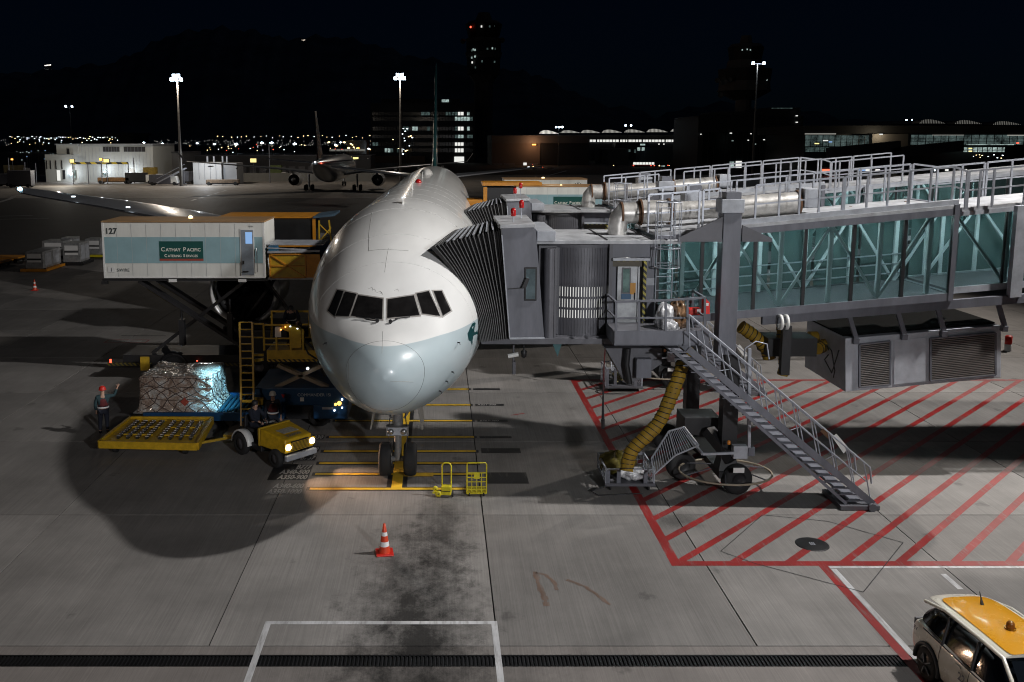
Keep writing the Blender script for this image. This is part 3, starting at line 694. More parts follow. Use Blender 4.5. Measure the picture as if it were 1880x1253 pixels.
for side in (-1, 1):
    wb = MB(); secs = [(x * side, a + S0, b_ + S0, z, th) for x, a, b_, z, th in SECS]
    wing_loft(wb, secs); wing = wb.build('wing', WMAT, plane, world=False)
    le = MB(); le.tube([Vector((x, a + .03, z + .02)) for x, a, b_, z, th in secs[1:]], .1, 8, radii=[max(.04, th * .16) for *_, th in secs[1:]]); le.build('leading_edge', BARE, wing, world=False)
    for x, a, b_, z, th in (secs[3], secs[4], secs[5]):
        ff = MB(); ff.lathe([(0, -2.6), (.12, -2.2), (.22, -1), (.24, 0), (.15, 1.0), (0, 1.6)], (x, b_ - .3, z - .35), 'Y', 10); ff.build('flap_fairing', WMAT, wing, world=False)
    # engine
    ex, ey, ez = 9.65 * side, 26.3 + S0, 2.62
    en = MB(); en.lathe([(1.62, .55), (1.66, .12), (1.76, 0.0), (1.86, .12), (1.93, .5), (1.98, 1.4), (1.96, 2.6), (1.82, 4.2), (1.60, 5.2), (1.5, 5.25)], (ex, ey, ez), 'Y', 48)
    eng = en.build('engine', mat('nacelle_paint', (.42, .44, .46), .3, var=.1, coat=.3), plane, world=False)
    li = MB(); li.lathe([(1.60, .5), (1.64, .14), (1.70, -.0), (1.765, -.035), (1.83, .02), (1.885, .14), (1.94, .46)], (ex, ey, ez), 'Y', 48); li.build('inlet_lip', mat('polished_lip', (.85, .85, .85), .35, metal=.35, var=.05), eng, world=False)
    dk = MB(); dk.lathe([(1.60, .45), (1.62, 1.6), (0.2, 1.62)], (ex, ey, ez), 'Y', 40); dk.build('inlet_duct', 'black', eng, world=False)
    bl = MB(); bm_ = mat('fan_blade', (.06, .06, .065), .3, metal=.6, var=.1)
    bl.add([(0.28, .0, .0), (1.0, -.1, .25), (1.58, -.18, .42), (1.6, .12, .60), (1.0, .16, .42), (.28, .1, .12)], [(0, 1, 2, 3, 4, 5)])
    blm = bl.mesh('fan_blade', bm_)
    for k in range(22):
        o = bpy.data.objects.new('fan_blade', blm); COL.objects.link(o); o.parent = eng; o.location = (ex, ey + 1.3, ez); o.rotation_euler = (0, k * math.tau / 22, 0)
    spn = MB(); spn.lathe([(0, .55), (.12, .65), (.24, .85), (.33, 1.25), (.3, 1.4)], (ex, ey, ez), 'Y', 20); spn.build('spinner', 'black', eng, world=False)
    sw = MB(); sw.beam((ex + .12, ey + .82, ez + .12), (ex - .06, ey + .70, ez + .2), .05, .01); sw.build('spinner_mark', 'reflect', eng, world=False)
    co = MB(); co.lathe([(1.5, 5.2), (1.1, 5.4), (.95, 6.4), (.7, 7.2), (.45, 7.3), (0.1, 8.1)], (ex, ey, ez), 'Y', 24); co.build('exhaust_core', 'steel', eng, world=False)
    py_ = MB(); py_.hexa([(ex - .2, ey + 1.8, ez + 1.8), (ex + .2, ey + 1.8, ez + 1.8), (ex + .2, ey + 6.5, ez + 1.5), (ex - .2, ey + 6.5, ez + 1.5)], [(ex - .15, ey + 3.5, ez + 2.45), (ex + .15, ey + 3.5, ez + 2.45), (ex + .2, ey + 9, ez + 2.6), (ex - .2, ey + 9, ez + 2.6)]); py_.build('pylon', WMAT, eng, world=False)
    # main gear
    mx_ = 5.5 * side; my = 37.1 + S0 - 0.0
    mg = MB(); mg.cyl((mx_, my, .7), (mx_ * .95, my, 4.0), .2, n=12); mg.beam((mx_, my - 1.6, .68), (mx_, my + 1.6, .68), .25, .3); gear = mg.build('main_gear', 'steel', plane, world=False)
    for dy in (-1.45, 0, 1.45):
        for dx in (-.7, .7):
            t_ = MB(); t_.lathe([(.3, -.24), (.6, -.24), (.67, -.14), (.67, .14), (.6, .24), (.3, .24)], (mx_ + dx, my + dy, .67), 'X', 20); t_.build('tyre', 'rubber', gear, world=False)
for x, l_ in ((-32.3, (0.55, .75, 1)), ):
    a = MB(); a.lathe([(0, -.2), (.16, -.1), (.18, .1), (0, .25)], (-31.9, 48.2 + S0, 7.1), 'Y', 8); a.build('wingtip_lamp', glow('wingtip_lamp_glass', (.45, .8, 1.0), 8), plane, world=False)
for s_, x_, z_ in ((40.6, -24.6, 6.95), (36.6, -19.4, 6.5)):
    a = MB(); a.box(x_ - .12, x_ + .12, s_ + S0, s_ + S0 + .1, z_, z_ + .08); a.build('wing_glow_bar', 'cool', plane, world=False)  # small emissive bars on the upper wing surface
# tail
FIN = mat('tail_paint', (0.02, 0.085, 0.09), .3, var=.05, coat=.5)
fn = MB(); rr = []
for z, yl, yt, th in ((8.2, 60.2, 71.6, .62), (10, 62.6, 71.9, .55), (14, 66.4, 72.7, .4), (17.6, 69.9, 73.4, .28), (18.6, 71.2, 73.5, .16)):
    ring = []
    for k in range(12):
        t = k / 6 if k <= 6 else 2 - k / 6; h = th * (1.48 * math.sqrt(t) * (1 - t) ** .8) * .62
        ring.append(Vector((h if k < 6 else -h, yl + S0 + (yt - yl) * t, z)))
    rr.append(ring)
fn.loft(rr, cap=True); fn.build('tail_fin', FIN, plane, world=False)
for side in (-1, 1):
    tb_ = MB(); wing_loft(tb_, [(.6 * side, 64 + S0, 71 + S0, 7.3, .6), (10.7 * side, 71 + S0, 73.4 + S0, 8.2, .2)]); tb_.build('tailplane', WMAT, plane, world=False)
# nose gear
ng = MB(); ng.cyl((0, 0, .55), (0, -.05, 1.55), .12, n=16); ng.cyl((0, -.03, 1.45), (0, -.12, 2.75), .17, n=16)
ng.cyl((-.48, 0, .55), (.48, 0, .55), .09, n=12); ng.box(-.36, .36, -.32, -.04, 1.42, 1.72); ng.beam((0, .1, 1.5), (0, 1.5, 2.7), .12); ng.beam((0, .22, 1.3), (0, .34, .95), .1, .05); ng.beam((0, .34, .95), (0, .15, .62), .1, .05)
ng.beam((-.2, 0, 1.9), (-.75, .2, 2.75), .05); ng.beam((.2, 0, 1.9), (.75, .2, 2.75), .05)
gear = ng.build('nose_gear', mat('gear_grey', (.22, .22, .22), .45, metal=.3, var=.25, scale=8), plane, world=False)
for dx in (-.40, .40):
    t_ = MB(); t_.lathe([(.26, -.15), (.30, -.19), (.46, -.205), (.53, -.16), (.545, -.08), (.545, .08), (.53, .16), (.46, .205), (.30, .19), (.26, .15)], (dx, 0, .545), 'X', 40); ty = t_.build('tyre', 'rubber', gear, world=False)
    t_ = MB(); t_.lathe([(.0, -.12), (.1, -.13), (.16, -.09), (.25, -.14), (.28, -.17), (.28, .17), (.25, .14), (.16, .09), (.1, .13), (0, .12)], (dx, 0, .545), 'X', 24); t_.build('wheel_rim', 'white', gear, world=False)
for dx in (-.13, .13):
    t_ = MB(); t_.lathe([(0, -.06), (.09, -.05), (.1, .0), (.06, .06)], (dx * 1.6, -.34, 1.57), 'Y', 14); t_.build('taxi_lamp', 'steel', gear, world=False)
pl = MB(); pl.box(-.30, .30, -.335, -.322, 1.45, 1.69); pl.build('gear_plate', 'lgrey', gear, world=False)
for side in (-1, 1):
    d_ = MB(); d_.hexa([(side * .62, -.9, 2.75), (side * .66, -.9, 2.75), (side * .66, .9, 2.7), (side * .62, .9, 2.7)], [(side * .80, -.7, 1.75), (side * .84, -.7, 1.75), (side * .84, .7, 1.75), (side * .80, .7, 1.75)]); d_.build('gear_door', mat('door_inner', (.25, .24, .22), .5, var=.2), plane, world=False)
st_ = MB(); st_.tube([(.25, -.2, 2.2), (.32, -.3, 1.4), (.26, -.35, .9)], .02, 6); st_.tube([(-.2, -.2, 2.3), (-.3, -.28, 1.5), (-.15, -.2, .8)], .015, 6); st_.build('hydraulic_hose', 'black', gear, world=False)
# ================================================================== JET BRIDGE
def glass_mat(name, tint_, refl=0.12, rough=0.03, haze=0.0):
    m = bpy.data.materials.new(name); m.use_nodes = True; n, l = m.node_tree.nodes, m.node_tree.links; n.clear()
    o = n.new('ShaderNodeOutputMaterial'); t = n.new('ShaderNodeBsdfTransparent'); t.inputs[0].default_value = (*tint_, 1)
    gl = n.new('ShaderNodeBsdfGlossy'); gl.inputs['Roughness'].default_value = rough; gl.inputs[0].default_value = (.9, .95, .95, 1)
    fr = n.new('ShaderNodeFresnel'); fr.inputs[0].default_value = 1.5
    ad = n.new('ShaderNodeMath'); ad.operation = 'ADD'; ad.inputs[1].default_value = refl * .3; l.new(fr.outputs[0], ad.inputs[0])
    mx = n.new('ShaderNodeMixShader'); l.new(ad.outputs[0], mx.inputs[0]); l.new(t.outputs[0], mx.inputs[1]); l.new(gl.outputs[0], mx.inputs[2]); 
    if haze:      # diffuse teal film painting the lit tunnel's haze onto the pane
        df = n.new('ShaderNodeBsdfDiffuse'); df.inputs[0].default_value = (.17, .27, .27, 1); mm = n.new('ShaderNodeMixShader'); mm.inputs[0].default_value = haze
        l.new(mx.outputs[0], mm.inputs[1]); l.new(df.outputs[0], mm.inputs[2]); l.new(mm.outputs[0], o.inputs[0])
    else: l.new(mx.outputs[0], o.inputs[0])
    return m
GLASS = glass_mat('green_tinted_glass', (0.80, 0.88, 0.87), haze=.07); GLASS_B = glass_mat('far_tinted_glass', (0.45, 0.50, 0.49), haze=.5)
CLEAR = glass_mat('clear_glass', (0.8, 0.85, 0.85))
PLASTIC = mat('clear_rubbish_bag', (.62, .62, .64), .18, var=.5, scale=5, coat=.6, bump=.8)
BRN = (7.0, 28.0, 0.0)
br = thing('jet_bridge', 'grey glazed passenger bridge with bellows hood docked on the airliner nose door', 'jet bridge', BRN, group='jet bridges at the stand')
YN, YF = 28.0, 31.0
pA, pB = q(1203, 446, YN), q(1752, 395, YN); bA, bB = q(1203, 584, YN), q(1752, 538, YN)
XA, XB = pA.x, pB.x
def zt(x): return pA.z + (pB.z - pA.z) * (x - XA) / (XB - XA)
def zb(x): return bA.z + (bB.z - bA.z) * (x - XA) / (XB - XA)
XE = 31.0
def sloped(mb, x0, x1, y0, y1, f0, f1, mi=0):
    mb.hexa([(x0, y0, f0(x0)), (x1, y0, f0(x1)), (x1, y1, f0(x1)), (x0, y1, f0(x0))], [(x0, y0, f1(x0)), (x1, y0, f1(x1)), (x1, y1, f1(x1)), (x0, y1, f1(x0))], mi); return mb
# outer tunnel
mb = MB(); sloped(mb, XA, XB, YN + .02, YF - .02, lambda x: zb(x) - .14, lambda x: zb(x) - .02); mb.build('tunnel_floor', 'dgrey', br)
mb = MB(); sloped(mb, XA, XB, YN - .04, YF + .04, lambda x: zt(x) + .20, lambda x: zt(x) + .30); mb.build('tunnel_roof', 'roof', br)
for y0, y1 in ((YN - .06, YN + .12), (YF - .12, YF + .06)):
    mb = MB(); sloped(mb, XA, XB, y0, y1, lambda x: zt(x) - .01, lambda x: zt(x) + .195); mb.build('top_beam', 'grey', br)
    mb = MB(); sloped(mb, XA, XB, y0, y1, lambda x: zb(x) - .24, lambda x: zb(x)); mb.build('bottom_beam', 'grey', br)
mb = MB(); sloped(mb, XA + 3.4, XE, YN + .0, YN + .15, lambda x: zb(x) - .52, lambda x: zb(x) - .245); mb.build('rail_beam', 'grey', br)
mb = MB(); sloped(mb, XA + 2.5, XB + .12, YN - .0, YN + .10, lambda x: zt(x) + .305, lambda x: zt(x) + .46); mb.build('roof_kerb', 'lgrey', br)
mb = MB(); sloped(mb, XB - .03, XB + .12, YN - .08, YF + .08, lambda x: zb(x) - .25, lambda x: zb(x) - .0); sloped(mb, XB - .03, XB + .12, YN - .08, YF + .08, lambda x: zt(x) + .0, lambda x: zt(x) + .32)
for y0 in (YN - .08, YF - .1): sloped(mb, XB - .03, XB + .12, y0, y0 + .18, lambda x: zb(x), lambda x: zt(x))
mb.build('end_frame', 'grey', br)
# inner tunnel
YI, YJ = YN + .22, YF - .22
ti = lambda x: zt(x) - .06; bi = lambda x: zb(x) + .12
mb = MB(); sloped(mb, XB + .12, XE, YI, YJ, lambda x: bi(x) - .2, lambda x: bi(x) - .05); mb.build('inner_floor', 'dgrey', br)
mb = MB(); sloped(mb, XB + .12, XE, YI - .02, YJ + .02, lambda x: ti(x) + .12, lambda x: ti(x) + .22); mb.build('inner_roof', 'roof', br)
for y0 in (YI - .04, YJ - .08):
    mb = MB(); sloped(mb, XB + .13, XE, y0, y0 + .12, lambda x: ti(x) - .02, lambda x: ti(x) + .118); sloped(mb, XB + .13, XE, y0, y0 + .12, lambda x: bi(x) - .2, lambda x: bi(x)); mb.build('inner_beam', 'lgrey', br)
xq = q(1850, 460, YI).x
for y_ in (YN, YF): mb = MB(); sloped(mb, xq, xq + .35, y_ - .1, y_ + .1, lambda x: zb(x) - .3, lambda x: zt(x) + .10); mb.build('portal_frame', 'lgrey', br)
# panes and mullions
mull = [1207, 1288, 1385, 1476, 1564, 1657, 1745]
mx_ = [q(p, 500, YN).x for p in mull]
for i in range(len(mx_)):
    mb = MB(); x = mx_[i]; sloped(mb, x - .05, x + .05, YN - .03, YN + .06, lambda x: zb(x), lambda x: zt(x) - .01); mb.build('mullion', 'black', br)
    if i < len(mx_) - 1:
        mb = MB(); sloped(mb, x + .05, mx_[i+1] - .05, YN - .005, YN + .005, lambda x: zb(x) + .005, lambda x: zt(x) - .015); mb.build('glass_pane', GLASS, br)
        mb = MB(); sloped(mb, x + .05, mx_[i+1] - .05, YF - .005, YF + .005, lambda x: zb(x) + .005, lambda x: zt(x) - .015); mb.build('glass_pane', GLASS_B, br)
x = XB + .12
while x < XE - 1:
    x2 = min(x + 1.62, XE)
    mb = MB(); sloped(mb, x + .03, x2 - .03, YI - .006, YI + .004, lambda x: bi(x) + .005, lambda x: ti(x) - .025); mb.build('glass_pane', GLASS, br)
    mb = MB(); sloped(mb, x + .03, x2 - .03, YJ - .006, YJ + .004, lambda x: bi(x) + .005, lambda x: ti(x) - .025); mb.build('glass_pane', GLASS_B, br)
    mb = MB(); sloped(mb, x2 - .03, x2 + .03, YI - .03, YI + .05, lambda x: bi(x), lambda x: ti(x)); mb.build('mullion', 'black', br)
    x = x2
# truss frames inside the glass
M['inside'] = mat('tunnel_frame_pale', (.62, .68, .72), .5, var=.08)
def truss(y, x0, n, step, f0, f1, ph, post=.12, dg=.08, m='inside'):
    for i in range(n):
        x = x0 + i * step
        mb = MB(); mb.beam((x, y, f0(x)), (x, y, f1(x)), post, post, up=(0, 1, 0)); mb.build('truss_post', m, br)
        if i < n - 1:
            x2 = x + step; mb = MB()
            if (i + ph) % 2: mb.beam((x + .05, y, f1(x) - .05), (x2 - .05, y, f0(x2) + .05), dg, dg)
            else: mb.beam((x + .05, y, f0(x) + .05), (x2 - .05, y, f1(x2) - .05), dg, dg)
            mb.build('truss_diagonal', m, br)
truss(YN + .22, q(1252, 500, YN + .2).x, 6, 1.52, zb, lambda x: zt(x) - .01, 0)
truss(YF - .22, q(1225, 500, YF).x, 7, 1.52, zb, lambda x: zt(x) - .01, 1)
truss(YI + .16, XB + .25, 5, 1.66, bi, ti, 1, .1, .08); truss(YJ - .16, XB + .6, 5, 1.66, bi, ti, 0, .1, .08)
mb = MB()
for k in range(3): sloped(mb, XA + .2, XB - .1, YF - .32, YF - .28, (lambda k: lambda x: zb(x) + .25 + k * .32)(k), (lambda k: lambda x: zb(x) + .29 + k * .32)(k))
mb.build('handrail', 'rail', br)
LM = glow('bridge_ceiling_tube', (0.80, 0.97, 0.98), 60)
M['inside'] = M.get('inside') or mat('tunnel_frame_pale', (.62, .68, .72), .5, var=.08)
for k in range(7):
    x = XA + 1.0 + k * 2.3; y = 29.3
    f = ti if x > XB else (lambda x: zt(x))
    mb = MB(); sloped(mb, x, x + 1.1, y, y + .12, lambda x: f(x) - .02, lambda x: f(x) + .03); mb.build('ceiling_lamp', LM, br)
# roof handrails
def rail_run(pts, posts, mid=.5, r=.028, name='roof_rail', m='rail', parent=br):
    """pts: list of (base, top) pairs along the run; posts: indices that get a post"""
    mb = MB()
    for i in posts: mb.beam(pts[i][0], pts[i][1], r * 2, r * 2, up=(0, 1, 0))
    for i in range(len(pts) - 1):
        mb.beam(pts[i][1], pts[i+1][1], r * 2, r * 2); 
        if mid: mb.beam(Vector(pts[i][0]).lerp(Vector(pts[i][1]), mid), Vector(pts[i+1][0]).lerp(Vector(pts[i+1][1]), mid), r * 1.6, r * 1.6)
    return mb.build(name, m, parent)
def rp(px, Y, dz=0.0):
    x = q(px, 400, Y).x; z0 = zt(x) + (.3 if x < XB + .2 else .12) if x > XA else zt(XA) + .3
    return (Vector((x, Y, z0)), Vector((x, Y, z0 + 1.16 + dz)))
for run in ((1190, 1233, 1283), (1290, 1320), (1386, 1429, 1466, 1502, 1545), (1548, 1589, 1627, 1665), (1666, 1704, 1745, 1770), (1773, 1794, 1819, 1877, 1960)):
    rail_run([rp(p, YN + .12) for p in run], range(len(run)))
for run in ((1170, 1215, 1260), (1262, 1300, 1340), (1350, 1400, 1440), (1445, 1490, 1530, 1570), (1575, 1620, 1665), (1670, 1715, 1760, 1800), (1805, 1850, 1900)):
    rail_run([rp(p, YF - .1) for p in run], range(len(run)))
# roof ducts
def duct(px0, py0, px1, py1, Y, r, name='air_duct', bands=6):
    a, b_ = q(px0, py0, Y), q(px1, py1, Y); mb = MB(); n = max(4, int((b_ - a).length / .12)); pts = [a.lerp(b_, i / n) for i in range(n + 1)]
    mb.tube(pts, r, 20, radii=[r * (1.0 if i % 2 else .965) for i in range(n + 1)]); o = mb.build(name, 'duct', br)
    for k in (0, 1):
        bb = MB(); p = a.lerp(b_, .02 if k == 0 else .98); dd = (b_ - a).normalized(); bb.cyl(p - dd * .03, p + dd * .03, r * 1.1, n=20); bb.build('duct_band', 'brown_metal', o)
YD = 29.4
el = MB(); e0 = q(1133, 436, YD); pts = [e0, e0 + Vector((0, 0, .35)), e0 + Vector((.04, 0, .6)), e0 + Vector((.2, 0, .82)), q(1153, 391, YD)]
el.tube(pts, .31, 16); el.build('duct_elbow', 'duct', br)
duct(1140, 392, 1172, 391, YD, .34); duct(1174, 390, 1228, 389, YD, .39); duct(1229, 388, 1322, 384, YD, .30); duct(1352, 381, 1466, 372, YD, .36)
mb = MB(); mb.box(*sorted((q(1468, 370, YD).x, q(1468, 370, YD).x + .5)), YD - .4, YD + .4, zt(14) + .3, zt(14) + .9); mb.build('duct_junction', 'lgrey', br, bevel=.02)
duct(1560, 388, 1665, 378, 30.2, .14)
# ladder with cage at the tunnel end
lx0, lx1 = q(1204, 500, 27.85).x, q(1234, 500, 27.85).x
mb = MB(); zb0, zt0 = q(1220, 600, 27.85).z, q(1220, 370, 27.85).z
mb.cyl((lx0, 27.82, zb0), (lx0, 27.82, zt0), .02, n=6); mb.cyl((lx1, 27.82, zb0), (lx1, 27.82, zt0), .02, n=6)
z = zb0 + .3
while z < zt0: mb.cyl((lx0, 27.82, z), (lx1, 27.82, z), .014, n=6); z += .42
mb.build('ladder', 'rail', br)
mb = MB(); cxm = (lx0 + lx1) / 2
for z in (q(1220, 490, 27.6).z, q(1220, 455, 27.6).z, q(1220, 415, 27.6).z, zt0):
    pts = [Vector((cxm + .38 * math.sin(t), 27.82 - .65 * (math.cos(t) * .5 + .5) if abs(t) < math.pi else 27.82, z)) for t in [math.pi * (-1 + k / 6) for k in range(13)]]; mb.tube(pts, .016, 5)
for k in range(7):
    t = math.pi * (-.75 + k * .25); p = Vector((cxm + .38 * math.sin(t), 27.82 - .65 * (math.cos(t) * .5 + .5), 0)); mb.cyl(p + Vector((0, 0, q(1220, 490, 27.6).z)), p + Vector((0, 0, zt0)), .012, n=5)
mb.build('ladder_cage', 'rail', br)
# ---- end module with the service door
x0, x1 = q(1122, 500, 27.9).x, XA
zf, zr = q(1160, 613, 27.9).z, q(1160, 447, 27.9).z
mb = MB(); mb.box(x0, x1, 28.25, 31.0, zf, zr); mb.box(x0, x1, 27.9, 28.25, q(1150, 470, 27.9).z, zr); mb.box(q(1186, 500, 27.9).x, x1, 27.9, 28.25, zf, q(1150, 470, 27.9).z - .002); mb.build('end_module', 'grey', br)
mb = MB(); mb.box(q(985, 420, 27.6).x, XA + .7, 27.6, 31.1, zr + .004, zr + .12); mb.build('module_roof', 'roof', br, bevel=.01)
for a_, b_ in ((1010, 1100), (1060, 1180), (1130, 1205)):
    mb = MB(); xx = q(b_, 440, 29).x; mb.box(xx, xx + .03, 27.62, 31.08, zr + .121, zr + .15); mb.build('roof_seam', 'dgrey', br)
mb = MB(); mb.box(x0 + .02, x1 - .0, 27.82, 27.898, zr - .42, zr - .02); mb.build('fascia', 'grey', br)
mb = MB(); mb.box(x0, q(1190, 470, 27.85).x, 27.60, 27.84, zr - .50, zr - .43); mb.build('door_hood', 'lgrey', br)
mb = MB(); mb.box(x0 + .05, q(1188, 470, 27.9).x, 28.0, 28.22, zr - .73, zr - .52); mb.build('roller_box', mat('roller_brown', (.10, .085, .06), .6, var=.2), br)
dz0, dz1 = q(1150, 609, 28.2).z, q(1150, 478, 28.2).z
dl, dr = q(1133, 500, 28.2).x, q(1170, 500, 28.2).x
METAL = mat('brushed_door', (.36, .37, .38), .38, metal=.5, var=.25, scale=3)
mb = MB(); mb.box(dl, dr, 28.14, 28.20, dz0, dz1); door = mb.build('service_door', METAL, br, bevel=.008)
wx0, wx1 = q(1144, 500, 28.13).x, q(1156, 500, 28.13).x; wz0, wz1 = q(1150, 537, 28.13).z, q(1150, 494, 28.13).z
mb = MB(); mb.box(wx0 - .04, wx1 + .04, 28.125, 28.138, wz0 - .04, wz1 + .04); wf = mb.build('window_frame', 'dgrey', door)
mb = MB(); mb.box(wx0, wx1, 28.115, 28.124, wz0, wz1); mb.build('door_pane', 'win_dim', door)
mb = MB(); mb.box(wx0 - .04, wx1 + .06, 28.11, 28.124, q(1150, 550, 28.1).z, wz0 - .045); mb.build('blue_notice', mat('blue_notice_print', (.03, .10, .2), .4, var=0), door)
mb = MB(); mb.box(q(1158, 500, 28.1).x, q(1168, 500, 28.1).x, 28.11, 28.124, q(1160, 541, 28.1).z, q(1160, 520, 28.1).z); mb.build('orange_notice', mat('orange_notice_print', (.55, .25, .02), .4, var=.1), door)
mb = MB(); mb.box(q(1140, 500, 28.1).x, q(1155, 500, 28.1).x, 28.08, 28.124, q(1150, 488, 28.1).z, q(1150, 483, 28.1).z); mb.build('door_closer', 'lgrey', door)
mb = MB(); mb.cyl((dr - .08, 28.10, (dz0 + dz1) / 2 - .1), (dr - .08, 28.10, (dz0 + dz1) / 2 + .12), .015, n=6); mb.build('door_handle', 'black', door)
mb = MB(); mb.box(dr + .02, q(1180, 500, 28.2).x, 28.15, 28.24, dz0, dz1); mb.build('door_side_panel', METAL, br)
HZ = stripes_mat('hazard_tape', (.42, .36, .06), (.012, .012, .012), 5.2, (1, 0, 1))
mb = MB(); mb.box(q(1180.5, 500, 27.95).x, q(1186, 500, 27.95).x, 27.86, 27.99, dz0, dz1 + .05); mb.box(x0 + .04, q(1180.4, 500, 27.95).x, 27.96, 28.04, dz1 + .0, dz1 + .10); mb.build('hazard_frame', HZ, br)
mb = MB(); mb.box(q(1186.5, 500, 27.9).x, x1 - .01, 27.885, 27.899, q(1190, 524, 27.9).z, q(1190, 511, 27.9).z); mb.build('pale_plate', 'lgrey', br)
# ---- curved slatted shutter
cX, cY, cR = q(1071, 500, 27.8).x, 29.25, 1.5
szb, szt = q(1071, 621, 27.8).z, q(1071, 455, 27.8).z
v = [q(1100, y, 27.8).z for y in (527, 545, 549, 565, 569, 584)]
sm_ = MB(); sm_.box(-.043, .043, -.012, .012, szb, szt); sm_.box(-.02, .02, -.03, -.0125, szb, szt); 
slat_full = sm_.mesh('slat', 'slat')
sl2 = MB()
for a_, b_ in ((szb, v[5]), (v[4], v[3]), (v[2], v[1]), (v[0], szt)): sl2.box(-.043, .043, -.012, .012, a_, b_); sl2.box(-.02, .02, -.03, -.0125, a_, b_)
for a_, b_ in ((v[5], v[4]), (v[3], v[2]), (v[1], v[0])): sl2.box(-.043, -.011, -.012, .012, a_, b_); sl2.box(.011, .043, -.012, .012, a_, b_)
slat_vent = sl2.mesh('slat', 'slat')
NS = 25
for k in range(NS):
    a = R(-40 + 76 * k / (NS - 1)); vent = k > 3
    o = bpy.data.objects.new('slat', slat_vent if vent else slat_full); COL.objects.link(o); o.parent = br
    o.location = Vector((cX + cR * math.sin(a), cY - cR * math.cos(a), 0)) - Vector(BRN); o.rotation_euler = (0, 0, a)
mb = MB()
for z0_, z1_ in ((szb - .16, szb), (szt, szt + .1)):
    mb = MB()
    ra = [[Vector((cX + rr_ * math.sin(R(t)), cY - rr_ * math.cos(R(t)), z_)) for rr_, z_ in ((1.44, z0_), (1.58, z0_), (1.58, z1_), (1.44, z1_))] for t in range(-46, 45, 6)]
    mb.loft(ra, sm=False, cap=True); mb.build('shutter_track', 'dgrey', br)
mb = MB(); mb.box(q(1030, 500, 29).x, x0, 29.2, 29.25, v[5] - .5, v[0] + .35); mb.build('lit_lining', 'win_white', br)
mb = MB(); mb.box(q(1117, 500, 27.85).x, q(1123.5, 500, 27.85).x, 27.75, 28.2, szb - .1, szt + .12); mb.build('shutter_post', 'dgrey', br)
# roller column between cab and shutter
mb = MB(); mb.cyl((q(1010, 500, 27.5).x, 27.62, szb), (q(1010, 500, 27.5).x, 27.62, szt), .17, n=16); mb.build('shutter_roller', 'slat', br)
mb = MB(); mb.box(q(990, 500, 27.7).x, q(1030, 500, 27.7).x, 27.9, 30.8, szb - .05, szt + .05); mb.build('corner_panel', 'dgrey', br)
mb = MB(); mb.box(q(1018, 500, 27.55).x, q(1022, 500, 27.55).x, 27.5, 27.85, szb - .1, szt); mb.build('guide_post', 'dgrey', br)
# ---- cab
yc = 27.3; cb = [q(935, 622, yc), q(999, 619, yc), q(984, 424, yc), q(980, 418, yc), q(921, 420, yc)]
mb = MB(); mb.prism(cb, (0, 3.3, 0)); mb.build('cab', 'grey', br)
mb = MB(); a0_ = q(916, 419, yc); mb.hexa([q(918, 420, yc - .06), q(983, 418, yc - .06), q(983, 418, yc - .06) + Vector((.05, 3.5, 0)), q(918, 420, yc - .06) + Vector((0, 3.5, 0))], [p + Vector((0, 0, .10)) for p in (q(918, 420, yc - .06), q(983, 418, yc - .06), q(983, 418, yc - .06) + Vector((.05, 3.5, 0)), q(918, 420, yc - .06) + Vector((0, 3.5, 0)))]); mb.build('cab_roof', 'roof', br, bevel=.01)
mb = MB(); h0 = q(986, 444, 27.45); h1 = q(1020, 443, 27.45); mb.box(h0.x, h1.x, 27.45, 30.6, h0.z, h0.z + .32); mb.build('cab_hood', 'lgrey', br, bevel=.015)
w0, w1 = q(964, 550, yc), q(984, 493, yc)
mb = MB(); mb.box(w0.x - .03, w1.x + .03, yc - .035, yc - .004, w0.z - .04, w1.z + .04); wf = mb.build('cab_window_frame', 'black', br, bevel=.03)
mb = MB(); mb.box(w0.x + .02, w1.x - .02, yc - .045, yc - .036, w0.z + .02, w1.z - .02); mb.build('cab_pane', mat('cab_pane_glass', (.25, .33, .36), .08, var=.3, scale=2, metal=.6), wf)
mb = MB(); mb.beam(q(932, 531, yc - .02), q(962, 529, yc - .02), .03); mb.hexa([q(958, 528, yc - .12), q(966, 528, yc - .12), q(972, 512, yc - .12), q(966, 510, yc - .12)], [p + Vector((0, -.05, 0)) for p in (q(958, 528, yc - .12), q(966, 528, yc - .12), q(972, 512, yc - .12), q(966, 510, yc - .12))]); mb.build('mirror_arm', 'black', br)
mb = MB(); mb.beam(q(921.5, 432, yc - .03), q(936, 622, yc - .03), .035, .03, up=(0, 1, 0)); mb.beam(q(936, 622, yc - .03), q(1000, 621, yc - .03), .035, .05); mb.build('cab_trim', 'lgrey', br)
f0 = q(935, 622, yc); mb = MB(); mb.box(q(884, 628, yc).x, q(1125, 628, yc).x, yc + .05, 30.8, q(935, 633, yc).z, q(935, 623, yc).z - .0); mb.build('head_underframe', 'dgrey', br)
mb = MB(); mb.box(q(986, 623, yc).x, q(1118, 628, yc).x, yc + .3, 30.6, q(935, 622, yc).z - .0, szb - .17 + .1); mb.build('head_floor', 'dgrey', br)
for px_, py_, h_ in ((942, 424, .75), (957, 408, .75)):
    b0 = q(px_, py_, 28.3 if px_ == 942 else 29.4); mb = MB(); mb.cyl(b0 - Vector((0, 0, .35)), b0 + Vector((0, 0, h_ - .3)), .018, n=6); bp_ = mb.build('beacon_post', 'rail', br)
    mb = MB(); mb.lathe([(.07, h_ - .3), (.08, h_ - .27), (.08, h_ - .1), (.05, h_ - .05), (0, h_ - .04)], b0, n=12); mb.build('beacon', 'redglow', br)
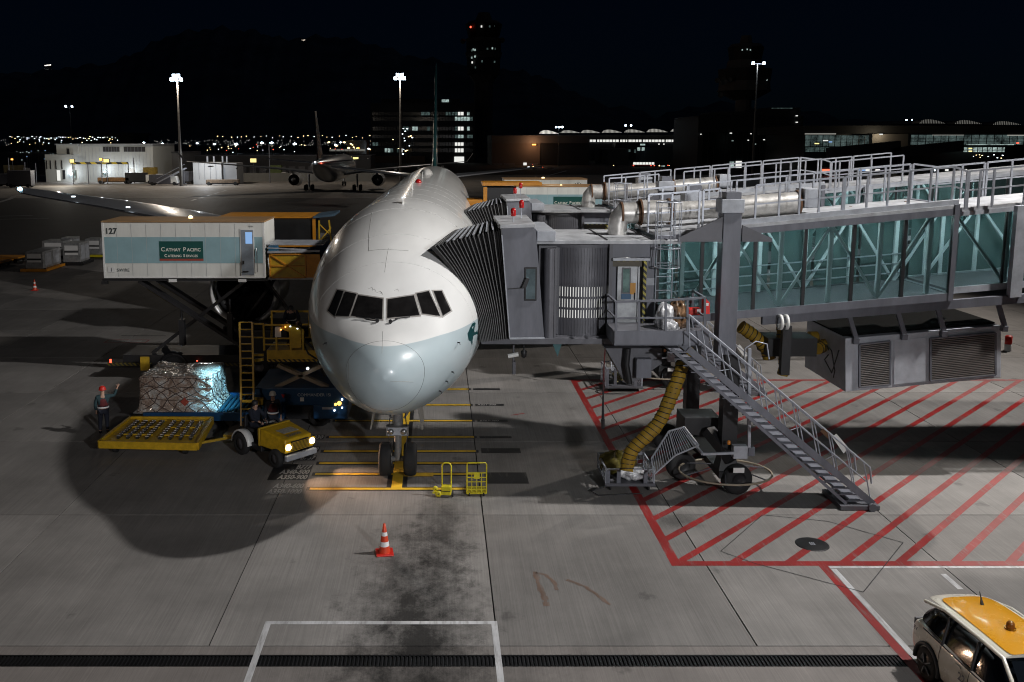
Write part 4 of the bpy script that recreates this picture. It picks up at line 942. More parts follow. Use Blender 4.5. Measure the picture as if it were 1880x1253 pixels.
# things under the cab: flood lamp, camera
mb = MB(); b0 = q(943, 634, yc + .3); mb.cyl(b0, b0 - Vector((0, 0, .55)), .03, n=8); mb.box(b0.x - .03, b0.x + .06, b0.y - .1, b0.y + .1, b0.z - .9, b0.z - .5); mb.build('lamp_bracket', 'dgrey', br)
mb = MB(); mb.cyl(b0 + Vector((-.18, -.12, -.32)), b0 + Vector((.14, -.12, -.26)), .07, n=12); mb.build('underside_lamp', 'white', br)
mb = MB(); b1 = q(962, 634, yc + .3); mb.lathe([(.02, 0), (.02, -.12), (.09, -.2), (.08, -.36), (0, -.42)], b1, n=12); mb.build('bell_lamp', 'black', br)
mb = MB(); b1 = q(1023, 632, 27.8); mb.prism([b1 + Vector((-.14, 0, .0)), b1 + Vector((.14, 0, 0)), b1 + Vector((.02, 0, -.4))], (0, .06, 0)); mb.build('safety_flag', mat('teal_sheet', (.04, .12, .13), .5, var=.1), br)
# ---- bellows hood
def arch(pn, ptn, ptf, pf, n=9):
    pts = []
    for a_, b_ in ((pn, ptn), (ptn, ptf), (ptf, pf)):
        for i in range(n): pts.append(a_.lerp(b_, i / n))
    return pts + [pf]
cabA = (q(935, 622, yc), q(920, 421, yc), Vector((q(920, 421, yc).x + .1, 30.6, q(920, 421, yc).z - .0)), Vector((q(935, 622, yc).x, 30.6, q(935, 622, yc).z)))
NRG = 32
def hood_pt(u, t):
    """u 0..1 cab to fuselage, t 0..1 along the arch (bottom near, top near, top far, bottom far)"""
    A = cabA
    # fuselage side outline as seen: near edge curve follows the skin
    near = [(880, 628), (873, 590), (858, 548), (833, 503), (812, 478), (790, 455)]
    def curve(tt):
        k = tt * (len(near) - 1); i = min(int(k), len(near) - 2); return Vector(near[i]).lerp(Vector(near[i+1]), k - i)
    if t < 1/3:
        s = t * 3; a = A[0].lerp(A[1], s); c = curve(s); b_ = q(c.x, c.y, yc + .05)
    elif t < 2/3:
        s = t * 3 - 1; a = A[1].lerp(A[2], s); b0_ = q(790, 455, yc + .05); b1_ = q(832, 424, 30.5); b_ = b0_.lerp(b1_, s)
    else:
        s = t * 3 - 2; a = A[2].lerp(A[3], s); b1_ = q(832, 424, 30.5); b2_ = Vector((1.45, 30.5, 4.75)); b_ = b1_.lerp(b2_, s) + Vector((.55 * math.sin(math.pi * s), 0, .1 * math.sin(math.pi * s)))
    return a.lerp(b_, u)
cen = lambda u: (hood_pt(u, 1/6) + hood_pt(u, 5/6)) / 2
ringsH = []
for k in range(NRG * 2 + 1):
    u = (k / (NRG * 2)); c = cen(u); depth = .09 if k % 2 else 0.0
    ringsH.append([hood_pt(u, i / 27) + (c - hood_pt(u, i / 27)).normalized() * depth for i in range(28)])
mb = MB(); mb.loft(ringsH, closed=False, sm=False); hood = mb.build('bellows_hood', 'canopy', br)
FRM = mat('hood_frame_grey', (.12, .12, .12), .5, metal=.3, var=.15)
for k in range(0, 16):
    u = (k / 15) ** .8 * .93; mb = MB(); c = cen(u); mb.tube([hood_pt(u, i / 27) + (hood_pt(u, i / 27) - c).normalized() * .015 for i in range(28)], .018, 5, sm=False); mb.build('hood_frame', FRM, br)
mb = MB()
for k in range(9):
    u = k / 9 * .85 + .02; a = hood_pt(u, 1/3 + .01) + Vector((0, 0, .04)); b_ = hood_pt(min(u + .02, 1), 2/3 - .03) + Vector((0, 0, .04)); mb.beam(a, b_, .05, .03)
mb.build('hood_top_bars', 'lgrey', br)
mb = MB(); c1 = [hood_pt(1.0, i / 27) for i in range(10)]; c0_ = [hood_pt(.93, i / 27) for i in range(10)]
mb.loft([c1, c0_, [p + Vector((0, .12, 0)) for p in c0_]], closed=False, sm=False); mb.build('hood_cushion', mat('hood_cushion_fabric', (.035, .034, .034), .8, var=.3, bump=.5), br)
# ---- service platform and stairs
PY0, PY1 = 26.5, 27.85
pl0, pl1 = q(1128, 610, PY0).x, q(1301, 610, PY0).x; pz = q(1160, 609, PY0).z
mb = MB(); mb.box(pl0, pl1, PY0, PY1, pz - .08, pz); mb.build('platform_deck', 'dgrey', br)
mb = MB(); mb.box(pl0, pl1, PY0 - .05, PY0, pz - .36, pz + .03); mb.box(pl0, pl1, PY0 + .003, PY1, pz - .42, pz - .085); mb.build('platform_beam', 'grey', br)
def prow(px, pt_, pb): return (q(px, pb, PY0 - .02), q(px, pt_, PY0 - .02))
pr = [prow(1131, 555, 609), prow(1173, 553, 609), prow(1222, 552, 610), prow(1262, 549, 612), prow(1294, 547, 610)]
rail_run(pr, range(5), .45, .03, 'platform_rail', 'grey')
rail_run([(pr[0][0] + Vector((0, 1.3, 0)), pr[0][1] + Vector((0, 1.3, 0))), pr[0]], [0], .45, .03, 'platform_rail', 'grey')
rail_run([pr[4], (pr[4][0] + Vector((0, 1.3, 0)), pr[4][1] + Vector((0, 1.3, 0)))], [1], .45, .03, 'platform_rail', 'grey')
# tapering bracket and dark machine boxes under the platform
mb = MB(); a = q(1112, 636, 27.6); b_ = q(1155, 636, 27.6); c = q(1163, 705, 27.6); mb.prism([q(1112, 640, 27.6), q(1215, 640, 27.6), q(1215, 668, 27.6), q(1168, 700, 27.6), q(1150, 706, 27.6)], (0, 1.2, 0)); mb.build('support_bracket', 'dgrey', br)
mb = MB(); mb.box(q(1168, 690, 27.3).x, q(1196, 690, 27.3).x, 27.3, 27.58, q(1180, 695, 27.3).z, q(1180, 660, 27.3).z); mb.build('control_cabinet', 'grey', br, bevel=.015)
mb = MB(); mb.tube([q(1153, 640, 27.4), q(1150, 670, 27.4), q(1156, 705, 27.4)], .09, 10); mb.build('cable_sleeve', 'black', br)
mb = MB(); mb.tube([q(1111, 642, 27.2), q(1109, 670, 27.2), q(1108, 720, 27.2)], .02, 6); mb.build('hanging_cable', 'maroon', br)
mb = MB(); mb.tube([q(1108, 700, 27.2), q(1107, 740, 27.2), q(1107, 770, 27.2)], .03, 6, radii=[.02, .03, .05]); mb.cyl(q(1107, 770, 27.2), q(1107, 787, 27.2), .06, .05, n=8); mb.build('cable_plug', 'black', br)
# stairs
SA, SB = q(1262, 640, 26.1), g(1596, 930); SB = Vector((SB.x, 26.05, .16)); SA = Vector((SA.x, 26.05, SA.z))
YW = 1.05; LB = Vector((-.78, 0, 0))
for y in (0, -.02 + YW):
    mb = MB(); o = Vector((0, y, 0)); mb.beam(SA + o, SB + o, .07, .20); mb.build('stringer', 'grey', br); mb = MB(); mb.beam(SA + o + LB * .6, SB + o + LB, .05, .09); mb.build('levelling_bar', 'grey', br)
NT = 24
trm = MB(); trm.box(-.60, -.24, .04, YW - .06, -.02, .02); trm.box(-.70, -.08, .0, .035, -.03, .0); trm.box(-.70, -.08, YW - .055, YW - .02, -.03, .0); trme = trm.mesh('tread', 'grey')
for k in range(NT):
    p = SA.lerp(SB, (k + .5) / NT); o = bpy.data.objects.new('tread', trme); COL.objects.link(o); o.parent = br; o.location = p - Vector(BRN)
for y in (0, YW - .02):
    mb = MB(); o = Vector((0, y, 0)); hv = Vector((.0, 0, 1.0)); dirn = (SB - SA).normalized(); up_ = Vector((0, 0, 1))
    a, b_ = SA + o, SB + o; a1, b1 = a + hv, b_ + hv - dirn * .2; am, bm2 = a + hv * .5, b_ + hv * .5
    mb.cyl(a1, b1, .028, n=6); mb.cyl(am, bm2 - dirn * .25, .022, n=6); n_ = 10
    for k in range(n_ + 1):
        t = k / n_; mb.cyl(a.lerp(b_, min(1, t * .98 + .01)), a1.lerp(b1, max(0, t - .035)), .02, n=6)
    for k in range(n_):
        if y and k % 2 == 0: mb.cyl(a.lerp(b_, k / n_), am.lerp(bm2, (k + 1) / n_ * .96), .014, n=5)
    mb.cyl(b1, b1 - Vector((-.08, 0, .5)), .028, n=6)
    mb.build('stair_rail', 'rail', br)
mb = MB(); mb.box(SB.x - 1.0, SB.x + .15, 25.9, 26.2 + YW, .02, .14); mb.cyl((SB.x - .1, 25.8, .12), (SB.x - .1, 25.9, .12), .12, n=14); mb.cyl((SB.x - .1, 26.2 + YW, .12), (SB.x - .1, 26.3 + YW, .12), .12, n=14); mb.build('stair_foot', 'dgrey', br)
pc = (SA + Vector((0, 1.03, 1))).lerp(SB + Vector((0, 1.03, 1)), .80)
mb = MB(); p_ = [q(1528, 803, 27.0), q(1536, 797, 27.0), q(1558, 823, 27.0), q(1549, 833, 27.0)]; mb.prism(p_, (0, .02, 0)); mb.build('notice_plate', 'white', br)
mb = MB(); p_ = [q(1506, 792, 27.02), q(1512, 787, 27.02), q(1525, 800, 27.02), q(1522, 808, 27.02)]; mb.prism(p_, (0, .02, 0)); mb.build('brown_plate', 'brown_metal', br)
# ---- lift columns and bogie
cx = (q(1325, 500, 27.3).x + q(1357, 500, 27.3).x) / 2; cw = .27
ztop = q(1340, 392, 27.3).z; zmid = q(1345, 652, 27.3).z
for y in (27.3, 31.45):
    mb = MB(); mb.box(cx - cw, cx + cw, y, y + .5, zmid, ztop); col = mb.build('lift_column', 'grey', br, bevel=.015)
    mb = MB(); mb.box(cx - .36, cx + .32, y - .06, y + .56, ztop + .002, ztop + .42); mb.build('column_head', 'lgrey', col, bevel=.02)
    mb = MB(); mb.box(cx - .22, cx + .22, y - .03, y + .47, ztop + .425, ztop + .62); mb.build('column_cap', 'grey', col)
    mb = MB(); mb.box(cx - .02, cx + .44, y + .03, y + .47, .85, zmid - .002); mb.hexa([(cx - .1, y - .05, .72), (cx + .52, y - .05, .72), (cx + .52, y + .55, .72), (cx - .1, y + .55, .72)], [(cx - .02, y + .03, 1.1), (cx + .44, y + .03, 1.1), (cx + .44, y + .47, 1.1), (cx - .02, y + .47, 1.1)]); mb.build('inner_leg', 'black', br)
mb = MB(); mb.box(cx - .1, cx + .5, 27.2, 32.0, .50, .72); mb.build('axle_beam', 'black', br)
mb = MB(); mb.prism([(cx - .3, 27.29, ztop - .1), (cx - 1.6, 27.29, ztop - .75), (cx - 1.6, 27.29, ztop - .85), (cx - .3, 27.29, ztop - .85)], (0, .08, 0)); mb.prism([(cx + .3, 27.29, ztop - .35), (cx + 1.2, 27.29, ztop - .75), (cx + 1.2, 27.29, ztop - .85), (cx + .3, 27.29, ztop - .85)], (0, .08, 0)); mb.build('gusset_plate', 'dgrey', br)
mb = MB(); a = q(1257, 767, 28.2); mb.box(a.x, a.x + 1.15, 28.2, 29.2, q(1257, 800, 28.2).z, a.z); mb.build('drive_box', 'black', br, bevel=.02)
mb = MB(); mb.beam(q(1300, 790, 28.0), q(1345, 845, 27.2), .35, .3); mb.build('steering_arm', 'black', br)
mb = MB(); mb.box(q(1347, 830, 26.9).x, q(1373, 830, 26.9).x, 26.9, 27.15, q(1360, 843, 26.9).z, q(1360, 820, 26.9).z); mb.build('junction_box', 'lgrey', br, bevel=.01)
mb = MB(); mb.box(q(1374, 830, 26.9).x, q(1386, 830, 26.9).x, 26.9, 27.1, q(1360, 838, 26.9).z, q(1360, 822, 26.9).z); mb.build('junction_box', 'grey', br, bevel=.01)
mb = MB(); mb.beam(q(1375, 822, 26.95), q(1376, 640, 26.95), .09, .09, up=(0, 1, 0)); mb.build('cable_post', 'rail', br)
mb = MB(); mb.lathe([(.05, 0), (.05, .1), (0, .13)], q(1338, 816, 27.0), n=10); mb.build('amber_beacon', mat('amber_plastic', (.6, .2, .02), .3, var=0), br)
for wx_, wy_ in ((cx + .45, 27.25), (cx - .95, 28.5), (cx + .45, 30.9), (cx - .75, 31.3)):
    mb = MB(); mb.lathe([(.24, -.17), (.38, -.19), (.46, -.14), (.48, 0), (.46, .14), (.38, .19), (.24, .17)], (0, 0, 0), 'Y', 32); mb.xform(Matrix.Translation((wx_, wy_, .48)) @ Matrix.Rotation(R(12), 4, 'Z')); w_ = mb.build('bogie_tyre', 'rubber', br)
    mb = MB(); mb.lathe([(0, -.1), (.1, -.13), (.24, -.12), (.26, -.17), (.26, .17), (.24, .12), (0, .1)], (0, 0, 0), 'Y', 20); mb.xform(Matrix.Translation((wx_, wy_, .48)) @ Matrix.Rotation(R(12), 4, 'Z')); mb.build('hub', 'black', w_)
hc = g(1331, 866, .55); mb = MB(); mb.tube([hc + Vector((1.42 * math.cos(t), 1.15 * math.sin(t), 0)) for t in [math.tau * k / 40 for k in range(41)]], .035, 6); mb.build('guard_hoop', mat('hoop_paint', (.32, .27, .20), .5, var=.25), br)
mb = MB()
for k in range(6):
    t = math.tau * k / 6 + .3; mb.beam(hc + Vector((1.42 * math.cos(t), 1.15 * math.sin(t), 0)), hc + Vector((.5 * math.cos(t), .4 * math.sin(t), .15)), .03)
mb.build('hoop_bracket', 'dgrey', br)
mb = MB(); mb.box(q(1346, 864, 26.75).x, q(1366, 864, 26.75).x, 26.72, 26.74, q(1355, 868, 26.75).z, q(1355, 859, 26.75).z); wn_ = mb.build('white_notice', 'white', br)
mb = MB(); mb.beam(q(1290, 834, 26.9), q(1348, 832, 26.9), .07, .07); mb.beam(q(1290, 834, 26.9), q(1262, 800, 28), .07, .07); mb.build('bogie_frame', 'lgrey', br)
gq = [q(1196, 842, 27.0), q(1228, 792, 27.2), q(1256, 784, 27.3), q(1283, 818, 27.0), q(1240, 836, 26.8), q(1200, 872, 26.6)]
mb = MB()
for i in range(6): mb.beam(gq[i], gq[(i+1) % 6], .04, .04)
mb.beam(gq[4], gq[1], .035, .035); mb.build('guard_frame', 'rail', br)
for i in range(9):
    t_ = (i + 1) / 10; mb = MB(); mb.cyl(gq[0].lerp(gq[1], t_), gq[5].lerp(gq[4], t_), .012, n=5); mb.build('guard_bar', 'rail', br); mb = MB(); mb.cyl(gq[1].lerp(gq[2], t_), gq[4].lerp(gq[3], t_), .012, n=5); mb.build('guard_bar', 'rail', br)
lamp('door_fill_light', 'POINT', q(1152, 473, 28.02), 7, (1, .95, .88), .05)  # unseen fill light added to brighten the recessed door
# pulley and cable chain under the tunnel
for k in (0, .14):
    mb = MB(); mb.lathe([(.18, -.04), (.24, -.04), (.24, .04), (.18, .04)], (0, 0, 0), 'X', 20); mb.xform(Matrix.Translation(q(1432, 592, 27.8) + Vector((k * 1.3, 0, 0)))); mb.build('pulley', 'white', br)
mb = MB(); mb.box(q(1436, 600, 27.8).x, q(1452, 600, 27.8).x, 27.7, 27.9, q(1440, 688, 27.8).z, q(1440, 598, 27.8).z); mb.build('cable_chain', 'black', br)
mb = MB(); mb.box(q(1410, 640, 28.4).x, q(1500, 640, 28.4).x, 28.4, 29.4, q(1440, 655, 28.4).z, q(1440, 622, 28.4).z); mb.build('hose_trolley', 'black', br)
mb = MB(); mb.tube([q(1365, 665, 27.4) , q(1368, 640, 27.4), q(1388, 627, 27.4), q(1408, 632, 27.4), q(1412, 660, 27.4)], .02, 6); mb.build('hook_hoop', 'rail', br)

# second bridge: the same machine one door further aft
br2 = copy_tree(br, (8.05, 40.4, 0.0), label='paler passenger bridge behind the first, docked on the second door')

# ------------------------------------------------------------------ air conditioning unit hung under the tunnel
def ac_unit(label, off=(0, 0, 0)):
    y0, y1 = 28.3, 31.6; P = lambda x, y: q(x, y, y0)
    a, b_, c, d_ = P(1552, 720), P(1838, 694), P(1838, 598), P(1552, 622)
    root = thing('air_conditioning_unit', label, 'air conditioner', Vector((a.x, y0, a.z)), group='air conditioners under the bridges')
    xl = q(1492, 650, y1).x
    E = Vector((0, y1 - y0, 0))
    mb = MB(); mb.hexa([a, b_, b_ + E, Vector((a.x, y1, a.z))], [d_, c, c + E, Vector((a.x, y1, d_.z))]); body = mb.build('casing', mat('unit_casing_paint', (.50, .52, .57), .5, var=.15, scale=2), root, bevel=.02)
    mb = MB(); t = Vector((0, 0, .012)); mb.hexa([d_ + t + Vector((.06, .25, 0)), c + t + Vector((-.06, .25, 0)), c + t + E - Vector((.06, .06, 0)), d_ + t + E + Vector((.06, -.06, 0))], [p + Vector((0, 0, .05)) for p in (d_ + t + Vector((.06, .25, 0)), c + t + Vector((-.06, .25, 0)), c + t + E - Vector((.06, .06, 0)), d_ + t + E + Vector((.06, -.06, 0)))]); mb.build('top_sheet', mat('matt_tarpaulin', (.012, .012, .012), .95, var=.3, spec=.1), root)
    for (l0, l1, t0, t1, b0, b1) in ((1577, 1633, 632, 626, 711, 706), (1707, 1826, 621, 611, 699, 688)):
        mb = MB(); mb.hexa([P(l0, b0), P(l1, b1), P(l1, t1), P(l0, t0)], [v - Vector((0, .015, 0)) for v in (P(l0, b0), P(l1, b1), P(l1, t1), P(l0, t0))]); mb.v = [v - Vector((0, .002, 0)) for v in mb.v]; gf = mb.build('grille_back', 'black', root)
        n_ = 24
        for k in range(n_):
            u = (k + .5) / n_; p0 = P(l0 + 1.5, b0).lerp(P(l0 + 1.5, t0), u); p1 = P(l1 - 1.5, b1).lerp(P(l1 - 1.5, t1), u); o = Vector((0, -.035, 0))
            mb = MB(); mb.beam(p0 + o, p1 + o, .05, .024); mb.build('louvre', mat('louvre_tan', (.26, .235, .22), .5, var=.15), root)
        mb = MB(); o = Vector((0, -.045, 0)); cs = [P(l0, b0) + o, P(l1, b1) + o, P(l1, t1) + o, P(l0, t0) + o]
        for i in range(4): mb.beam(cs[i], cs[(i+1) % 4], .06, .04)
        mb.build('grille_frame', 'grey', root)
    mb = MB(); o = Vector((0, -.012, 0)); cs = [P(1641, 706) + o, P(1699, 700) + o, P(1699, 620) + o, P(1641, 625) + o]; mb.hexa(cs, [v - Vector((0, .01, 0)) for v in cs]); mb.build('blank_panel', 'unit' if 0 else MATS['unit_casing_paint'], root)
    mb = MB(); p = Vector((a.x - .005, 29.6, (a.z + d_.z) / 2 + .1)); mb.tube([p, p + Vector((-.15, -.1, .3)), p + Vector((-.2, -.6, .2)), p + Vector((-.15, -.8, -.4)), p + Vector((-.05, -.5, -.7))], .02, 6); mb.tube([p, p + Vector((-.2, -.1, -.2)), p + Vector((-.2, -.7, -.5)), p + Vector((-.1, -.9, .3))], .02, 6); mb.build('cable_loop', 'black', root)
    mb = MB(); p = Vector((a.x - .3, 30.6, (a.z + d_.z) / 2 + .35)); mb.cyl(p, p + Vector((.3, 0, 0)), .26, n=16); mb.build('outlet_collar', 'hose', root)
    for px_ in (1552, 1640, 1712, 1822):
        x = q(px_, 600, y0).x; mb = MB(); zt_ = zb(x) - .5; zd = d_.z + (c.z - d_.z) * (x - d_.x) / (c.x - d_.x) - .08
        mb.beam((x, y0 - .12, zt_ + .12), (x + .08, y0 - .12, zt_ - .02), .16, .12, up=(0, 1, 0)); mb.beam((x + .02, y0 - .12, zt_ + .06), (x + .30, y0 - .12, zd + .12), .13, .10, up=(0, 1, 0)); mb.beam((x + .30, y0 - .12, zd + .12), (x + .30, y0 - .10, zd - .05), .17, .16, up=(0, 1, 0)); mb.build('hanger', 'grey', root)
    return root
ac1 = ac_unit('grey louvred air conditioning box hanging under the nearer passenger bridge')
l1 = ac1.location
ac2 = copy_tree(ac1, (l1.x - 1.2, l1.y + 12.4, l1.z + .15), label='second louvred air conditioning box, half hidden behind the nearer one')
# ================================================================== CATERING TRUCKS
def catering_truck(label, x0, x1, y0, y1, z0, z1, number='127', door=True, chassis=True, flip=False, platform=None, sign=(0.35, 0.62)):
    """high-lift truck: box body raised on a scissor; the box side faces -Y"""
    root = thing('catering_truck', label, 'catering truck', (x0, y0, 0), group='high-lift catering trucks')
    H = z1 - z0; L = x1 - x0
    mb = MB(); mb.box(x0, x1, y0, y1, z0, z1); body = mb.build('box_body', 'truck_white', root, bevel=.03)
    mb = MB(); mb.box(x0 + .05, x1 - .05, y0 - .008, y0 - .001, z0 + H * .27, z0 + H * .74); mb.build('side_band', 'truck_teal', body)
    mb = MB(); mb.box(x0 - .02, x1 + .02, y0 - .03, y1 + .03, z1 + .003, z1 + .07); mb.build('box_roof', mat('dull_roof_tan', (.34, .20, .09), .6, var=.2, scale=1), root, bevel=.01)
    n = int(L / .62)
    for k in range(1, n):
        mb = MB(); xx = x0 + L * k / n; mb.box(xx - .006, xx + .006, y0 - .0105, y0 - .0085, z0 + .06, z1 - .04); mb.build('panel_joint', mat('joint_shade', (.42, .44, .44), .5, var=0), body)
    mb = MB(); mb.box(x0, x1, y0 - .012, y0 - .001, z0 + .0, z0 + .07); mb.box(x0 + .0, x0 + .09, y0 - .013, y0 - .001, z0 + .075, z1); mb.box(x1 - .09, x1, y0 - .013, y0 - .001, z0 + .075, z1); mb.build('edge_trim', 'white', body)
    sx0, sx1 = x0 + L * sign[0], x0 + L * sign[1]; sz1, sz0 = z0 + H * .665, z0 + H * .315
    mb = MB(); mb.box(sx0, sx1, y0 - .018, y0 - .009, sz0, sz1); sg = mb.build('name_board', 'green_sign', root)
    mb = MB(); mb.box(sx0, sx1, y0 - .0205, y0 - .0185, sz0, sz0 + .09); mb.build('red_rule', 'red_line', sg)
    cx = (sx0 + sx1) / 2; w = sx1 - sx0
    def smallcaps(txt, zz, big, small, parent):
        # lay out a line of large initials and small capitals
        xs_, items, cur = 0, [], 0.0
        for word in txt.split(' '):
            for i, part in enumerate((word[0], word[1:])):
                me = text_mesh(part, big if i == 0 else small, bold=.004); wd = max((v.co.x for v in me.vertices), default=0)
                items.append((me, cur)); cur += wd + .03 * big / .3 + .012
            cur += big * .25
        tot = cur - big * .25; sc = 1.0; mb_ = MB()
        for me, c in items:
            mb_.add([(cx - tot / 2 + c + v.co.x, y0 - .0235, zz + v.co.y) for v in me.vertices], [list(p.vertices) for p in me.polygons]); bpy.data.meshes.remove(me)
        mb_.build('lettering', mat('sign_letter_cream', (.75, .74, .66), .5, var=0), parent)
    smallcaps('CATHAY PACIFIC', sz1 - .45, .265 * w / 1.98, .205 * w / 1.98, sg); smallcaps('CATERING SERVICES', sz1 - .71, .19 * w / 1.98, .15 * w / 1.98, sg)
    DK = mat('dark_lettering', (.05, .06, .06), .5, var=0)
    lettering(number, .36, (x0 + .14 if not flip else x1 - .9, y0 - .015, z1 - .5), (1, 0, 0), (0, 0, 1), DK, root, bold=.012)
    lettering('SWIRE', .2, (x0 + .6, y0 - .015, z0 + .30), (1, 0, 0), (0, 0, 1), DK, root)
    mb = MB(); mb.box(x0 + .2, x0 + .5, y0 - .015, y0 - .0125, z0 + .27, z0 + .5); f_ = mb.build('emblem', 'white', root); mb = MB(); mb.box(x0 + .335, x0 + .365, y0 - .018, y0 - .0155, z0 + .3, z0 + .47); mb.build('emblem_bar', DK, f_)
    lettering('XXR 9613' if False else 'SWIRE', .08, (x1 - .72, y0 - .015, z1 - .2), (1, 0, 0), (0, 0, 1), DK, root)
    if door:
        dx0, dx1, dz0_, dz1_ = x0 + L * .856, x0 + L * .93, z0 + .16, z0 + H * .87
        mb = MB(); mb.box(dx0 - .05, dx1 + .05, y0 - .03, y0 - .014, dz0_ - .04, dz1_ + .05); fr = mb.build('door_frame', 'white', root)
        mb = MB(); mb.box(dx0, dx1, y0 - .045, y0 - .031, dz0_, dz1_); dd = mb.build('side_door', mat('truck_door_grey', (.27, .31, .36), .4, metal=.3, var=.2), root)
        mb = MB(); mb.box(dx0 + .2, dx0 + .5, y0 - .055, y0 - .046, dz1_ - .62, dz1_ - .1); mb.build('lit_pane', 'bluewin', dd, bevel=.05)
        mb = MB(); mb.tube([(dx1 + .16, y0 - .05, z0 + .3), (dx1 + .16, y0 - .08, z0 + .32), (dx1 + .16, y0 - .08, z0 + 1.35), (dx1 + .16, y0 - .05, z0 + 1.37)], .02, 6); mb.build('grab_rail', 'steel', root)
        mb = MB(); mb.box(dx0 + .05, dx0 + .12, y0 - .08, y0 - .046, z0 + .65, z0 + .8); mb.box(dx0 + .05, dx0 + .3, y0 - .08, y0 - .046, z0 + .28, z0 + .33); mb.build('door_latch', 'black', dd)
    for k in (.4, .83): 
        mb = MB(); mb.box(x0 + L * k, x0 + L * k + .35, y0 - .02, y0 + .1, z0 - .18, z0 - .045); mb.build('underside_lamp', 'white', root)
    mb = MB(); mb.box(x0 - .1, x1 + .1, y0 + .05, y1 - .05, z0 - .04 - .10, z0 - .04); mb.box(x0 - .12, x0 + .12, y0 - .05, y0 + .2, z0 - .28, z0 - .141); mb.build('box_floor', 'black', root)
    if chassis:
        for y in (y0 + .35, y1 - .5):
            mb = MB(); mb.beam((x0 + 1.5, y, z0 - .15), (x0 + 6.6, y, 1.15), .14, .50, up=(0, 1, 0)); mb.build('scissor_arm', 'black', root)
            mb = MB(); mb.beam((x0 + 6.3, y + .16, z0 - .15), (x0 + 1.9, y + .16, 1.15), .14, .42, up=(0, 1, 0)); mb.build('scissor_arm', 'black', root)
            mb = MB(); a, b_ = Vector((x0 + 1.3, y - .065, z0 - .22)), Vector((x0 + 6.6, y - .065, 1.08)); mb.beam(a + (b_ - a) * .1, b_, .01, .07, up=(0, 1, 0)); mb.build('warning_strip', mat('dull_hazard', (.12, .09, .01), .7, var=.2), root)
        for x, h_ in ((x0 + 3.35, 3.3), (x0 + 5.55, 3.6)):
            mb = MB(); mb.cyl((x, y0 + .25, h_ - 1.6), (x, y0 + .25, h_ + .1), .05, n=8); mb.box(x - .12, x + .12, y0 + .12, y0 + .4, h_ - 1.75, h_ - .55); mb.build('outrigger_post', 'black', root)
        mb = MB(); mb.box(x0 + .6, x0 + 7.6, y0 + .2, y1 - .2, .75, 1.1); mb.box(x0 - .1, x0 + 7.6, y0 + .25, y0 + .9, .5, .748); mb.build('chassis_frame', 'black', root)
        mb = MB(); mb.box(x0 - .1, x0 + 1.9, y0 + .1, y0 + .24, .62, .74); mb.box(x0 + 3.3, x0 + 5.9, y0 + .1, y0 + .24, .62, .74); mb.build('hazard_bar', mat('d', (.1, .1, .1)) if False else stripes_mat('dim_hazard', (.12, .095, .012), (.01, .01, .01), 5, (1, 0, 1)), root)
        mb = MB(); mb.box(x0 + 1.45, x0 + 1.85, y0 + .0, y0 + .09, .42, 1.05); mb.build('yellow_locker', 'yellow', root)
        mb = MB(); mb.box(x0 + 5.9, x0 + 8.3, y0 + .15, y1 - .2, .6, 2.3); mb.build('driver_cab', 'black', root, bevel=.12)
        for wx in (x0 + 2.9, x0 + 6.8):
            for wy in (y0 + .3, y1 - .35):
                mb = MB(); mb.lathe([(.25, -.17), (.42, -.18), (.52, -.13), (.54, 0), (.52, .13), (.42, .18), (.25, .17)], (wx, wy, .54), 'Y', 28); t_ = mb.build('wheel', 'rubber', root)
                mb = MB(); mb.lathe([(0, -.1), (.24, -.13), (.26, -.16), (.26, .16), (0, .1)], (wx, wy, .54), 'Y', 16); mb.build('rim', 'dgrey', t_)
            mb = MB(); mb.loft([[Vector((wx + r_ * math.cos(a), yy, .54 + r_ * math.sin(a))) for a in [math.pi * k / 10 for k in range(11)]] for r_, yy in ((.62, y0 + .1), (.68, y0 + .1), (.68, y0 + .6), (.62, y0 + .6))], closed=False); mb.build('mudguard', 'black', root)
        mb = MB(); mb.box(x0 - .02, x0 + .06, y0 + .2, y0 + .24, .74, .9); mb.build('tail_lamp', 'redlamp', root); mb = MB(); mb.box(x0 + 4.0, x0 + 4.06, y0 + .05, y0 + .09, .84, .88); mb.build('side_lamp', 'redlamp', root)
    return root
bx0, bx1 = q(188, 450, 41).x, q(486, 450, 41).x
bz0, bz1 = q(300, 511, 41).z, q(300, 409, 41).z
t1 = catering_truck('white catering truck with teal band and green sign, numbered 127, raised on its scissor lift', bx0, bx1, 41.0, 43.5, bz0, bz1)
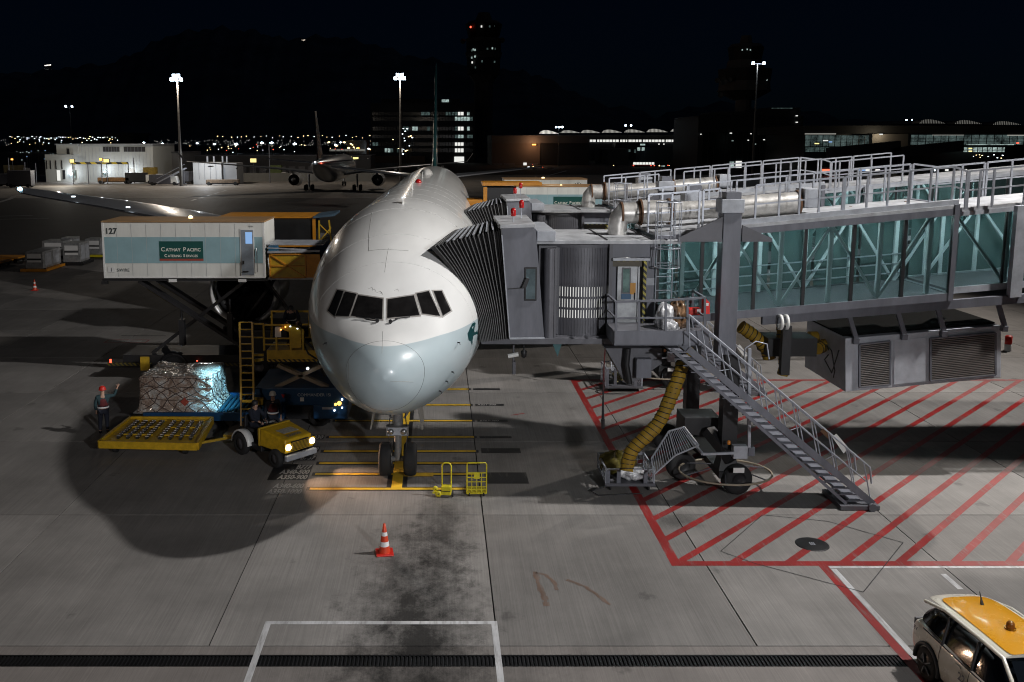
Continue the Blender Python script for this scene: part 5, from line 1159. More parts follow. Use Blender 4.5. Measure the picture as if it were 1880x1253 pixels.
# front platform reaching to the fuselage
def front_platform(root, x0, x1, y0, y1, z0, z1, mirror=1):
    mb = MB(); mb.box(x0, x1, y0, y1, z0 - .1, z0); mb.build('front_platform', 'lgrey', root)
    mb = MB(); yy = y0 - .03; zt_, zb_ = z1 - .15, z0 - .0
    mb.box(x0 + .1, x0 + (x1 - x0) * .72, yy, yy + .03, zb_, zt_); mb.build('guard_panel', 'yellow', root)
    mb = MB(); xm = x0 + (x1 - x0) * .72
    for p, r_ in (((x0 + .1, zb_), (xm, zt_)), ((x0 + .1, zt_), (xm, zb_)), ((x0 + .1, (zt_ + zb_) / 2), (xm, (zt_ + zb_) / 2)), ((x0 + .1, zt_), (xm, zt_)), ((x0 + .1, zb_), (xm, zb_)), ((xm, zb_), (xm, zt_)), ((x0 + .1, zb_), (x0 + .1, zt_))):
        mb.beam((p[0], yy - .025, p[1]), (r_[0], yy - .025, r_[1]), .05, .05, up=(0, 1, 0))
    mb.build('guard_brace', 'orange', root)
    mb = MB(); mb.box(xm + .03, x1, y0 - .03, y0, zb_, zt_ - .0); mb.build('guard_panel', 'orange', root)
    mb = MB(); mb.beam((x0, y0 - .02, z1 - .05), (x1, y0 - .02, z1 + .0), .06, .1); mb.beam((x0, y0 - .02, z1 + .14), (x1 - .6, y0 - .02, z1 + .05), .05, .06); mb.build('slide_rail', 'lgrey', root)
    mb = MB(); mb.box(x0 + .05, x0 + .45, y0 - .04, y0 + .3, z1 - .05, z1 + .22); mb.build('blue_crate', mat('blue_plastic', (.02, .16, .32), .4, var=.2), root)
    mb = MB(); mb.box(x0 - .05, x1 + .1, y0 + .2, y1, z1 + .23, z1 + .27); mb.build('rain_canopy', 'lgrey', root)
fz0, fz1 = q(530, 510, 41.1).z, q(530, 461, 41.1).z
front_platform(t1, bx1 + .1, q(588, 480, 41.1).x, 41.1, 43.3, fz0, fz1)
mb = MB(); mb.lathe([(0, -.1), (.1, -.06), (.1, .06), (0, .12)], q(350, 400, 42.5), n=10); mb.build('roof_lamp', 'warm', t1)
# second truck behind, dark side, orange roof
u0, u1 = q(402, 420, 47.5).x, q(583, 420, 47.5).x
rt = thing('catering_truck', 'dark sided lift truck with an orange roof, raised behind the white truck numbered 127', 'catering truck', (u0, 47.5, 0), group='high-lift catering trucks')
uz0, uz1 = q(500, 450, 47.5).z, q(500, 401, 47.5).z
mb = MB(); mb.box(u0, u1 - .25, 47.5, 50.4, uz0, uz1); body = mb.build('box_body', mat('dark_tarpaulin', (.012, .012, .013), .6, var=.3), rt)
mb = MB(); mb.box(u0 - .03, u1, 47.45, 50.45, uz1 + .003, uz1 + .08); mb.build('box_roof', 'orange', rt)
mb = MB()
for xx in (u0 + 1.9, u1 - .25): mb.box(xx, xx + .16, 47.42, 47.5, uz0, uz1)
mb.box(u0 + 1.9, u1 - .1, 47.40, 47.5, uz0 - .1, uz0 + .02); mb.build('edge_frame', 'orange', rt)
mb = MB(); xg = u1 + .1; mb.box(xg, xg + .08, 47.4, 50.2, uz0 + .1, uz0 + .2); mb.beam((xg, 47.4, uz0 + .1), (xg, 47.4, uz1 - .1), .08, .08, up=(0, 1, 0)); mb.beam((xg + .6, 47.5, uz0 + .2), (xg + .5, 47.5, uz1 - .1), .08, .08, up=(0, 1, 0)); mb.beam((xg, 47.4, uz0 + .2), (xg + .6, 47.5, uz0 + .9), .06, .06, up=(0, 1, 0)); mb.beam((xg, 47.4, uz0 + 1.1), (xg + .6, 47.5, uz0 + .5), .06, .06, up=(0, 1, 0)); mb.build('end_guard', 'yellow', rt)
mb = MB(); mb.hexa([(u1 - .2, 47.35, uz1 - .1), (u1 + .9, 47.35, uz1 + .02), (u1 + .9, 50, uz1 + .02), (u1 - .2, 50, uz1 - .1)], [(u1 - .2, 47.35, uz1 + .0), (u1 + .9, 47.35, uz1 + .14), (u1 + .9, 50, uz1 + .14), (u1 - .2, 50, uz1 + .0)]); mb.v = [v + Vector((0, 0, .1)) for v in mb.v]; mb.build('rain_flap', mat('slate_blue_sheet', (.06, .11, .16), .5, var=.2), rt)
mb = MB(); mb.beam((u0 + .8, 48, uz0), (u1 - 1, 48, 1), .14, .4, up=(0, 1, 0)); mb.beam((u1 - 1, 48.2, uz0), (u0 + .8, 48.2, 1), .14, .4, up=(0, 1, 0)); mb.box(u0, u1, 47.7, 50, .6, 1.1)
for wx in (u0 + 1, u1 - 1): mb.cyl((wx, 47.6, .54), (wx, 47.95, .54), .54, n=20); mb.cyl((wx, 49.8, .54), (wx, 50.15, .54), .54, n=20)
mb.build('lift_chassis', 'black', rt)
# right hand side trucks beyond the second bridge
v0, v1 = q(948, 360, 56).x, q(1118, 360, 56).x
t3 = catering_truck('white and pale teal catering box with a green sign, mostly hidden behind the second bridge', v0, v1, 56, 58.5, q(1000, 396, 56).z, q(1000, 344, 56).z, number='131', door=False, chassis=False, flip=True, sign=(.40, .72))
o0 = q(895, 360, 56).x
mb = MB(); mb.box(o0, v0 - .02, 56.05, 58.3, q(900, 368, 56).z, q(900, 345, 56).z); mb.build('dark_front', 'black', t3)
mb = MB(); za, zb_ = q(900, 370, 56).z, q(900, 344, 56).z
mb.box(o0 - .25, v0, 55.95, 56.04, za - .15, za); mb.box(o0 - .25, o0 - .02, 55.95, 56.04, za, zb_); mb.box(o0 - .3, q(995, 340, 56).x, 55.95, 58.4, zb_ + .09, zb_ + .28); mb.box(o0 - 1.3, o0 - .3, 56, 58, za - .9, za + .1); mb.build('orange_frame', 'orange', t3)
mb = MB(); mb.box(v0 + 1, v1 - 1, 56.3, 58.2, .5, 1.1); mb.beam((v0 + 1, 56.5, 1), (v1 - 1, 56.5, za - .2), .14, .4, up=(0, 1, 0)); mb.beam((v1 - 1, 56.7, 1), (v0 + 1, 56.7, za - .2), .14, .4, up=(0, 1, 0))
for wx in (v0 + 1.6, v1 - 1.4): mb.cyl((wx, 56.2, .54), (wx, 56.55, .54), .54, n=20); mb.cyl((wx, 57.9, .54), (wx, 58.25, .54), .54, n=20)
mb.build('lift_chassis', 'black', t3)
mb = MB(); mb.lathe([(0, -.08), (.09, -.05), (.09, .05), (0, .1)], q(1030, 342, 57), n=10); mb.build('roof_lamp', 'warm', t3)
r0, r1 = q(926, 330, 64).x, q(1078, 330, 64).x
t4 = catering_truck('white catering box numbered 131 standing furthest back beyond the second bridge', r0, r1, 64, 66.5, q(1000, 378, 64).z, q(1000, 330.5, 64).z, number='131', door=False, chassis=False, flip=True, sign=(.40, .66))
mb = MB(); mb.box(r0 + 1, r1 - 1, 64.3, 66.2, .5, 1.1); mb.beam((r0 + 1, 64.5, 1), (r1 - 1, 64.5, 4), .14, .4, up=(0, 1, 0)); mb.beam((r1 - 1, 64.7, 1), (r0 + 1, 64.7, 4), .14, .4, up=(0, 1, 0))
for wx in (r0 + 1.6, r1 - 1.4): mb.cyl((wx, 64.2, .54), (wx, 64.55, .54), .54, n=20)
mb.build('lift_chassis', 'black', t4)
mb = MB(); mb.lathe([(0, -.1), (.12, -.06), (.12, .08), (0, .15)], q(997, 329, 65), n=10); mb.build('roof_lamp', 'warm', t4)
lamp('truck_roof_lamp', 'POINT', q(1010, 338, 60) + Vector((0, -1.5, 1.2)), 60, (1, .85, .6), .1)

# ================================================================== CARGO LOADER
LY0 = 33.5
P = lambda px, py, dy=0.0: q(px, py, LY0 + dy)
ld = thing('cargo_loader', 'blue scissor cargo loader with an orange yellow control platform beside the nose', 'cargo loader', (P(550, 700).x, LY0, 0))
x0_, x1_ = P(468, 720).x, P(640, 720).x
zt_ = P(550, 713).z
mb = MB(); mb.box(x0_, x1_, LY0, LY0 + 3.0, P(550, 745).z, zt_); mb.build('upper_beam', 'blue', ld, bevel=.04)
mb = MB(); mb.box(P(575, 750).x, x1_ - .05, LY0 + .02, LY0 + 2.9, .45, P(550, 745).z - .003); mb.box(P(480, 750).x, P(520, 750).x, LY0 + .1, LY0 + 2.9, .4, P(550, 745).z - .003); mb.build('engine_housing', 'blue', ld, bevel=.03)
mb = MB(); mb.box(P(521, 750).x, P(574, 750).x, LY0 + .5, LY0 + 2.6, .3, P(550, 745).z - .003); mb.build('dark_bay', 'black', ld)
lettering('COMMANDER 15i', .16, P(546, 728, -.008), (1, 0, 0), (0, 0, 1), mat('pale_lettering', (.5, .55, .6), .5, var=0), ld)
mb = MB(); mb.box(P(551, 732).x, P(558, 732).x, LY0 - .012, LY0 - .002, P(550, 737).z, P(550, 730).z); mb.build('white_plate', 'white', ld)
mb = MB(); a = P(520, 728); mb.prism([a + Vector((-.07, -.012, .07)), a + Vector((.09, -.012, .07)), a + Vector((.01, -.012, -.08))], (0, .008, 0)); mb.build('red_triangle', 'red', ld)
mb = MB(); a = P(622, 768); mb.box(P(592, 776).x, P(612, 776).x, LY0 - .01, LY0 + .01, P(600, 752).z, P(600, 748).z); mb.build('grey_plate', 'lgrey', ld)
for px_, py_, m_, s_ in ((616, 743, 'amber', .05), (623, 741, 'amber', .08), (614, 754, 'cool', .035), (628, 734, 'cool', .035), (628, 749, 'cool', .03)):
    mb = MB(); mb.lathe([(0, -.03), (s_, -.02), (s_, .03), (0, .03)], P(px_, py_, -.04), 'Y', 10); mb.build('loader_lamp', m_, ld)
# scissor
for y in (.35, 2.5):
    for a, b_ in (((494, 717), (600, 667)), ((510, 670), (612, 715))):
        mb = MB(); mb.beam(P(*a, y), P(*b_, y), .12, .27, up=(0, 1, 0)); arm = mb.build('scissor_arm', mat('scissor_cream', (.34, .27, .2), .5, var=.15), ld)
        if y < 1:
            pa, pb = P(*a, y - .065), P(*b_, y - .065)
            for k in range(12):
                c = pa.lerp(pb, (k + .8) / 12.6); dd = (pb - pa).normalized() * .075; mb = MB(); mb.beam(c - dd, c + dd, .012, .06, up=(0, 1, 0)); mb.build('slot_mark', 'black', arm)
# control platform
pz0, pz1 = P(540, 665).z, P(540, 606).z
xa, xb = P(483, 640).x, P(583, 640).x
mb = MB(); mb.box(xa + .1, xb, LY0 + .15, LY0 + 1.6, pz0, P(540, 645).z); mb.build('platform_body', 'yellow', ld, bevel=.02)
mb = MB(); mb.box(xa + .15, xb - .05, LY0 + .1, LY0 + .145, pz0 - .02, pz0 + .07); mb.build('hazard_edge', stripes_mat('hazard_small', (.42, .27, .02), (.01, .01, .01), 5.5, (1, 0, 1)), ld)
mb = MB()
for px_ in (484, 507, 533, 556, 580): mb.beam((P(px_, 640).x, LY0 + .12, P(px_, 645).z), (P(px_, 640).x, LY0 + .12, P(px_, 598 if px_ < 490 else 606).z), .07, .07, up=(0, 1, 0))
for py_ in (623, 634): mb.beam((xa, LY0 + .12, P(530, py_).z), (P(556, 600).x, LY0 + .12, P(530, py_).z), .05, .05)
mb.beam((xa, LY0 + .12, P(530, 598).z), (P(533, 600).x, LY0 + .12, P(530, 598).z), .06, .06)
mb.build('guard_frame', 'yellow', ld)
mb = MB(); mb.prism([P(513, 604, .1), P(520, 597, .1), P(545, 601, .1), P(553, 608, .1), P(553, 640, .1), P(533, 640, .1), P(530, 610, .1)], (0, .4, 0)); mb.build('control_console', 'yellow', ld, bevel=.02)
mb = MB(); mb.box(P(504, 600).x, P(515, 600).x, LY0 + .06, LY0 + .1, P(500, 620).z, P(500, 601).z); mb.build('white_notice', 'white', ld)
UR = mat('upper_rail_yellow', (.75, .48, .03), .4, var=.1)
mb = MB()
ua, ub = P(499, 600, 1.3), P(568, 600, 1.3)
for px_ in (499, 568): mb.beam(P(px_, 620, 1.3), P(px_, 572, 1.3), .07, .07, up=(0, 1, 0))
mb.beam(P(497, 572, 1.3), P(570, 572, 1.3), .06, .07); mb.beam(P(555, 596, 1.3), P(570, 596, 1.3), .05, .06); mb.beam(P(560, 620, 1.3), P(575, 620, 1.3), .05, .05); mb.build('upper_rail', UR, ld)
for px_, py_ in ((516, 606), (524, 601), (533, 600), (546, 604)):
    mb = MB(); mb.lathe([(0, -.02), (.028, -.01), (.028, .02), (0, .03)], P(px_, py_, .02), n=8); mb.build('panel_lamp', 'cool' if px_ > 530 else 'amber', ld)
# ladder
mb = MB()
for px_t, px_b in ((440, 443), (463, 466)):
    mb.beam(P(px_t, 592, -.1), P(px_b, 738, -.6), .07, .05, up=(0, 1, 0)); 
    mb.beam(P(px_b - 1, 720, -.62), P(px_b + (2 if px_b > 450 else 0), 830, -1.3), .06, .05, up=(0, 1, 0))
for k in range(12):
    t = k / 11; a = P(440, 592, -.1).lerp(P(443, 738, -.6), t); b_ = P(463, 592, -.1).lerp(P(466, 738, -.6), t); mb.beam(a, b_, .05, .04)
for k in range(1, 7):
    t = k / 7; a = P(442, 720, -.62).lerp(P(443, 830, -1.3), t); b_ = P(465, 720, -.62).lerp(P(468, 830, -1.3), t); mb.beam(a, b_, .05, .04)
mb.build('ladder', mat('ladder_yellow', (.62, .38, .03), .35, var=.1), ld)
mb = MB(); mb.beam(P(465, 595, 0), P(484, 595, 0), .06); mb.beam(P(466, 620, 0), P(484, 620, 0), .05); mb.beam(P(464, 652, 0), P(484, 652, 0), .08); mb.beam(P(468, 662, 0), P(484, 660, 0), .12, .1); mb.box(P(468, 732).x, P(485, 732).x, LY0 - .3, LY0 - .1, P(470, 740).z, P(470, 728).z); mb.build('side_walkway', 'yellow', ld)
mb = MB(); mb.tube([P(560, 625, .3), P(575, 640, .2), P(580, 655, .2), P(596, 690, .4)], .05, 6); mb.tube([P(556, 630, .3), P(566, 650, .1), P(590, 665, .2)], .035, 6); mb.build('hydraulic_hose', 'black', ld)
mb = MB(); mb.lathe([(0, -.04), (.05, -.02), (.05, .03), (0, .03)], P(565, 677, .1), 'Y', 8); mb.build('work_lamp', 'cool', ld)
for wx in (-7.0, -4.6):
    mb = MB(); mb.lathe([(.2, -.15), (.36, -.16), (.42, 0), (.36, .16), (.2, .15)], (wx, LY0 + .5, .42), 'Y', 20); mb.build('loader_wheel', 'rubber', ld)
# roller deck carrying the cargo
dk = thing('roller_deck', 'dark blue low roller deck between the loader and the wrapped cargo', 'roller deck', (-9, 33.7, 0))
ry0, ry1 = 33.75, 36.6; rx0, rx1 = q(262, 765, 33.7).x, q(476, 765, 33.7).x
mb = MB(); mb.box(rx0, rx1, ry0, ry0 + .12, .3, .62); mb.box(rx0, rx1, ry1 - .12, ry1, .3, .62); mb.box(rx0, rx1, ry0 + .121, ry1 - .121, .28, .42); mb.build('deck_frame', 'blue', dk)
xx = rx0 + .1; rm = MB(); rm.cyl((0, ry0 + .13, .5), (0, ry1 - .13, .5), .065, n=10); rmesh = rm.mesh('roller', 'lblue')
while xx < rx1 - .05:
    o = bpy.data.objects.new('roller', rmesh); COL.objects.link(o); o.parent = dk; o.location = Vector((xx, 0, 0)) - dk.location; xx += .19
for xx in (rx0 + .8, rx0 + 3.2):
    mb = MB()
    for y in (ry0 + .3, ry1 - .3): mb.cyl((xx, y - .08, .17), (xx, y + .08, .17), .17, n=14)
    mb.build('wheel', 'rubber', dk)
# wrapped cargo pallet
cg = thing('cargo_pallet', 'netted cargo pallet wrapped in clear plastic, lit blue-white on its right end', 'cargo pallet', (-10, 34.6, .58))
cx0, cx1 = q(258, 760, 34).x, q(392, 760, 34).x; cz = .60; ch = q(320, 693, 34).z
WRAP = bpy.data.materials.new('plastic_wrap'); WRAP.use_nodes = True
n_, l_ = WRAP.node_tree.nodes, WRAP.node_tree.links; b_ = n_['Principled BSDF']; b_.inputs['Roughness'].default_value = .22; b_.inputs['Coat Weight'].default_value = .5
tc = n_.new('ShaderNodeTexCoord'); vz = n_.new('ShaderNodeTexNoise'); vz.inputs['Scale'].default_value = 2.3; vz.inputs['Detail'].default_value = 9; vz.inputs['Distortion'].default_value = 1.5; l_.new(tc.outputs['Object'], vz.inputs[0])
cr = n_.new('ShaderNodeValToRGB'); e_ = cr.color_ramp.elements; e_[0].position = .32; e_[0].color = (.24, .16, .12, 1); e_[1].position = .68; e_[1].color = (.55, .54, .52, 1); em = cr.color_ramp.elements.new(.5); em.color = (.42, .33, .27, 1)
l_.new(vz.outputs[0], cr.inputs[0]); l_.new(cr.outputs[0], b_.inputs['Base Color'])
wv = n_.new('ShaderNodeTexNoise'); wv.inputs['Scale'].default_value = 6; wv.inputs['Detail'].default_value = 8; wv.inputs['Distortion'].default_value = 3; l_.new(tc.outputs['Object'], wv.inputs[0])
bp = n_.new('ShaderNodeBump'); bp.inputs['Strength'].default_value = 1.0; bp.inputs['Distance'].default_value = .08; l_.new(wv.outputs[0], bp.inputs['Height']); l_.new(bp.outputs[0], b_.inputs['Normal'])
NXc, NZc = 34, 12; CY0, CY1 = 33.95, 36.3
def cargo_pt(u, v_):
    # perimeter parameter u 0..4, height v 0..1
    k = int(u) % 4; t = u - int(u)
    c = [(cx0, CY0), (cx1, CY0), (cx1, CY1), (cx0, CY1)]; a, b2 = c[k], c[(k+1) % 4]
    x, y = a[0] + (b2[0]-a[0]) * t, a[1] + (b2[1]-a[1]) * t
    mx_, my_ = (cx0+cx1)/2, (CY0+CY1)/2
    tap = .975 + .09 * max(0, 1 - v_ / .3) ** 1.5 + .012 * math.sin(u * 9 + v_ * 7) + .018 * math.sin(u * 23 + 3 * v_)
    return Vector((mx_ + (x - mx_) * tap, my_ + (y - my_) * tap, cz + (ch - cz) * v_ + .03 * math.sin(u * 7) * v_))
rings_ = [[cargo_pt(4 * i / 64, min(1, j / 10)) for i in range(64)] for j in range(11)]
top = [[(rings_[-1][i] - Vector(((cx0+cx1)/2, (CY0+CY1)/2, ch))) * f + Vector(((cx0+cx1)/2, (CY0+CY1)/2, ch + dz_ + .03 * math.sin(i * .7) * f)) for i in range(64)] for f, dz_ in ((.96, .03), (.6, .05), (.25, .04), (.01, .05))]
mb = MB(); mb.loft(rings_ + top); cgb = mb.build('wrapped_load', WRAP, cg)
NETM = mat('net_rope', (.10, .07, .06), .7, var=.2)
mb = MB(); random.seed(5)
for k in range(20):
    u0_ = 4 * k / 20
    for sgn in (1, -1):
        pts = [cargo_pt((u0_ + sgn * v_ * .62 + .05 * math.sin(v_ * 9 + k)) % 4, v_) for v_ in [i / 8 for i in range(9)]]
        c_ = Vector(((cx0+cx1)/2, (CY0+CY1)/2, 1.2)); pts = [p + (p - c_).normalized() * .02 for p in pts]; mb.tube(pts, .016, 4)
for v_ in (.35, .7, .97):
    pts = [cargo_pt(4 * i / 48 % 4, v_ + .02 * math.sin(i)) for i in range(49)]; c_ = Vector(((cx0+cx1)/2, (CY0+CY1)/2, 1.2)); mb.tube([p + (p - c_).normalized() * .02 for p in pts], .014, 4)
tag(mb.build('net', NETM, cg))
mb = MB(); c = cargo_pt(.62, .3) + Vector((0, -.035, 0)); s_ = .17; mb.prism([c + Vector((-s_, 0, 0)), c + Vector((0, 0, -s_)), c + Vector((s_, 0, 0)), c + Vector((0, 0, s_))], (0, .01, 0)); mb.build('red_diamond_label', 'red_line', cg)
mb = MB(); mb.box(cx0 - .22, cx1 + .12, CY0 - .15, CY1 + .12, .575, .60); mb.build('pallet_sheet', 'alu', cg)
lamp('loader_work_lamp', 'SPOT', (q(440, 650, 33.5).x, 33.4, 3.4), 2200, (.30, .74, 1.0), .06, (cx1 - .1, 34.8, 1.3), 46, .6)
# yellow dolly in front
dl_ = thing('pallet_dolly', 'empty yellow pallet dolly with black roller strips in front of the wrapped cargo', 'pallet dolly', (-10.3, 32, 0))
a, b2, c, d = g(182, 812, .5), g(362, 816, .5), g(390, 768, .5), g(240, 767, .5)
mb = MB(); mb.hexa([v - Vector((0, 0, .16)) for v in (a, b2, c, d)], [v - Vector((0, 0, .03)) for v in (a, b2, c, d)]); mb.build('deck_plate', 'oyellow', dl_)
for (s_, e_) in ((a, b2), (b2, c), (c, d), (d, a)):
    mb = MB(); mb.beam(s_ + (Vector((0, 0, -.08))), e_ + Vector((0, 0, -.08)), .10, .26); mb.build('side_rail', 'oyellow', dl_)
def dp(u, v_, h_=0): return a.lerp(b2, u).lerp(d.lerp(c, u), v_) + Vector((0, 0, h_))
strip = mat('roller_strip_black', (.03, .028, .02), .5, var=.3)
for u0_, u1_ in ((.14, .44), (.58, .90)):
    for k in range(4):
        u = u0_ + (u1_ - u0_) * k / 3; mb = MB(); mb.beam(dp(u, .16, .0), dp(u, .86, .0), .08, .07); mb.build('roller_strip', strip, dl_)
        for j in range(9):
            mb = MB(); cc = dp(u, .2 + .62 * j / 8, .045); mb.cyl(cc - Vector((.07, 0, 0)), cc + Vector((.07, 0, 0)), .032, n=8); mb.build('roller', 'steel', dl_)
    for v_ in (.3, .6, .9):
        mb = MB(); mb.beam(dp(u0_ - .03, v_, .01), dp(u1_ + .03, v_, .01), .06, .05); mb.build('cross_bar', 'oyellow', dl_)
for u in (.12, .85):
    for v_ in (.15, .85):
        mb = MB(); c_ = dp(u, v_); mb.cyl((c_.x - .07, c_.y, .18), (c_.x + .07, c_.y, .18), .18, n=16); mb.build('wheel', 'rubber', dl_)
mb = MB(); mb.beam(dp(1.0, .2, -.15), g(440, 800, .35), .08, .08); mb.box(g(412, 803, .3).x, g(412, 803, .3).x + .5, g(412, 803, .3).y - .15, g(412, 803, .3).y + .15, .28, .42); mb.build('drawbar', 'yellow', dl_)
lettering('HAS', .12, (a.x + 2.0, a.y - .07, .36), (1, 0, 0), (0, 0, 1), 'black', dl_)

# ================================================================== BAGGAGE TRACTOR (local frame: front towards -y)
tr = thing('baggage_tractor', 'yellow bonneted baggage tractor with both headlights on in front of the loader', 'tractor', (-5.75, 30.7, 0), R(47))
def L(mb, name, m, parent=tr, bevel=0): return mb.build(name, m, parent, world=False, bevel=bevel)
mb = MB(); mb.hexa([(-.62, -1.45, .55), (.62, -1.45, .55), (.68, -.1, .55), (-.68, -.1, .55)], [(-.56, -1.36, 1.0), (.56, -1.36, 1.0), (.64, -.1, 1.14), (-.64, -.1, 1.14)]); L(mb, 'bonnet', 'oyellow', bevel=.05)
mb = MB(); mb.box(-.64, .64, -1.56, -1.40, .30, .50); L(mb, 'bumper', 'lgrey', bevel=.04)
mb = MB(); mb.box(-.36, .36, -1.465, -1.425, .60, .92); gr_ = L(mb, 'grille', 'black')
for k in range(7):
    mb = MB(); z = .63 + .04 * k; mb.box(-.35, .35, -1.485, -1.466, z, z + .016); L(mb, 'grille_bar', 'yellow', gr_)
for sx in (-1, 1):
    mb = MB(); mb.lathe([(0, -.05), (.09, -.04), (.105, 0), (.09, .05)], (sx * .5, -1.47, .76), 'Y', 14); L(mb, 'headlight', 'headlight')
    mb = MB(); mb.box(sx * .5 - .13, sx * .5 + .13, -1.46, -1.42, .63, .89); L(mb, 'lamp_surround', 'oyellow')
    mb = MB(); mb.loft([[Vector((sx * x, .95 + r_ * math.cos(t), .40 + r_ * math.sin(t))) for t in [math.pi * k / 10 for k in range(11)]] for x, r_ in ((.48, .46), (.48, .50), (.76, .50), (.76, .46))], closed=False); L(mb, 'rear_fender', 'white')
    for y, r_ in ((-1.0, .32), (.95, .40)):
        mb = MB(); mb.lathe([(r_ * .5, -.1), (r_ * .85, -.12), (r_, -.07), (r_, .07), (r_ * .85, .12), (r_ * .5, .1)], (sx * .66, y, r_), 'X', 24); w_ = L(mb, 'wheel', 'rubber'); mb = MB(); mb.lathe([(0, -.05), (r_ * .5, -.08), (r_ * .5, .08), (0, .05)], (sx * .66, y, r_), 'X', 14); L(mb, 'rim', 'dgrey', w_)
mb = MB(); mb.box(-.6, .6, -.095, 1.4, .30, .52); mb.box(-.46, .46, .6, 1.42, .521, .85); L(mb, 'chassis', 'black', bevel=.03)
mb = MB(); mb.box(-.66, .66, -.095, .02, .521, 1.15); L(mb, 'scuttle', 'yellow', bevel=.03)
mb = MB(); mb.box(-.5, .1, .45, .95, .855, .98); mb.box(-.5, .1, .95, 1.05, .855, 1.35); L(mb, 'seat', 'black', bevel=.03)
mb = MB(); mb.tube([Vector((-.2, .0, 1.0)), Vector((-.2, .22, 1.15))], .02, 6); mb.tube([Vector((-.2 + .17 * math.cos(t), .22 - .05 * math.sin(t) + 0, 1.15 + .15 * math.sin(t))) for t in [math.tau * k / 16 for k in range(17)]], .016, 6); L(mb, 'steering_wheel', 'black')
mb = MB(); mb.box(-.32, .32, -1.0, -.5, 1.085, 1.092); L(mb, 'roof_notice', mat('worn_white_panel', (.5, .48, .42), .5, var=.3, scale=12))
me = text_mesh('32808', .25, bold=.008); mb = MB(); mb.add([(v.co.x - .4, -1.28 + v.co.y * .9, 1.055 + (v.co.y) * .1) for v in me.vertices], [list(p.vertices) for p in me.polygons]); L(mb, 'fleet_number', mat('grey_digits', (.2, .19, .16), .5, var=0))
for sx in (-.5, .5):
    o = tr.location; c_, s_ = math.cos(R(47)), math.sin(R(47))
    lx, ly = sx, -1.6; wx, wy = o.x + c_ * lx - s_ * ly, o.y + s_ * lx + c_ * ly
    lamp('headlight_beam', 'SPOT', (wx, wy, .76), 420, (1, .62, .40), .05, (wx + 6.0, wy - 5.6 + (1.0 if sx > 0 else 0), -.35), 62, .9)

# ================================================================== PEOPLE
def skin_obj(name, pts, edges, radii, m, parent, root=0, sub=2, smooth=True):
    me = bpy.data.meshes.new(name); me.from_pydata(pts, edges, []); me.update()
    o = bpy.data.objects.new(name, me); COL.objects.link(o); o.parent = parent
    md = o.modifiers.new('skin', 'SKIN'); md.use_smooth_shade = True
    lay = me.skin_vertices[0].data if me.skin_vertices else None
    if lay is None:
        bpy.context.view_layer.objects.active = o
        bm_ = None
    for i, r_ in enumerate(radii):
        rr_ = r_ if isinstance(r_, tuple) else (r_, r_); lay[i].radius = rr_; lay[i].use_root = (i == root)
    s_ = o.modifiers.new('sub', 'SUBSURF'); s_.levels = sub; s_.render_levels = sub
    me.materials.append(M[m] if isinstance(m, str) else m)
    return o
import bmesh
def skin_mesh(name, pts, edges, radii, m, parent, root=0, sub=2):
    me = bpy.data.meshes.new(name); bm = bmesh.new(); sk = bm.verts.layers.skin.verify()
    vs = [bm.verts.new(p) for p in pts]
    for a, b_ in edges: bm.edges.new((vs[a], vs[b_]))
    for i, v_ in enumerate(vs):
        r_ = radii[i]; v_[sk].radius = r_ if isinstance(r_, tuple) else (r_, r_); v_[sk].use_root = (i == root)
    bm.to_mesh(me); bm.free(); me.materials.append(M[m] if isinstance(m, str) else m)
    o = bpy.data.objects.new(name, me); COL.objects.link(o); o.parent = parent
    md = o.modifiers.new('skin', 'SKIN'); md.use_smooth_shade = True
    s_ = o.modifiers.new('sub', 'SUBSURF'); s_.levels = sub; s_.render_levels = sub
    return o
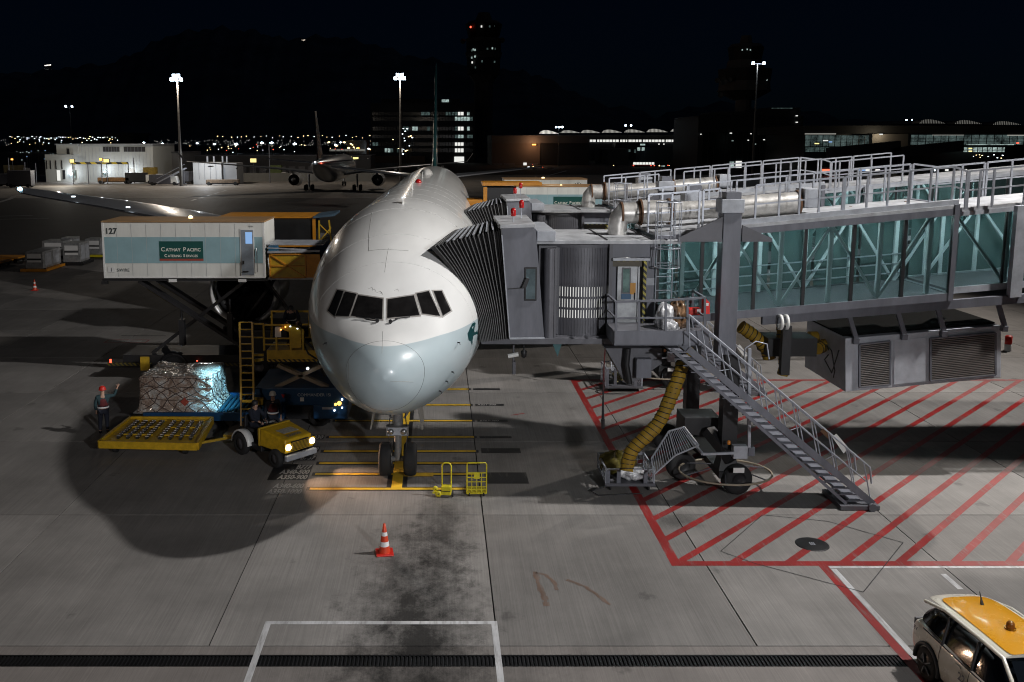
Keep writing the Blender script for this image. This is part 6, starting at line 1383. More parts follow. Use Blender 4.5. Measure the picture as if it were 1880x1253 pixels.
def person(label, loc, rotz, J, jacket='navy', trousers='navy', helmet='red', vest=None, band=True):
    """J: joint dictionary in the local frame, facing -y"""
    root = thing('person', label, 'person', loc, rotz, group='ramp workers')
    P_ = []; E = []; Rr = []
    def v(p, r_): P_.append(Vector(p)); Rr.append(r_); return len(P_) - 1
    def e(a, b_): E.append((a, b_)); return b_
    pel = v(J['pelvis'], (.15, .11)); ch_ = e(pel, v(J['chest'], (.17, .12))); nk = e(ch_, v(J['neck'], .062)); hd = e(nk, v(Vector(J['head']) - Vector((0, 0, .04)), (.085, .10))); tp_ = e(hd, v(Vector(J['head']) + Vector((0, 0, .07)), (.08, .09)))
    hdv = Vector(J['head']); fd = Vector(J.get('face', (0, -1, 0))).normalized()
    no = e(hd, v(hdv + fd * .115 + Vector((0, 0, -.02)), .017))
    for s_ in ('l', 'r'):
        sh = e(ch_, v(J['sh' + s_], .07)); el_ = e(sh, v(J['el' + s_], .046)); wr = e(el_, v(J['wr' + s_], .032))
        dirn = (Vector(J['wr' + s_]) - Vector(J['el' + s_])).normalized(); side = dirn.cross(Vector((0, 1, .2))).normalized(); w_ = Vector(J['wr' + s_])
        pm = e(wr, v(w_ + dirn * .07, (.038, .022)))
        for k, ln in enumerate((.075, .085, .08, .06)):
            off = side * (k - 1.5) * .02; f1 = e(pm, v(w_ + dirn * .115 + off, .0105)); e(f1, v(w_ + dirn * (.115 + ln * .8) + off + Vector((0, 0, -.015)), .008))
        th = e(pm, v(w_ + dirn * .08 + side * -.045, .011)); e(th, v(w_ + dirn * .12 + side * -.06, .009))
        hp = e(pel, v(J['hp' + s_], .095)); kn = e(hp, v(J['kn' + s_], .062)); an = e(kn, v(J['an' + s_], .042)); e(an, v(Vector(J['an' + s_]) + Vector(J.get('toe', (0, -.16, -.05))), .038))
    skin_mesh('body', P_, E, Rr, 'skin', root)
    def sub(names, edges, radii, name, m):
        skin_mesh(name, [Vector(J[n]) if isinstance(n, str) else n for n in names], edges, radii, m, root)
    mid = lambda a, b_, t: Vector(J[a]).lerp(Vector(J[b_]), t)
    sub(['pelvis', 'chest', mid('chest', 'neck', .8), 'shl', 'ell', mid('ell', 'wrl', .9), 'shr', 'elr', mid('elr', 'wrr', .9)], [(0, 1), (1, 2), (1, 3), (3, 4), (4, 5), (1, 6), (6, 7), (7, 8)],
        [(.185, .145), (.21, .155), (.085, .08), .092, .064, .05, .092, .064, .05], 'jacket', jacket)
    sub(['pelvis', 'hpl', 'knl', mid('knl', 'anl', .9), 'hpr', 'knr', mid('knr', 'anr', .9)], [(0, 1), (1, 2), (2, 3), (0, 4), (4, 5), (5, 6)], [(.165, .13), .115, .082, .066, .115, .082, .066], 'trousers', trousers)
    if vest:
        sub([mid('pelvis', 'chest', .15), mid('pelvis', 'chest', .6), 'chest', mid('chest', 'neck', .55)], [(0, 1), (1, 2), (2, 3)], [(.2, .158), (.215, .165), (.225, .17), (.12, .11)], 'vest', vest)
    for s_ in 'lr':
        an = Vector(J['an' + s_]); toe = Vector(J.get('toe', (0, -.16, -.05))); skin_mesh('boot', [an + Vector((0, 0, .06)), an + Vector((0, 0, -.02)), an + toe], [(0, 1), (1, 2)], [.058, .056, .05], 'black', root)
    if band:
        c = mid('pelvis', 'chest', .25); mb = MB(); mb.lathe([(.215, -.025), (.222, 0), (.215, .025)], (0, 0, 0), n=20); mb.v = [Vector((v_.x, v_.y * .78, v_.z)) + c for v_ in mb.v]; mb.build('reflective_band', 'reflect', root, world=False)
    h = hdv + Vector((0, 0, .02))
    if helmet:
        mb = MB(); mb.lathe([(.14, .02), (.125, .03), (.122, .07), (.10, .13), (.06, .16), (0, .17)], h, n=18); mb.build('helmet', helmet, root, world=False)
    else:
        mb = MB(); mb.lathe([(.095, -.06), (.11, .0), (.108, .07), (.08, .12), (0, .145)], h - fd * .015, n=16); mb.build('hair', 'black', root, world=False)
    for sx in (-1, 1):
        sd_ = fd.cross(Vector((0, 0, 1))).normalized(); mb = MB(); mb.lathe([(0, -.012), (.012, 0), (0, .012)], hdv + fd * .088 + sd_ * sx * .035 + Vector((0, 0, .01)), n=6); mb.build('eye', 'black', root, world=False)
    return root
def stand(**k):
    J = dict(pelvis=(0, 0, .93), chest=(0, .0, 1.30), neck=(0, 0, 1.50), head=(0, -.02, 1.63), shl=(.19, 0, 1.42), shr=(-.19, 0, 1.42), ell=(.27, 0, 1.14), elr=(-.27, 0, 1.14), wrl=(.28, -.1, .90), wrr=(-.28, -.1, .90),
             hpl=(.1, 0, .88), hpr=(-.1, 0, .88), knl=(.11, -.02, .48), knr=(-.11, -.02, .48), anl=(.12, .02, .09), anr=(-.12, .02, .09)); J.update(k); return J
w1 = g(192, 796)
person('ramp worker in red cap and maroon vest raising an arm left of the cargo', (w1.x, w1.y, 0), R(200), stand(elr=(-.40, -.08, 1.40), wrr=(-.52, -.12, 1.66), shl=(.2, .02, 1.40), ell=(.28, .05, 1.12), wrl=(.25, -.08, .88), knl=(.13, -.05, .48), anl=(.14, .04, .09)), 'teal_cloth', 'navy', 'red', 'maroon')
w2 = g(503, 806)
person('ramp worker in maroon vest and white helmet between loader and tractor', (w2.x, LY0 - 1.0, 0), R(10), stand(), 'navy', 'navy', 'white', 'maroon')
w3 = P(533, 602, .75)
zf_ = P(540, 645).z - .0
person('dark clothed operator bending over the console of the yellow platform', (w3.x, LY0 + .95, zf_ - .0), R(15), stand(pelvis=(0, .1, .93), chest=(0, -.12, 1.24), neck=(0, -.27, 1.38), head=(-.04, -.36, 1.46), shl=(.19, -.15, 1.33), shr=(-.19, -.15, 1.33), ell=(.28, -.32, 1.10), elr=(-.28, -.32, 1.10), wrl=(.2, -.5, 1.0), wrr=(-.2, -.5, 1.0), hpl=(.1, .08, .88), hpr=(-.1, .08, .88)), 'navy', 'navy', None, None)
c_, s_ = math.cos(R(47)), math.sin(R(47)); lx, ly = -.2, .7
person('driver in dark clothes at the wheel of the yellow baggage tractor', (tr.location.x + c_ * lx - s_ * ly, tr.location.y + s_ * lx + c_ * ly, 0), R(47),
       dict(pelvis=(0, .05, 1.06), chest=(0, .1, 1.42), neck=(0, .08, 1.60), head=(0, .05, 1.73), shl=(.19, .08, 1.52), shr=(-.19, .08, 1.52), ell=(.25, -.12, 1.30), elr=(-.25, -.12, 1.30), wrl=(.14, -.36, 1.22), wrr=(-.14, -.36, 1.22), hpl=(.1, -.02, 1.02), hpr=(-.1, -.02, 1.02), knl=(.13, -.42, 1.0), knr=(-.13, -.42, 1.0), anl=(.13, -.5, .62), anr=(-.13, -.5, .62)), 'navy', 'navy', None, None, band=False)

# ================================================================== CONES, TROLLEYS
def cone(label, loc, s=1.0):
    r = thing('traffic_cone', label, 'traffic cone', loc, R(8), group='traffic cones'); 
    mb = MB(); mb.box(-.235 * s, .235 * s, -.235 * s, .235 * s, 0, .045 * s); mb.build('base', 'red', r, world=False, bevel=.02)
    def rr(z): return (.165 - (.165 - .03) * z / .82) * s
    OR = mat('cone_orange_red', (.62, .06, .02), .4, var=.1)
    for z0_, z1_, m_ in ((.045, .22, OR), (.22, .345, 'reflect'), (.345, .50, OR), (.50, .60, 'reflect'), (.60, .82, OR)):
        mb = MB(); mb.lathe([(rr(z0_), z0_ * s), (rr(z1_), z1_ * s)] + ([(0, z1_ * s)] if z1_ > .8 else []), n=28); mb.build('cone_sleeve' if m_ is OR else 'reflective_collar', m_, r, world=False)
    return r
cone('orange and white traffic cone standing alone on the apron in front of the nose', g(706, 1016))
cone('small far traffic cone on the left, near the grey cargo containers', g(64, 533.5), 1.0)
tA = g(820, 911); 
ty = thing('chock_trolley', 'small yellow two-wheeled trolley with a tall handle by the nose wheel', 'trolley', (tA.x, tA.y, 0), R(-6))
def T(mb, n, m='lyellow', p=ty, **k): return mb.build(n, m, p, world=False, **k)
mb = MB(); mb.tube([Vector((-.14, .0, .15)), Vector((-.14, .0, .95)), Vector((-.11, .0, 1.03)), Vector((-.05, .0, 1.06)), Vector((.05, .0, 1.06)), Vector((.11, 0, 1.03)), Vector((.14, 0, .95)), Vector((.14, 0, .15))], .022, 8); T(mb, 'handle')
mb = MB(); mb.box(-.15, .15, -.16, .06, .08, .36); T(mb, 'bin', bevel=.02); mb = MB(); mb.box(-.12, .12, -.17, -.161, .2, .22); T(mb, 'slot', 'black')
mb = MB(); mb.beam((-.16, -.1, .14), (-.42, -.12, .14), .05); mb.lathe([(.04, -.03), (.10, -.03), (.10, .03), (.04, .03)], (-.24, -.14, .12), 'Y', 14); mb.lathe([(.03, -.03), (.08, -.03), (.08, .03), (.03, .03)], (-.34, -.05, .24), 'Y', 14); T(mb, 'side_bracket')
for x in (-.19, .19): mb = MB(); mb.lathe([(.03, -.025), (.085, -.02), (.085, .02), (.03, .025)], (x, -.02, .085), 'X', 16); T(mb, 'wheel', 'rubber')
tB = g(875, 911)
ty2 = thing('mesh_trolley', 'upright yellow mesh-fronted trolley beside the small yellow trolley', 'trolley', (tB.x, tB.y, 0), R(2))
mb = MB(); mb.tube([Vector((-.3, 0, .08)), Vector((-.3, 0, 1.0)), Vector((-.27, 0, 1.06)), Vector((.27, 0, 1.06)), Vector((.3, 0, 1.0)), Vector((.3, 0, .08))], .022, 8); mb.beam((-.3, 0, .08), (.3, 0, .08), .03); mb.beam((-.3, 0, .74), (.3, 0, .74), .03); T(mb, 'frame', p=ty2)
mb = MB()
for x in (-.15, 0, .15): mb.beam((x, -.01, .08), (x, -.01, .74), .022)
for z in (.22, .30, .46, .60): mb.beam((-.3, -.012, z), (.3, -.012, z), .022)
T(mb, 'mesh', p=ty2); mb = MB(); mb.box(-.09, .09, -.03, -.015, .56, .74); T(mb, 'name_plate', p=ty2)
mb = MB(); mb.box(-.3, .3, .0, .42, .08, .11); T(mb, 'tray', p=ty2)
for x in (-.22, .22): mb = MB(); mb.lathe([(.0, -.02), (.05, -.02), (.05, .02), (.0, .02)], (x, -.0, .05), 'X', 12); T(mb, 'castor', 'black', p=ty2)

# ================================================================== BASKET CARTS, HOSES, BAGS
def basket(label, px0, px1, pyb, pyt, yb):
    a, b_ = g(px0, pyb), g(px1, pyb); y0 = a.y; x0, x1 = a.x, b_.x; h = q((px0 + px1) / 2, pyt, y0).z; y1 = y0 + yb
    r = thing('basket_cart', label, 'basket cart', ((x0 + x1) / 2, y0, 0), group='wheeled wire basket carts')
    mb = MB(); mb.box(x0, x1, y0, y1, .20, .24); mb.box(x0 - .04, x1 + .04, y0 - .05, y0, .17, .26); mb.build('tray', 'dgrey', r)
    mb = MB()
    cs = [(x0, y0), (x1, y0), (x1, y1), (x0, y1)]
    for i in range(4):
        p, n_ = cs[i], cs[(i+1) % 4]; mb.beam((*p, .2), (*p, h), .045, .045, up=(0, 1, 0)); mb.beam((*p, h), (*n_, h), .045, .045)
    mb.build('frame', 'rail', r)
    mb = MB()
    for i in range(4):
        p, n_ = Vector((*cs[i], 0)), Vector((*cs[(i+1) % 4], 0)); k = 7
        if i != 0:
            for j in range(1, k): c = p.lerp(n_, j / k); mb.cyl(c + Vector((0, 0, .2)), c + Vector((0, 0, h)), .009, n=5)
            for z in (.35, .5, .65): mb.cyl(p + Vector((0, 0, z)), n_ + Vector((0, 0, z)), .01, n=5)
    mb.build('wire_mesh', 'rail', r)
    mb = MB()
    for u in (.0, .22, .78): mb = MB(); xx = x0 + (x1 - x0) * u; mb.box(xx, xx + .12, y0 - .03, y0 - .01, .24, h - .03); mb.build('front_plate', 'grey', r)
    for xx in (x0 + .15, x1 - .15):
        for yy in (y0 + .1, y1 - .1): mb = MB(); mb.lathe([(0, -.03), (.09, -.03), (.1, 0), (.09, .03), (0, .03)], (xx, yy, .1), 'X', 14); mb.build('castor', 'rubber', r)
    mb = MB(); mb.tube([Vector((x0, y0 - .1, .2)), Vector((x0 - .5, y0 - .2, .08)), Vector((x0 - .3, y0 - .5, .06)), Vector((x1 - .4, y0 - .35, .06))], .02, 6); mb.build('tow_bar', 'black', r)
    return r, x0, x1, y0, y1, h
bk, kx0, kx1, ky0, ky1, kh = basket('grey wire basket cart holding the lower end of the yellow hose', 1112, 1200, 902, 862, 1.5)
bk2, *_r = basket('further basket cart full of yellow hose and netting, under the bridge head', 1112, 1178, 720, 676, 1.2)
def crumple(label, c, r, name, m, cat, sc=(1, 1, 1), seed=1, n=18, amp=.25, group=None):
    random.seed(seed); mb = MB(); ph = [random.uniform(0, 6) for _ in range(8)]
    def rad(a, b_): return r * (1 + amp * (.5 * math.sin(3 * a + ph[0]) * math.cos(2 * b_ + ph[1]) + .35 * math.sin(7 * a + ph[2] + 3 * b_) + .25 * math.sin(5 * b_ + ph[3] - 4 * a) + .15 * math.sin(13 * a + 9 * b_ + ph[4])))
    rg = []
    for j in range(n + 1):
        b_ = -math.pi / 2 + math.pi * j / n; rg.append([Vector((math.cos(a) * math.cos(b_) * sc[0], math.sin(a) * math.cos(b_) * sc[1], math.sin(b_) * sc[2])) * rad(a, b_) + Vector(c) for a in [math.tau * i / (2 * n) for i in range(2 * n)]])
    mb.loft(rg); return solo(mb, name, m, label, cat, group=group)
crumple('heap of clear plastic wrap lying in the wire basket cart', ((kx0 + kx1) / 2 + .2, ky0 + .4, .42), .42, 'plastic_wrap_heap', PLASTIC, 'plastic wrap', (1.1, .8, .45), 3)
crumple('coiled dark yellow cover lying in the near basket cart beside the hose end', ((kx0 + kx1) / 2 - .25, ky0 + .85, .62), .48, 'hose_cover', mat('olive_cover', (.16, .13, .015), .7, var=.4, scale=6, bump=.8), 'cover', (1.15, .9, .75), 8)
bags = [((1243, 608), .40, 4, 'clear bag'), ((1225, 585), .36, 7, 'clear bag')]
pb_ = lambda px, py, y: q(px, py, y)
crumple('clear plastic bag of rubbish nearest the door on the bridge service platform', q(1221, 588, 27.1), .40, 'rubbish_bag', PLASTIC, 'rubbish bag', (.75, .8, 1.15), 4)
crumple('clear plastic bag of brown rubbish, tallest one on the bridge service platform', q(1244, 583, 27.2), .42, 'rubbish_bag', mat('brown_rubbish_bag', (.30, .17, .09), .25, var=.8, scale=4, coat=.7, bump=.8), 'rubbish bag', (.75, .8, 1.2), 9)
crumple('small silvery plastic bag leaning in front of the brown rubbish bag', q(1231, 602, 26.85), .24, 'rubbish_bag', PLASTIC, 'rubbish bag', (1.1, .8, .8), 12)
hb = thing('red_hose_box', 'bright red box with a pointed lid mounted by the bridge platform rail', 'hose box', q(1298, 580, 27.0))
mb = MB(); mb.prism([q(1293, 577, 27.0), q(1303, 577, 27.0), q(1303, 556, 27.0), q(1294, 547, 27.0)], (0, .3, 0)); mb.build('case', mat('signal_red', (.75, .02, .015), .4, var=.05), hb); mb = MB(); mb.box(q(1295, 560, 26.98).x, q(1301, 560, 26.98).x, 26.98, 26.995, q(1298, 562, 26.98).z, q(1298, 557, 26.98).z); mb.build('label_plate', 'white', hb)
rb = thing('red_wheel_chock', 'low red and white plastic case lying on the bridge service platform', 'plastic case', q(1277, 578, 27.2))
mb = MB(); mb.box(q(1264, 578, 27.2).x, q(1288, 578, 27.2).x, 27.2, 27.5, pz + .35, pz + .55); mb.build('case', 'red', rb, bevel=.03); mb = MB(); mb.box(q(1281, 570, 27.1).x, q(1288, 570, 27.1).x, 27.17, 27.19, pz + .40, pz + .54); mb.build('white_patch', 'white', rb)
def hose(label, pts, r, ring_step=.16, origin=None):
    # smooth the path
    P2 = [Vector(p) for p in pts]
    for _ in range(3):
        Q = [P2[0]]
        for i in range(len(P2) - 1): Q += [P2[i].lerp(P2[i+1], .25), P2[i].lerp(P2[i+1], .75)]
        P2 = Q + [P2[-1]]
    rt_ = thing('yellow_hose', label, 'hose', P2[-1], group='yellow air hoses')
    # resample
    out = [P2[0]]; acc = 0
    for i in range(len(P2) - 1):
        seg = (P2[i+1] - P2[i]).length; acc += seg
        if acc > .05: out.append(P2[i+1]); acc = 0
    mb = MB(); mb.tube(out, r, 16, radii=[r * (1 + .05 * math.cos(k * 1.3) + .03 * math.sin(k * .4)) for k in range(len(out))]); mb.build('hose_skin', 'hose', rt_)
    mb = MB(); L_ = 0; hel = []; prev = None
    N_ = len(out)
    for i in range(N_ - 1):
        d_ = (out[i+1] - out[i]); ln = d_.length; d_.normalize(); a_ = d_.cross(Vector((0, 1, .1))).normalized(); b2_ = d_.cross(a_)
        st = 5
        for k in range(st):
            t = k / st; ang = (L_ + ln * t) / ring_step * math.tau; hel.append(out[i].lerp(out[i+1], t) + (a_ * math.cos(ang) + b2_ * math.sin(ang)) * r * 1.04)
        L_ += ln
    mb.tube(hel, .016, 4); mb.build('spiral_wire', 'black', rt_)
    return rt_
hose('thick yellow spiral-wired air hose running down from the bridge head into the basket cart', [q(1262, 640, 27.4), q(1256, 660, 27.2), q(1247, 690, 26.9), q(1229, 735, 26.8), q(1212, 775, 26.7), q(1185, 803, 26.6), q(1160, 825, 26.6), q(1152, 850, 26.6), q(1150, 868, 26.5)], .2)
hose('yellow hose hanging in a loop under the tunnel beside the cable pulley', [q(1435, 600, 28.6), q(1437, 640, 28.6), q(1440, 675, 28.6), q(1436, 690, 28.6)], .16)
hose('short yellow hose arching below the tunnel behind the stair rail', [q(1360, 600, 28.9), q(1378, 612, 28.9), q(1398, 628, 28.9), q(1410, 645, 28.9), q(1412, 660, 28.9)], .2)
hose('yellow hose end reaching from the hose trolley to the air conditioning box', [q(1500, 640, 29.6), q(1518, 632, 30.0), q(1530, 632, 30.4)], .2)
random.seed(21)
mb = MB(); base_ = (_r[0] + _r[1]) / 2
for k in range(9):
    pts = [Vector((base_ + random.uniform(-.45, .45), _r[2] + random.uniform(.1, .9), .35 + random.uniform(0, 1.0) * (1 if i % 2 else .5))) for i in range(5)]
    P2 = pts
    for _ in range(2):
        Q = [P2[0]]
        for i in range(len(P2) - 1): Q += [P2[i].lerp(P2[i+1], .25), P2[i].lerp(P2[i+1], .75)]
        P2 = Q + [P2[-1]]
    mb.tube(P2, .045, 6)
solo(mb, 'rope_bundle', mat('pale_rope', (.42, .37, .2), .7, var=.5, scale=12), 'tangle of pale yellow netting ropes heaped in the further basket cart', 'rope')
bo = g(1850, 644); bt = thing('safety_post', 'short orange and white reflective post standing right of the air conditioning box', 'safety post', bo)
for z0_, z1_, m_ in ((0, .35, 'reflect'), (.35, .75, 'red')):
    mb = MB(); mb.lathe([(.17, z0_), (.17, z1_), (0, z1_)], bo, n=18); mb.build('white_half' if z0_ == 0 else 'orange_half', m_, bt)
mb = MB(); mb.lathe([(.17, .75), (.12, .8), (0, .8)], bo, n=18); mb.build('post_cap', 'red', bt)
cr_ = g(1880, 706); 

# ================================================================== CAR (local: front towards -y)
car = thing('service_car', 'white hatchback service car with a yellow roof and number 22 in the bottom right corner', 'car', (10.82, 16.05, 0), R(3.5))
def C_(mb, name, m, parent=car, **k): return mb.build(name, m, parent, world=False, **k)
WHT = mat('car_white_paint', (.66, .625, .54), .28, var=.03, coat=.7); YR = mat('car_roof_yellow', (.66, .30, .01), .25, var=.03, coat=.8)
# body side profile stations along y: (y, half width at sill, half width at belt, z sill, z belt/hood)
CS = [(2.12, .70, .66, .42, .80), (2.05, .82, .78, .30, .96), (1.7, .88, .84, .24, 1.02), (1.2, .91, .87, .22, 1.02), (.4, .92, .88, .21, 1.0), (-.6, .92, .885, .21, .97), (-1.0, .92, .87, .22, .95), (-1.5, .90, .82, .23, .86), (-1.9, .86, .75, .26, .74), (-2.08, .76, .66, .34, .62)]
def crs(y, ws, wb_, zs, zb_):
    return [Vector((x, y, z)) for x, z in ((0, zs), (ws * .9, zs), (ws, zs + .08), (ws + .015, zs + (zb_ - zs) * .45), (wb_ + .02, zb_ - .12), (wb_, zb_ - .03), (wb_ - .07, zb_ + .0), (0, zb_ + .035), (-wb_ + .07, zb_), (-wb_, zb_ - .03), (-wb_ - .02, zb_ - .12), (-ws - .015, zs + (zb_ - zs) * .45), (-ws, zs + .08), (-ws * .9, zs))]
mb = MB(); mb.loft([crs(*s_) for s_ in CS], cap=True); body = C_(mb, 'body', WHT); sb_ = body.modifiers.new('sub', 'SUBSURF'); sb_.levels = 2; sb_.render_levels = 2
# greenhouse
def gh(y, wb_, wt, zb_, zt2): return [Vector((x, y, z)) for x, z in ((wb_, zb_), (wt + .03, zt2 - .08), (wt - .06, zt2), (0, zt2 + .03), (-wt + .06, zt2), (-wt - .03, zt2 - .08), (-wb_, zb_))]
GH = [(1.95, .70, .56, .98, 1.20), (1.60, .80, .60, .98, 1.47), (1.0, .84, .63, .97, 1.54), (0, .85, .64, .95, 1.57), (-.45, .84, .63, .94, 1.53), (-1.0, .80, .58, .93, 1.16), (-1.25, .76, .60, .92, .98)]
mb = MB(); mb.loft([gh(*s_) for s_ in GH], closed=False, cap=True); ghs = C_(mb, 'side_glass', 'glass_dark'); sb_ = ghs.modifiers.new('sub', 'SUBSURF'); sb_.levels = 2; sb_.render_levels = 2
mb = MB()
def roofring(y, w_, z): return [Vector((x, y, z + dz_)) for x, dz_ in ((w_, -.03), (w_ * .8, .018), (0, .035), (-w_ * .8, .018), (-w_, -.03), (-w_, -.05), (0, -.02), (w_, -.05))]
mb.loft([roofring(y, w_, z) for y, w_, z in ((2.02, .52, 1.42), (1.85, .62, 1.49), (1.4, .66, 1.56), (.6, .69, 1.60), (-.2, .68, 1.60), (-.50, .64, 1.575))], cap=True); rf_ = C_(mb, 'roof_edge', WHT); sb_ = rf_.modifiers.new('sub', 'SUBSURF'); sb_.levels = 2; sb_.render_levels = 2
mb = MB(); mb.loft([[Vector((x, y, z + dz_)) for x, dz_ in ((w_, .015), (w_ * .7, .045), (0, .055), (-w_ * .7, .045), (-w_, .015))] for y, w_, z in ((1.68, .50, 1.52), (1.4, .54, 1.565), (.6, .56, 1.60), (-.2, .555, 1.60), (-.52, .54, 1.575))], closed=False); rp_ = C_(mb, 'roof_panel', YR); sb_ = rp_.modifiers.new('sub', 'SUBSURF'); sb_.levels = 2; sb_.render_levels = 2
mb = MB(); mb.loft([[Vector((x, y, z)) for x, z in ((.60, 1.50), (.0, 1.55), (-.60, 1.50))] if False else [Vector((w_, y, z)), Vector((0, y - .05, z + .015)), Vector((-w_, y, z))] for y, w_, z in ((-.60, .58, 1.535), (-.9, .64, 1.30), (-1.22, .70, 1.02))], closed=False); ws_ = C_(mb, 'windscreen', 'glass_dark')
for sx in (-1, 1):
    mb = MB(); mb.tube([Vector((sx * .66, 1.9, 1.38)), Vector((sx * .68, 1.2, 1.54)), Vector((sx * .69, .0, 1.565)), Vector((sx * .66, -.5, 1.53)), Vector((sx * .74, -.95, 1.22)), Vector((sx * .79, -1.28, .96))], .038, 8); C_(mb, 'door_pillar', WHT)
    mb = MB(); mb.tube([Vector((sx * .89, 1.55, .99)), Vector((sx * .905, .3, .975)), Vector((sx * .90, -.9, .95))], .012, 6); C_(mb, 'belt_trim', 'black')
    for y in (1.32, -1.35):
        mb = MB(); mb.lathe([(.2, -.11), (.30, -.12), (.335, -.08), (.335, .08), (.30, .12), (.2, .11)], (sx * .82, y, .335), 'X', 32); t_ = C_(mb, 'wheel', 'rubber')
        mb = MB(); mb.lathe([(.0, -.03), (.2, -.03), (.23, .0), (.23, .03)] if sx > 0 else [(0, -.03), (.2, -.03), (.23, 0)], (sx * .90, y, .335), 'X', 20); C_(mb, 'rim', mat('rim_dark', (.03, .03, .03), .4, metal=.5, var=.1), t_)
        for k in range(5):
            a_ = math.tau * k / 5; mb = MB(); mb.beam((sx * .945, y + .04 * math.cos(a_), .335 + .04 * math.sin(a_)), (sx * .945, y + .22 * math.cos(a_), .335 + .22 * math.sin(a_)), .05, .02); C_(mb, 'spoke', 'steel', t_)
        mb = MB(); mb.tube([Vector((sx * .915, y + .40 * math.cos(t), .335 + .40 * math.sin(t))) for t in [math.pi * k / 12 - .1 for k in range(14)]], .045, 6); C_(mb, 'arch_trim', 'black')
    mb = MB(); mb.box(min(sx * .90, sx * 1.08), max(sx * .90, sx * 1.08), -.98, -.80, .98, 1.12); C_(mb, 'wing_mirror', 'black', bevel=.04)
    mb = MB(); mb.box(sx * .62 - .14, sx * .62 + .14, 2.05, 2.10, .80, .94); C_(mb, 'tail_lamp', 'dgrey', bevel=.02)
    mb = MB(); mb.box(sx * .915 - .012, sx * .915 + .012, .28, .45, .86, .89); C_(mb, 'door_handle', WHT)
mb = MB(); mb.box(-.35, .35, 2.10, 2.13, .48, .6); C_(mb, 'number_plate', 'white')
for sx in (-1, 1):
    for y in (.95, .05, -.80):
        mb = MB(); mb.tube([Vector((sx * .885, y, .95)), Vector((sx * .917, y, .78)), Vector((sx * .932, y, .52)), Vector((sx * .92, y + (.06 if y > .5 else 0), .32))], .006, 4); C_(mb, 'door_gap', 'black')
        if y > -.5: mb = MB(); mb.tube([Vector((sx * .86, y, .97)), Vector((sx * .80, y + .02, 1.2)), Vector((sx * .70, y + .06, 1.5))], .03, 6); C_(mb, 'window_pillar', 'black')
mb = MB(); mb.tube([Vector((.1, 1.25, 1.60)), Vector((.1, 1.3, 1.74)), Vector((.1, 1.36, 1.84))], .015, 6, radii=[.04, .012, .008]); C_(mb, 'aerial', 'black')
mb = MB(); mb.lathe([(.10, 1.63), (.10, 1.67)], (-.0, .28, 0), n=16); mb.lathe([(.075, 1.67), (.07, 1.76), (.05, 1.79), (0, 1.80)], (0, .28, 0), n=16); C_(mb, 'roof_beacon', mat('brown_amber', (.2, .07, .01), .2, var=0))
me = text_mesh('22', .22, bold=.006); mb = MB(); mb.add([(-.945, -v.co.x + .30 + 0, .66 + v.co.y) for v in me.vertices], [list(p.vertices) for p in me.polygons]); C_(mb, 'fleet_number', mat('grey_number', (.15, .15, .16), .5, var=0))
me = text_mesh('EV', .12, bold=.004); mb = MB(); mb.add([(-.90, -v.co.x + 1.86, .82 + v.co.y) for v in me.vertices], [list(p.vertices) for p in me.polygons]); C_(mb, 'badge', mat('badge_dark', (.1, .1, .1), .4, var=0))

# ================================================================== CARGO CONTAINERS AND DOLLIES, FAR LEFT
def container(label, px0, px1, pyb, pyt, deep=1.5, dolly='orange', mod=0, dz=.5):
    gp = g((px0 + px1) / 2, pyb + 6); Y = gp.y; a, b_ = q(px0, pyb, Y), q(px1, pyb, Y); h = q(px0, pyt, Y).z
    r = thing('cargo_container', label, 'cargo container', ((a.x + b_.x) / 2, Y, a.z), group='aluminium cargo containers')
    x0, x1, z0 = a.x, b_.x, a.z
    mb = MB(); mb.box(x0, x1, Y, Y + deep, z0, h); mb.build('shell', 'alu', r, bevel=.03)
    mb = MB(); w_ = x1 - x0; mb.box(x0 + w_ * .12, x1 - w_ * .12, Y - .03, Y - .005, z0 + (h - z0) * .62, z0 + (h - z0) * .88); mb.box(x0 + w_ * .12, x1 - w_ * .12, Y - .03, Y - .005, z0 + (h - z0) * .38, z0 + (h - z0) * .5); mb.build('placard', 'reflect', r)
    mb = MB(); mb.box(x0 + w_ * .1, x1 - w_ * .1, Y - .035, Y - .005, z0 + (h - z0) * .52, z0 + (h - z0) * .58); mb.build('dark_slot', 'black', r)
    mb = MB(); mb.box(x1 + .003, x1 + .02, Y + deep * .1, Y + deep * .45, z0 + .2, h - .2); mb.box(x1 + .003, x1 + .02, Y + deep * .55, Y + deep * .9, z0 + .2, h - .2); mb.build('side_panel', 'lgrey', r)
    dd = thing('container_dolly', 'dolly under the ' + ' '.join(label.split(' ')[:9]), 'dolly', ((x0 + x1) / 2, Y, 0), group='dollies under the containers')
    mb = MB(); mb.box(x0 - .4, x1 + .3, Y - .12, Y + deep + .1, z0 - .22, z0 - .01); mb.build('deck', dolly, dd)
    mb = MB()
    for xx in (x0, x1): mb.cyl((xx, Y + .1, .17), (xx + .15, Y + .1, .17), .17, n=12); mb.cyl((xx, Y + deep - .2, .17), (xx + .15, Y + deep - .2, .17), .17, n=12)
    mb.build('wheel_set', 'rubber', dd)
container('nearest grey aluminium cargo container on the left with two white placards', 47, 80, 494, 463, 3.6)
container('taller container with a green end, directly behind the nearest one', 116, 148, 482, 447, 2.2, 'black')
container('container with a blue rain cover behind the nearest pair', 78, 118, 470, 443, 2.0, 'black')
container('container with white placards close to the left edge of the catering box', 157, 186, 468, 439, 1.6, 'lyellow')
container('small container furthest back in the left group', 113, 136, 466, 437, 1.6, 'black')
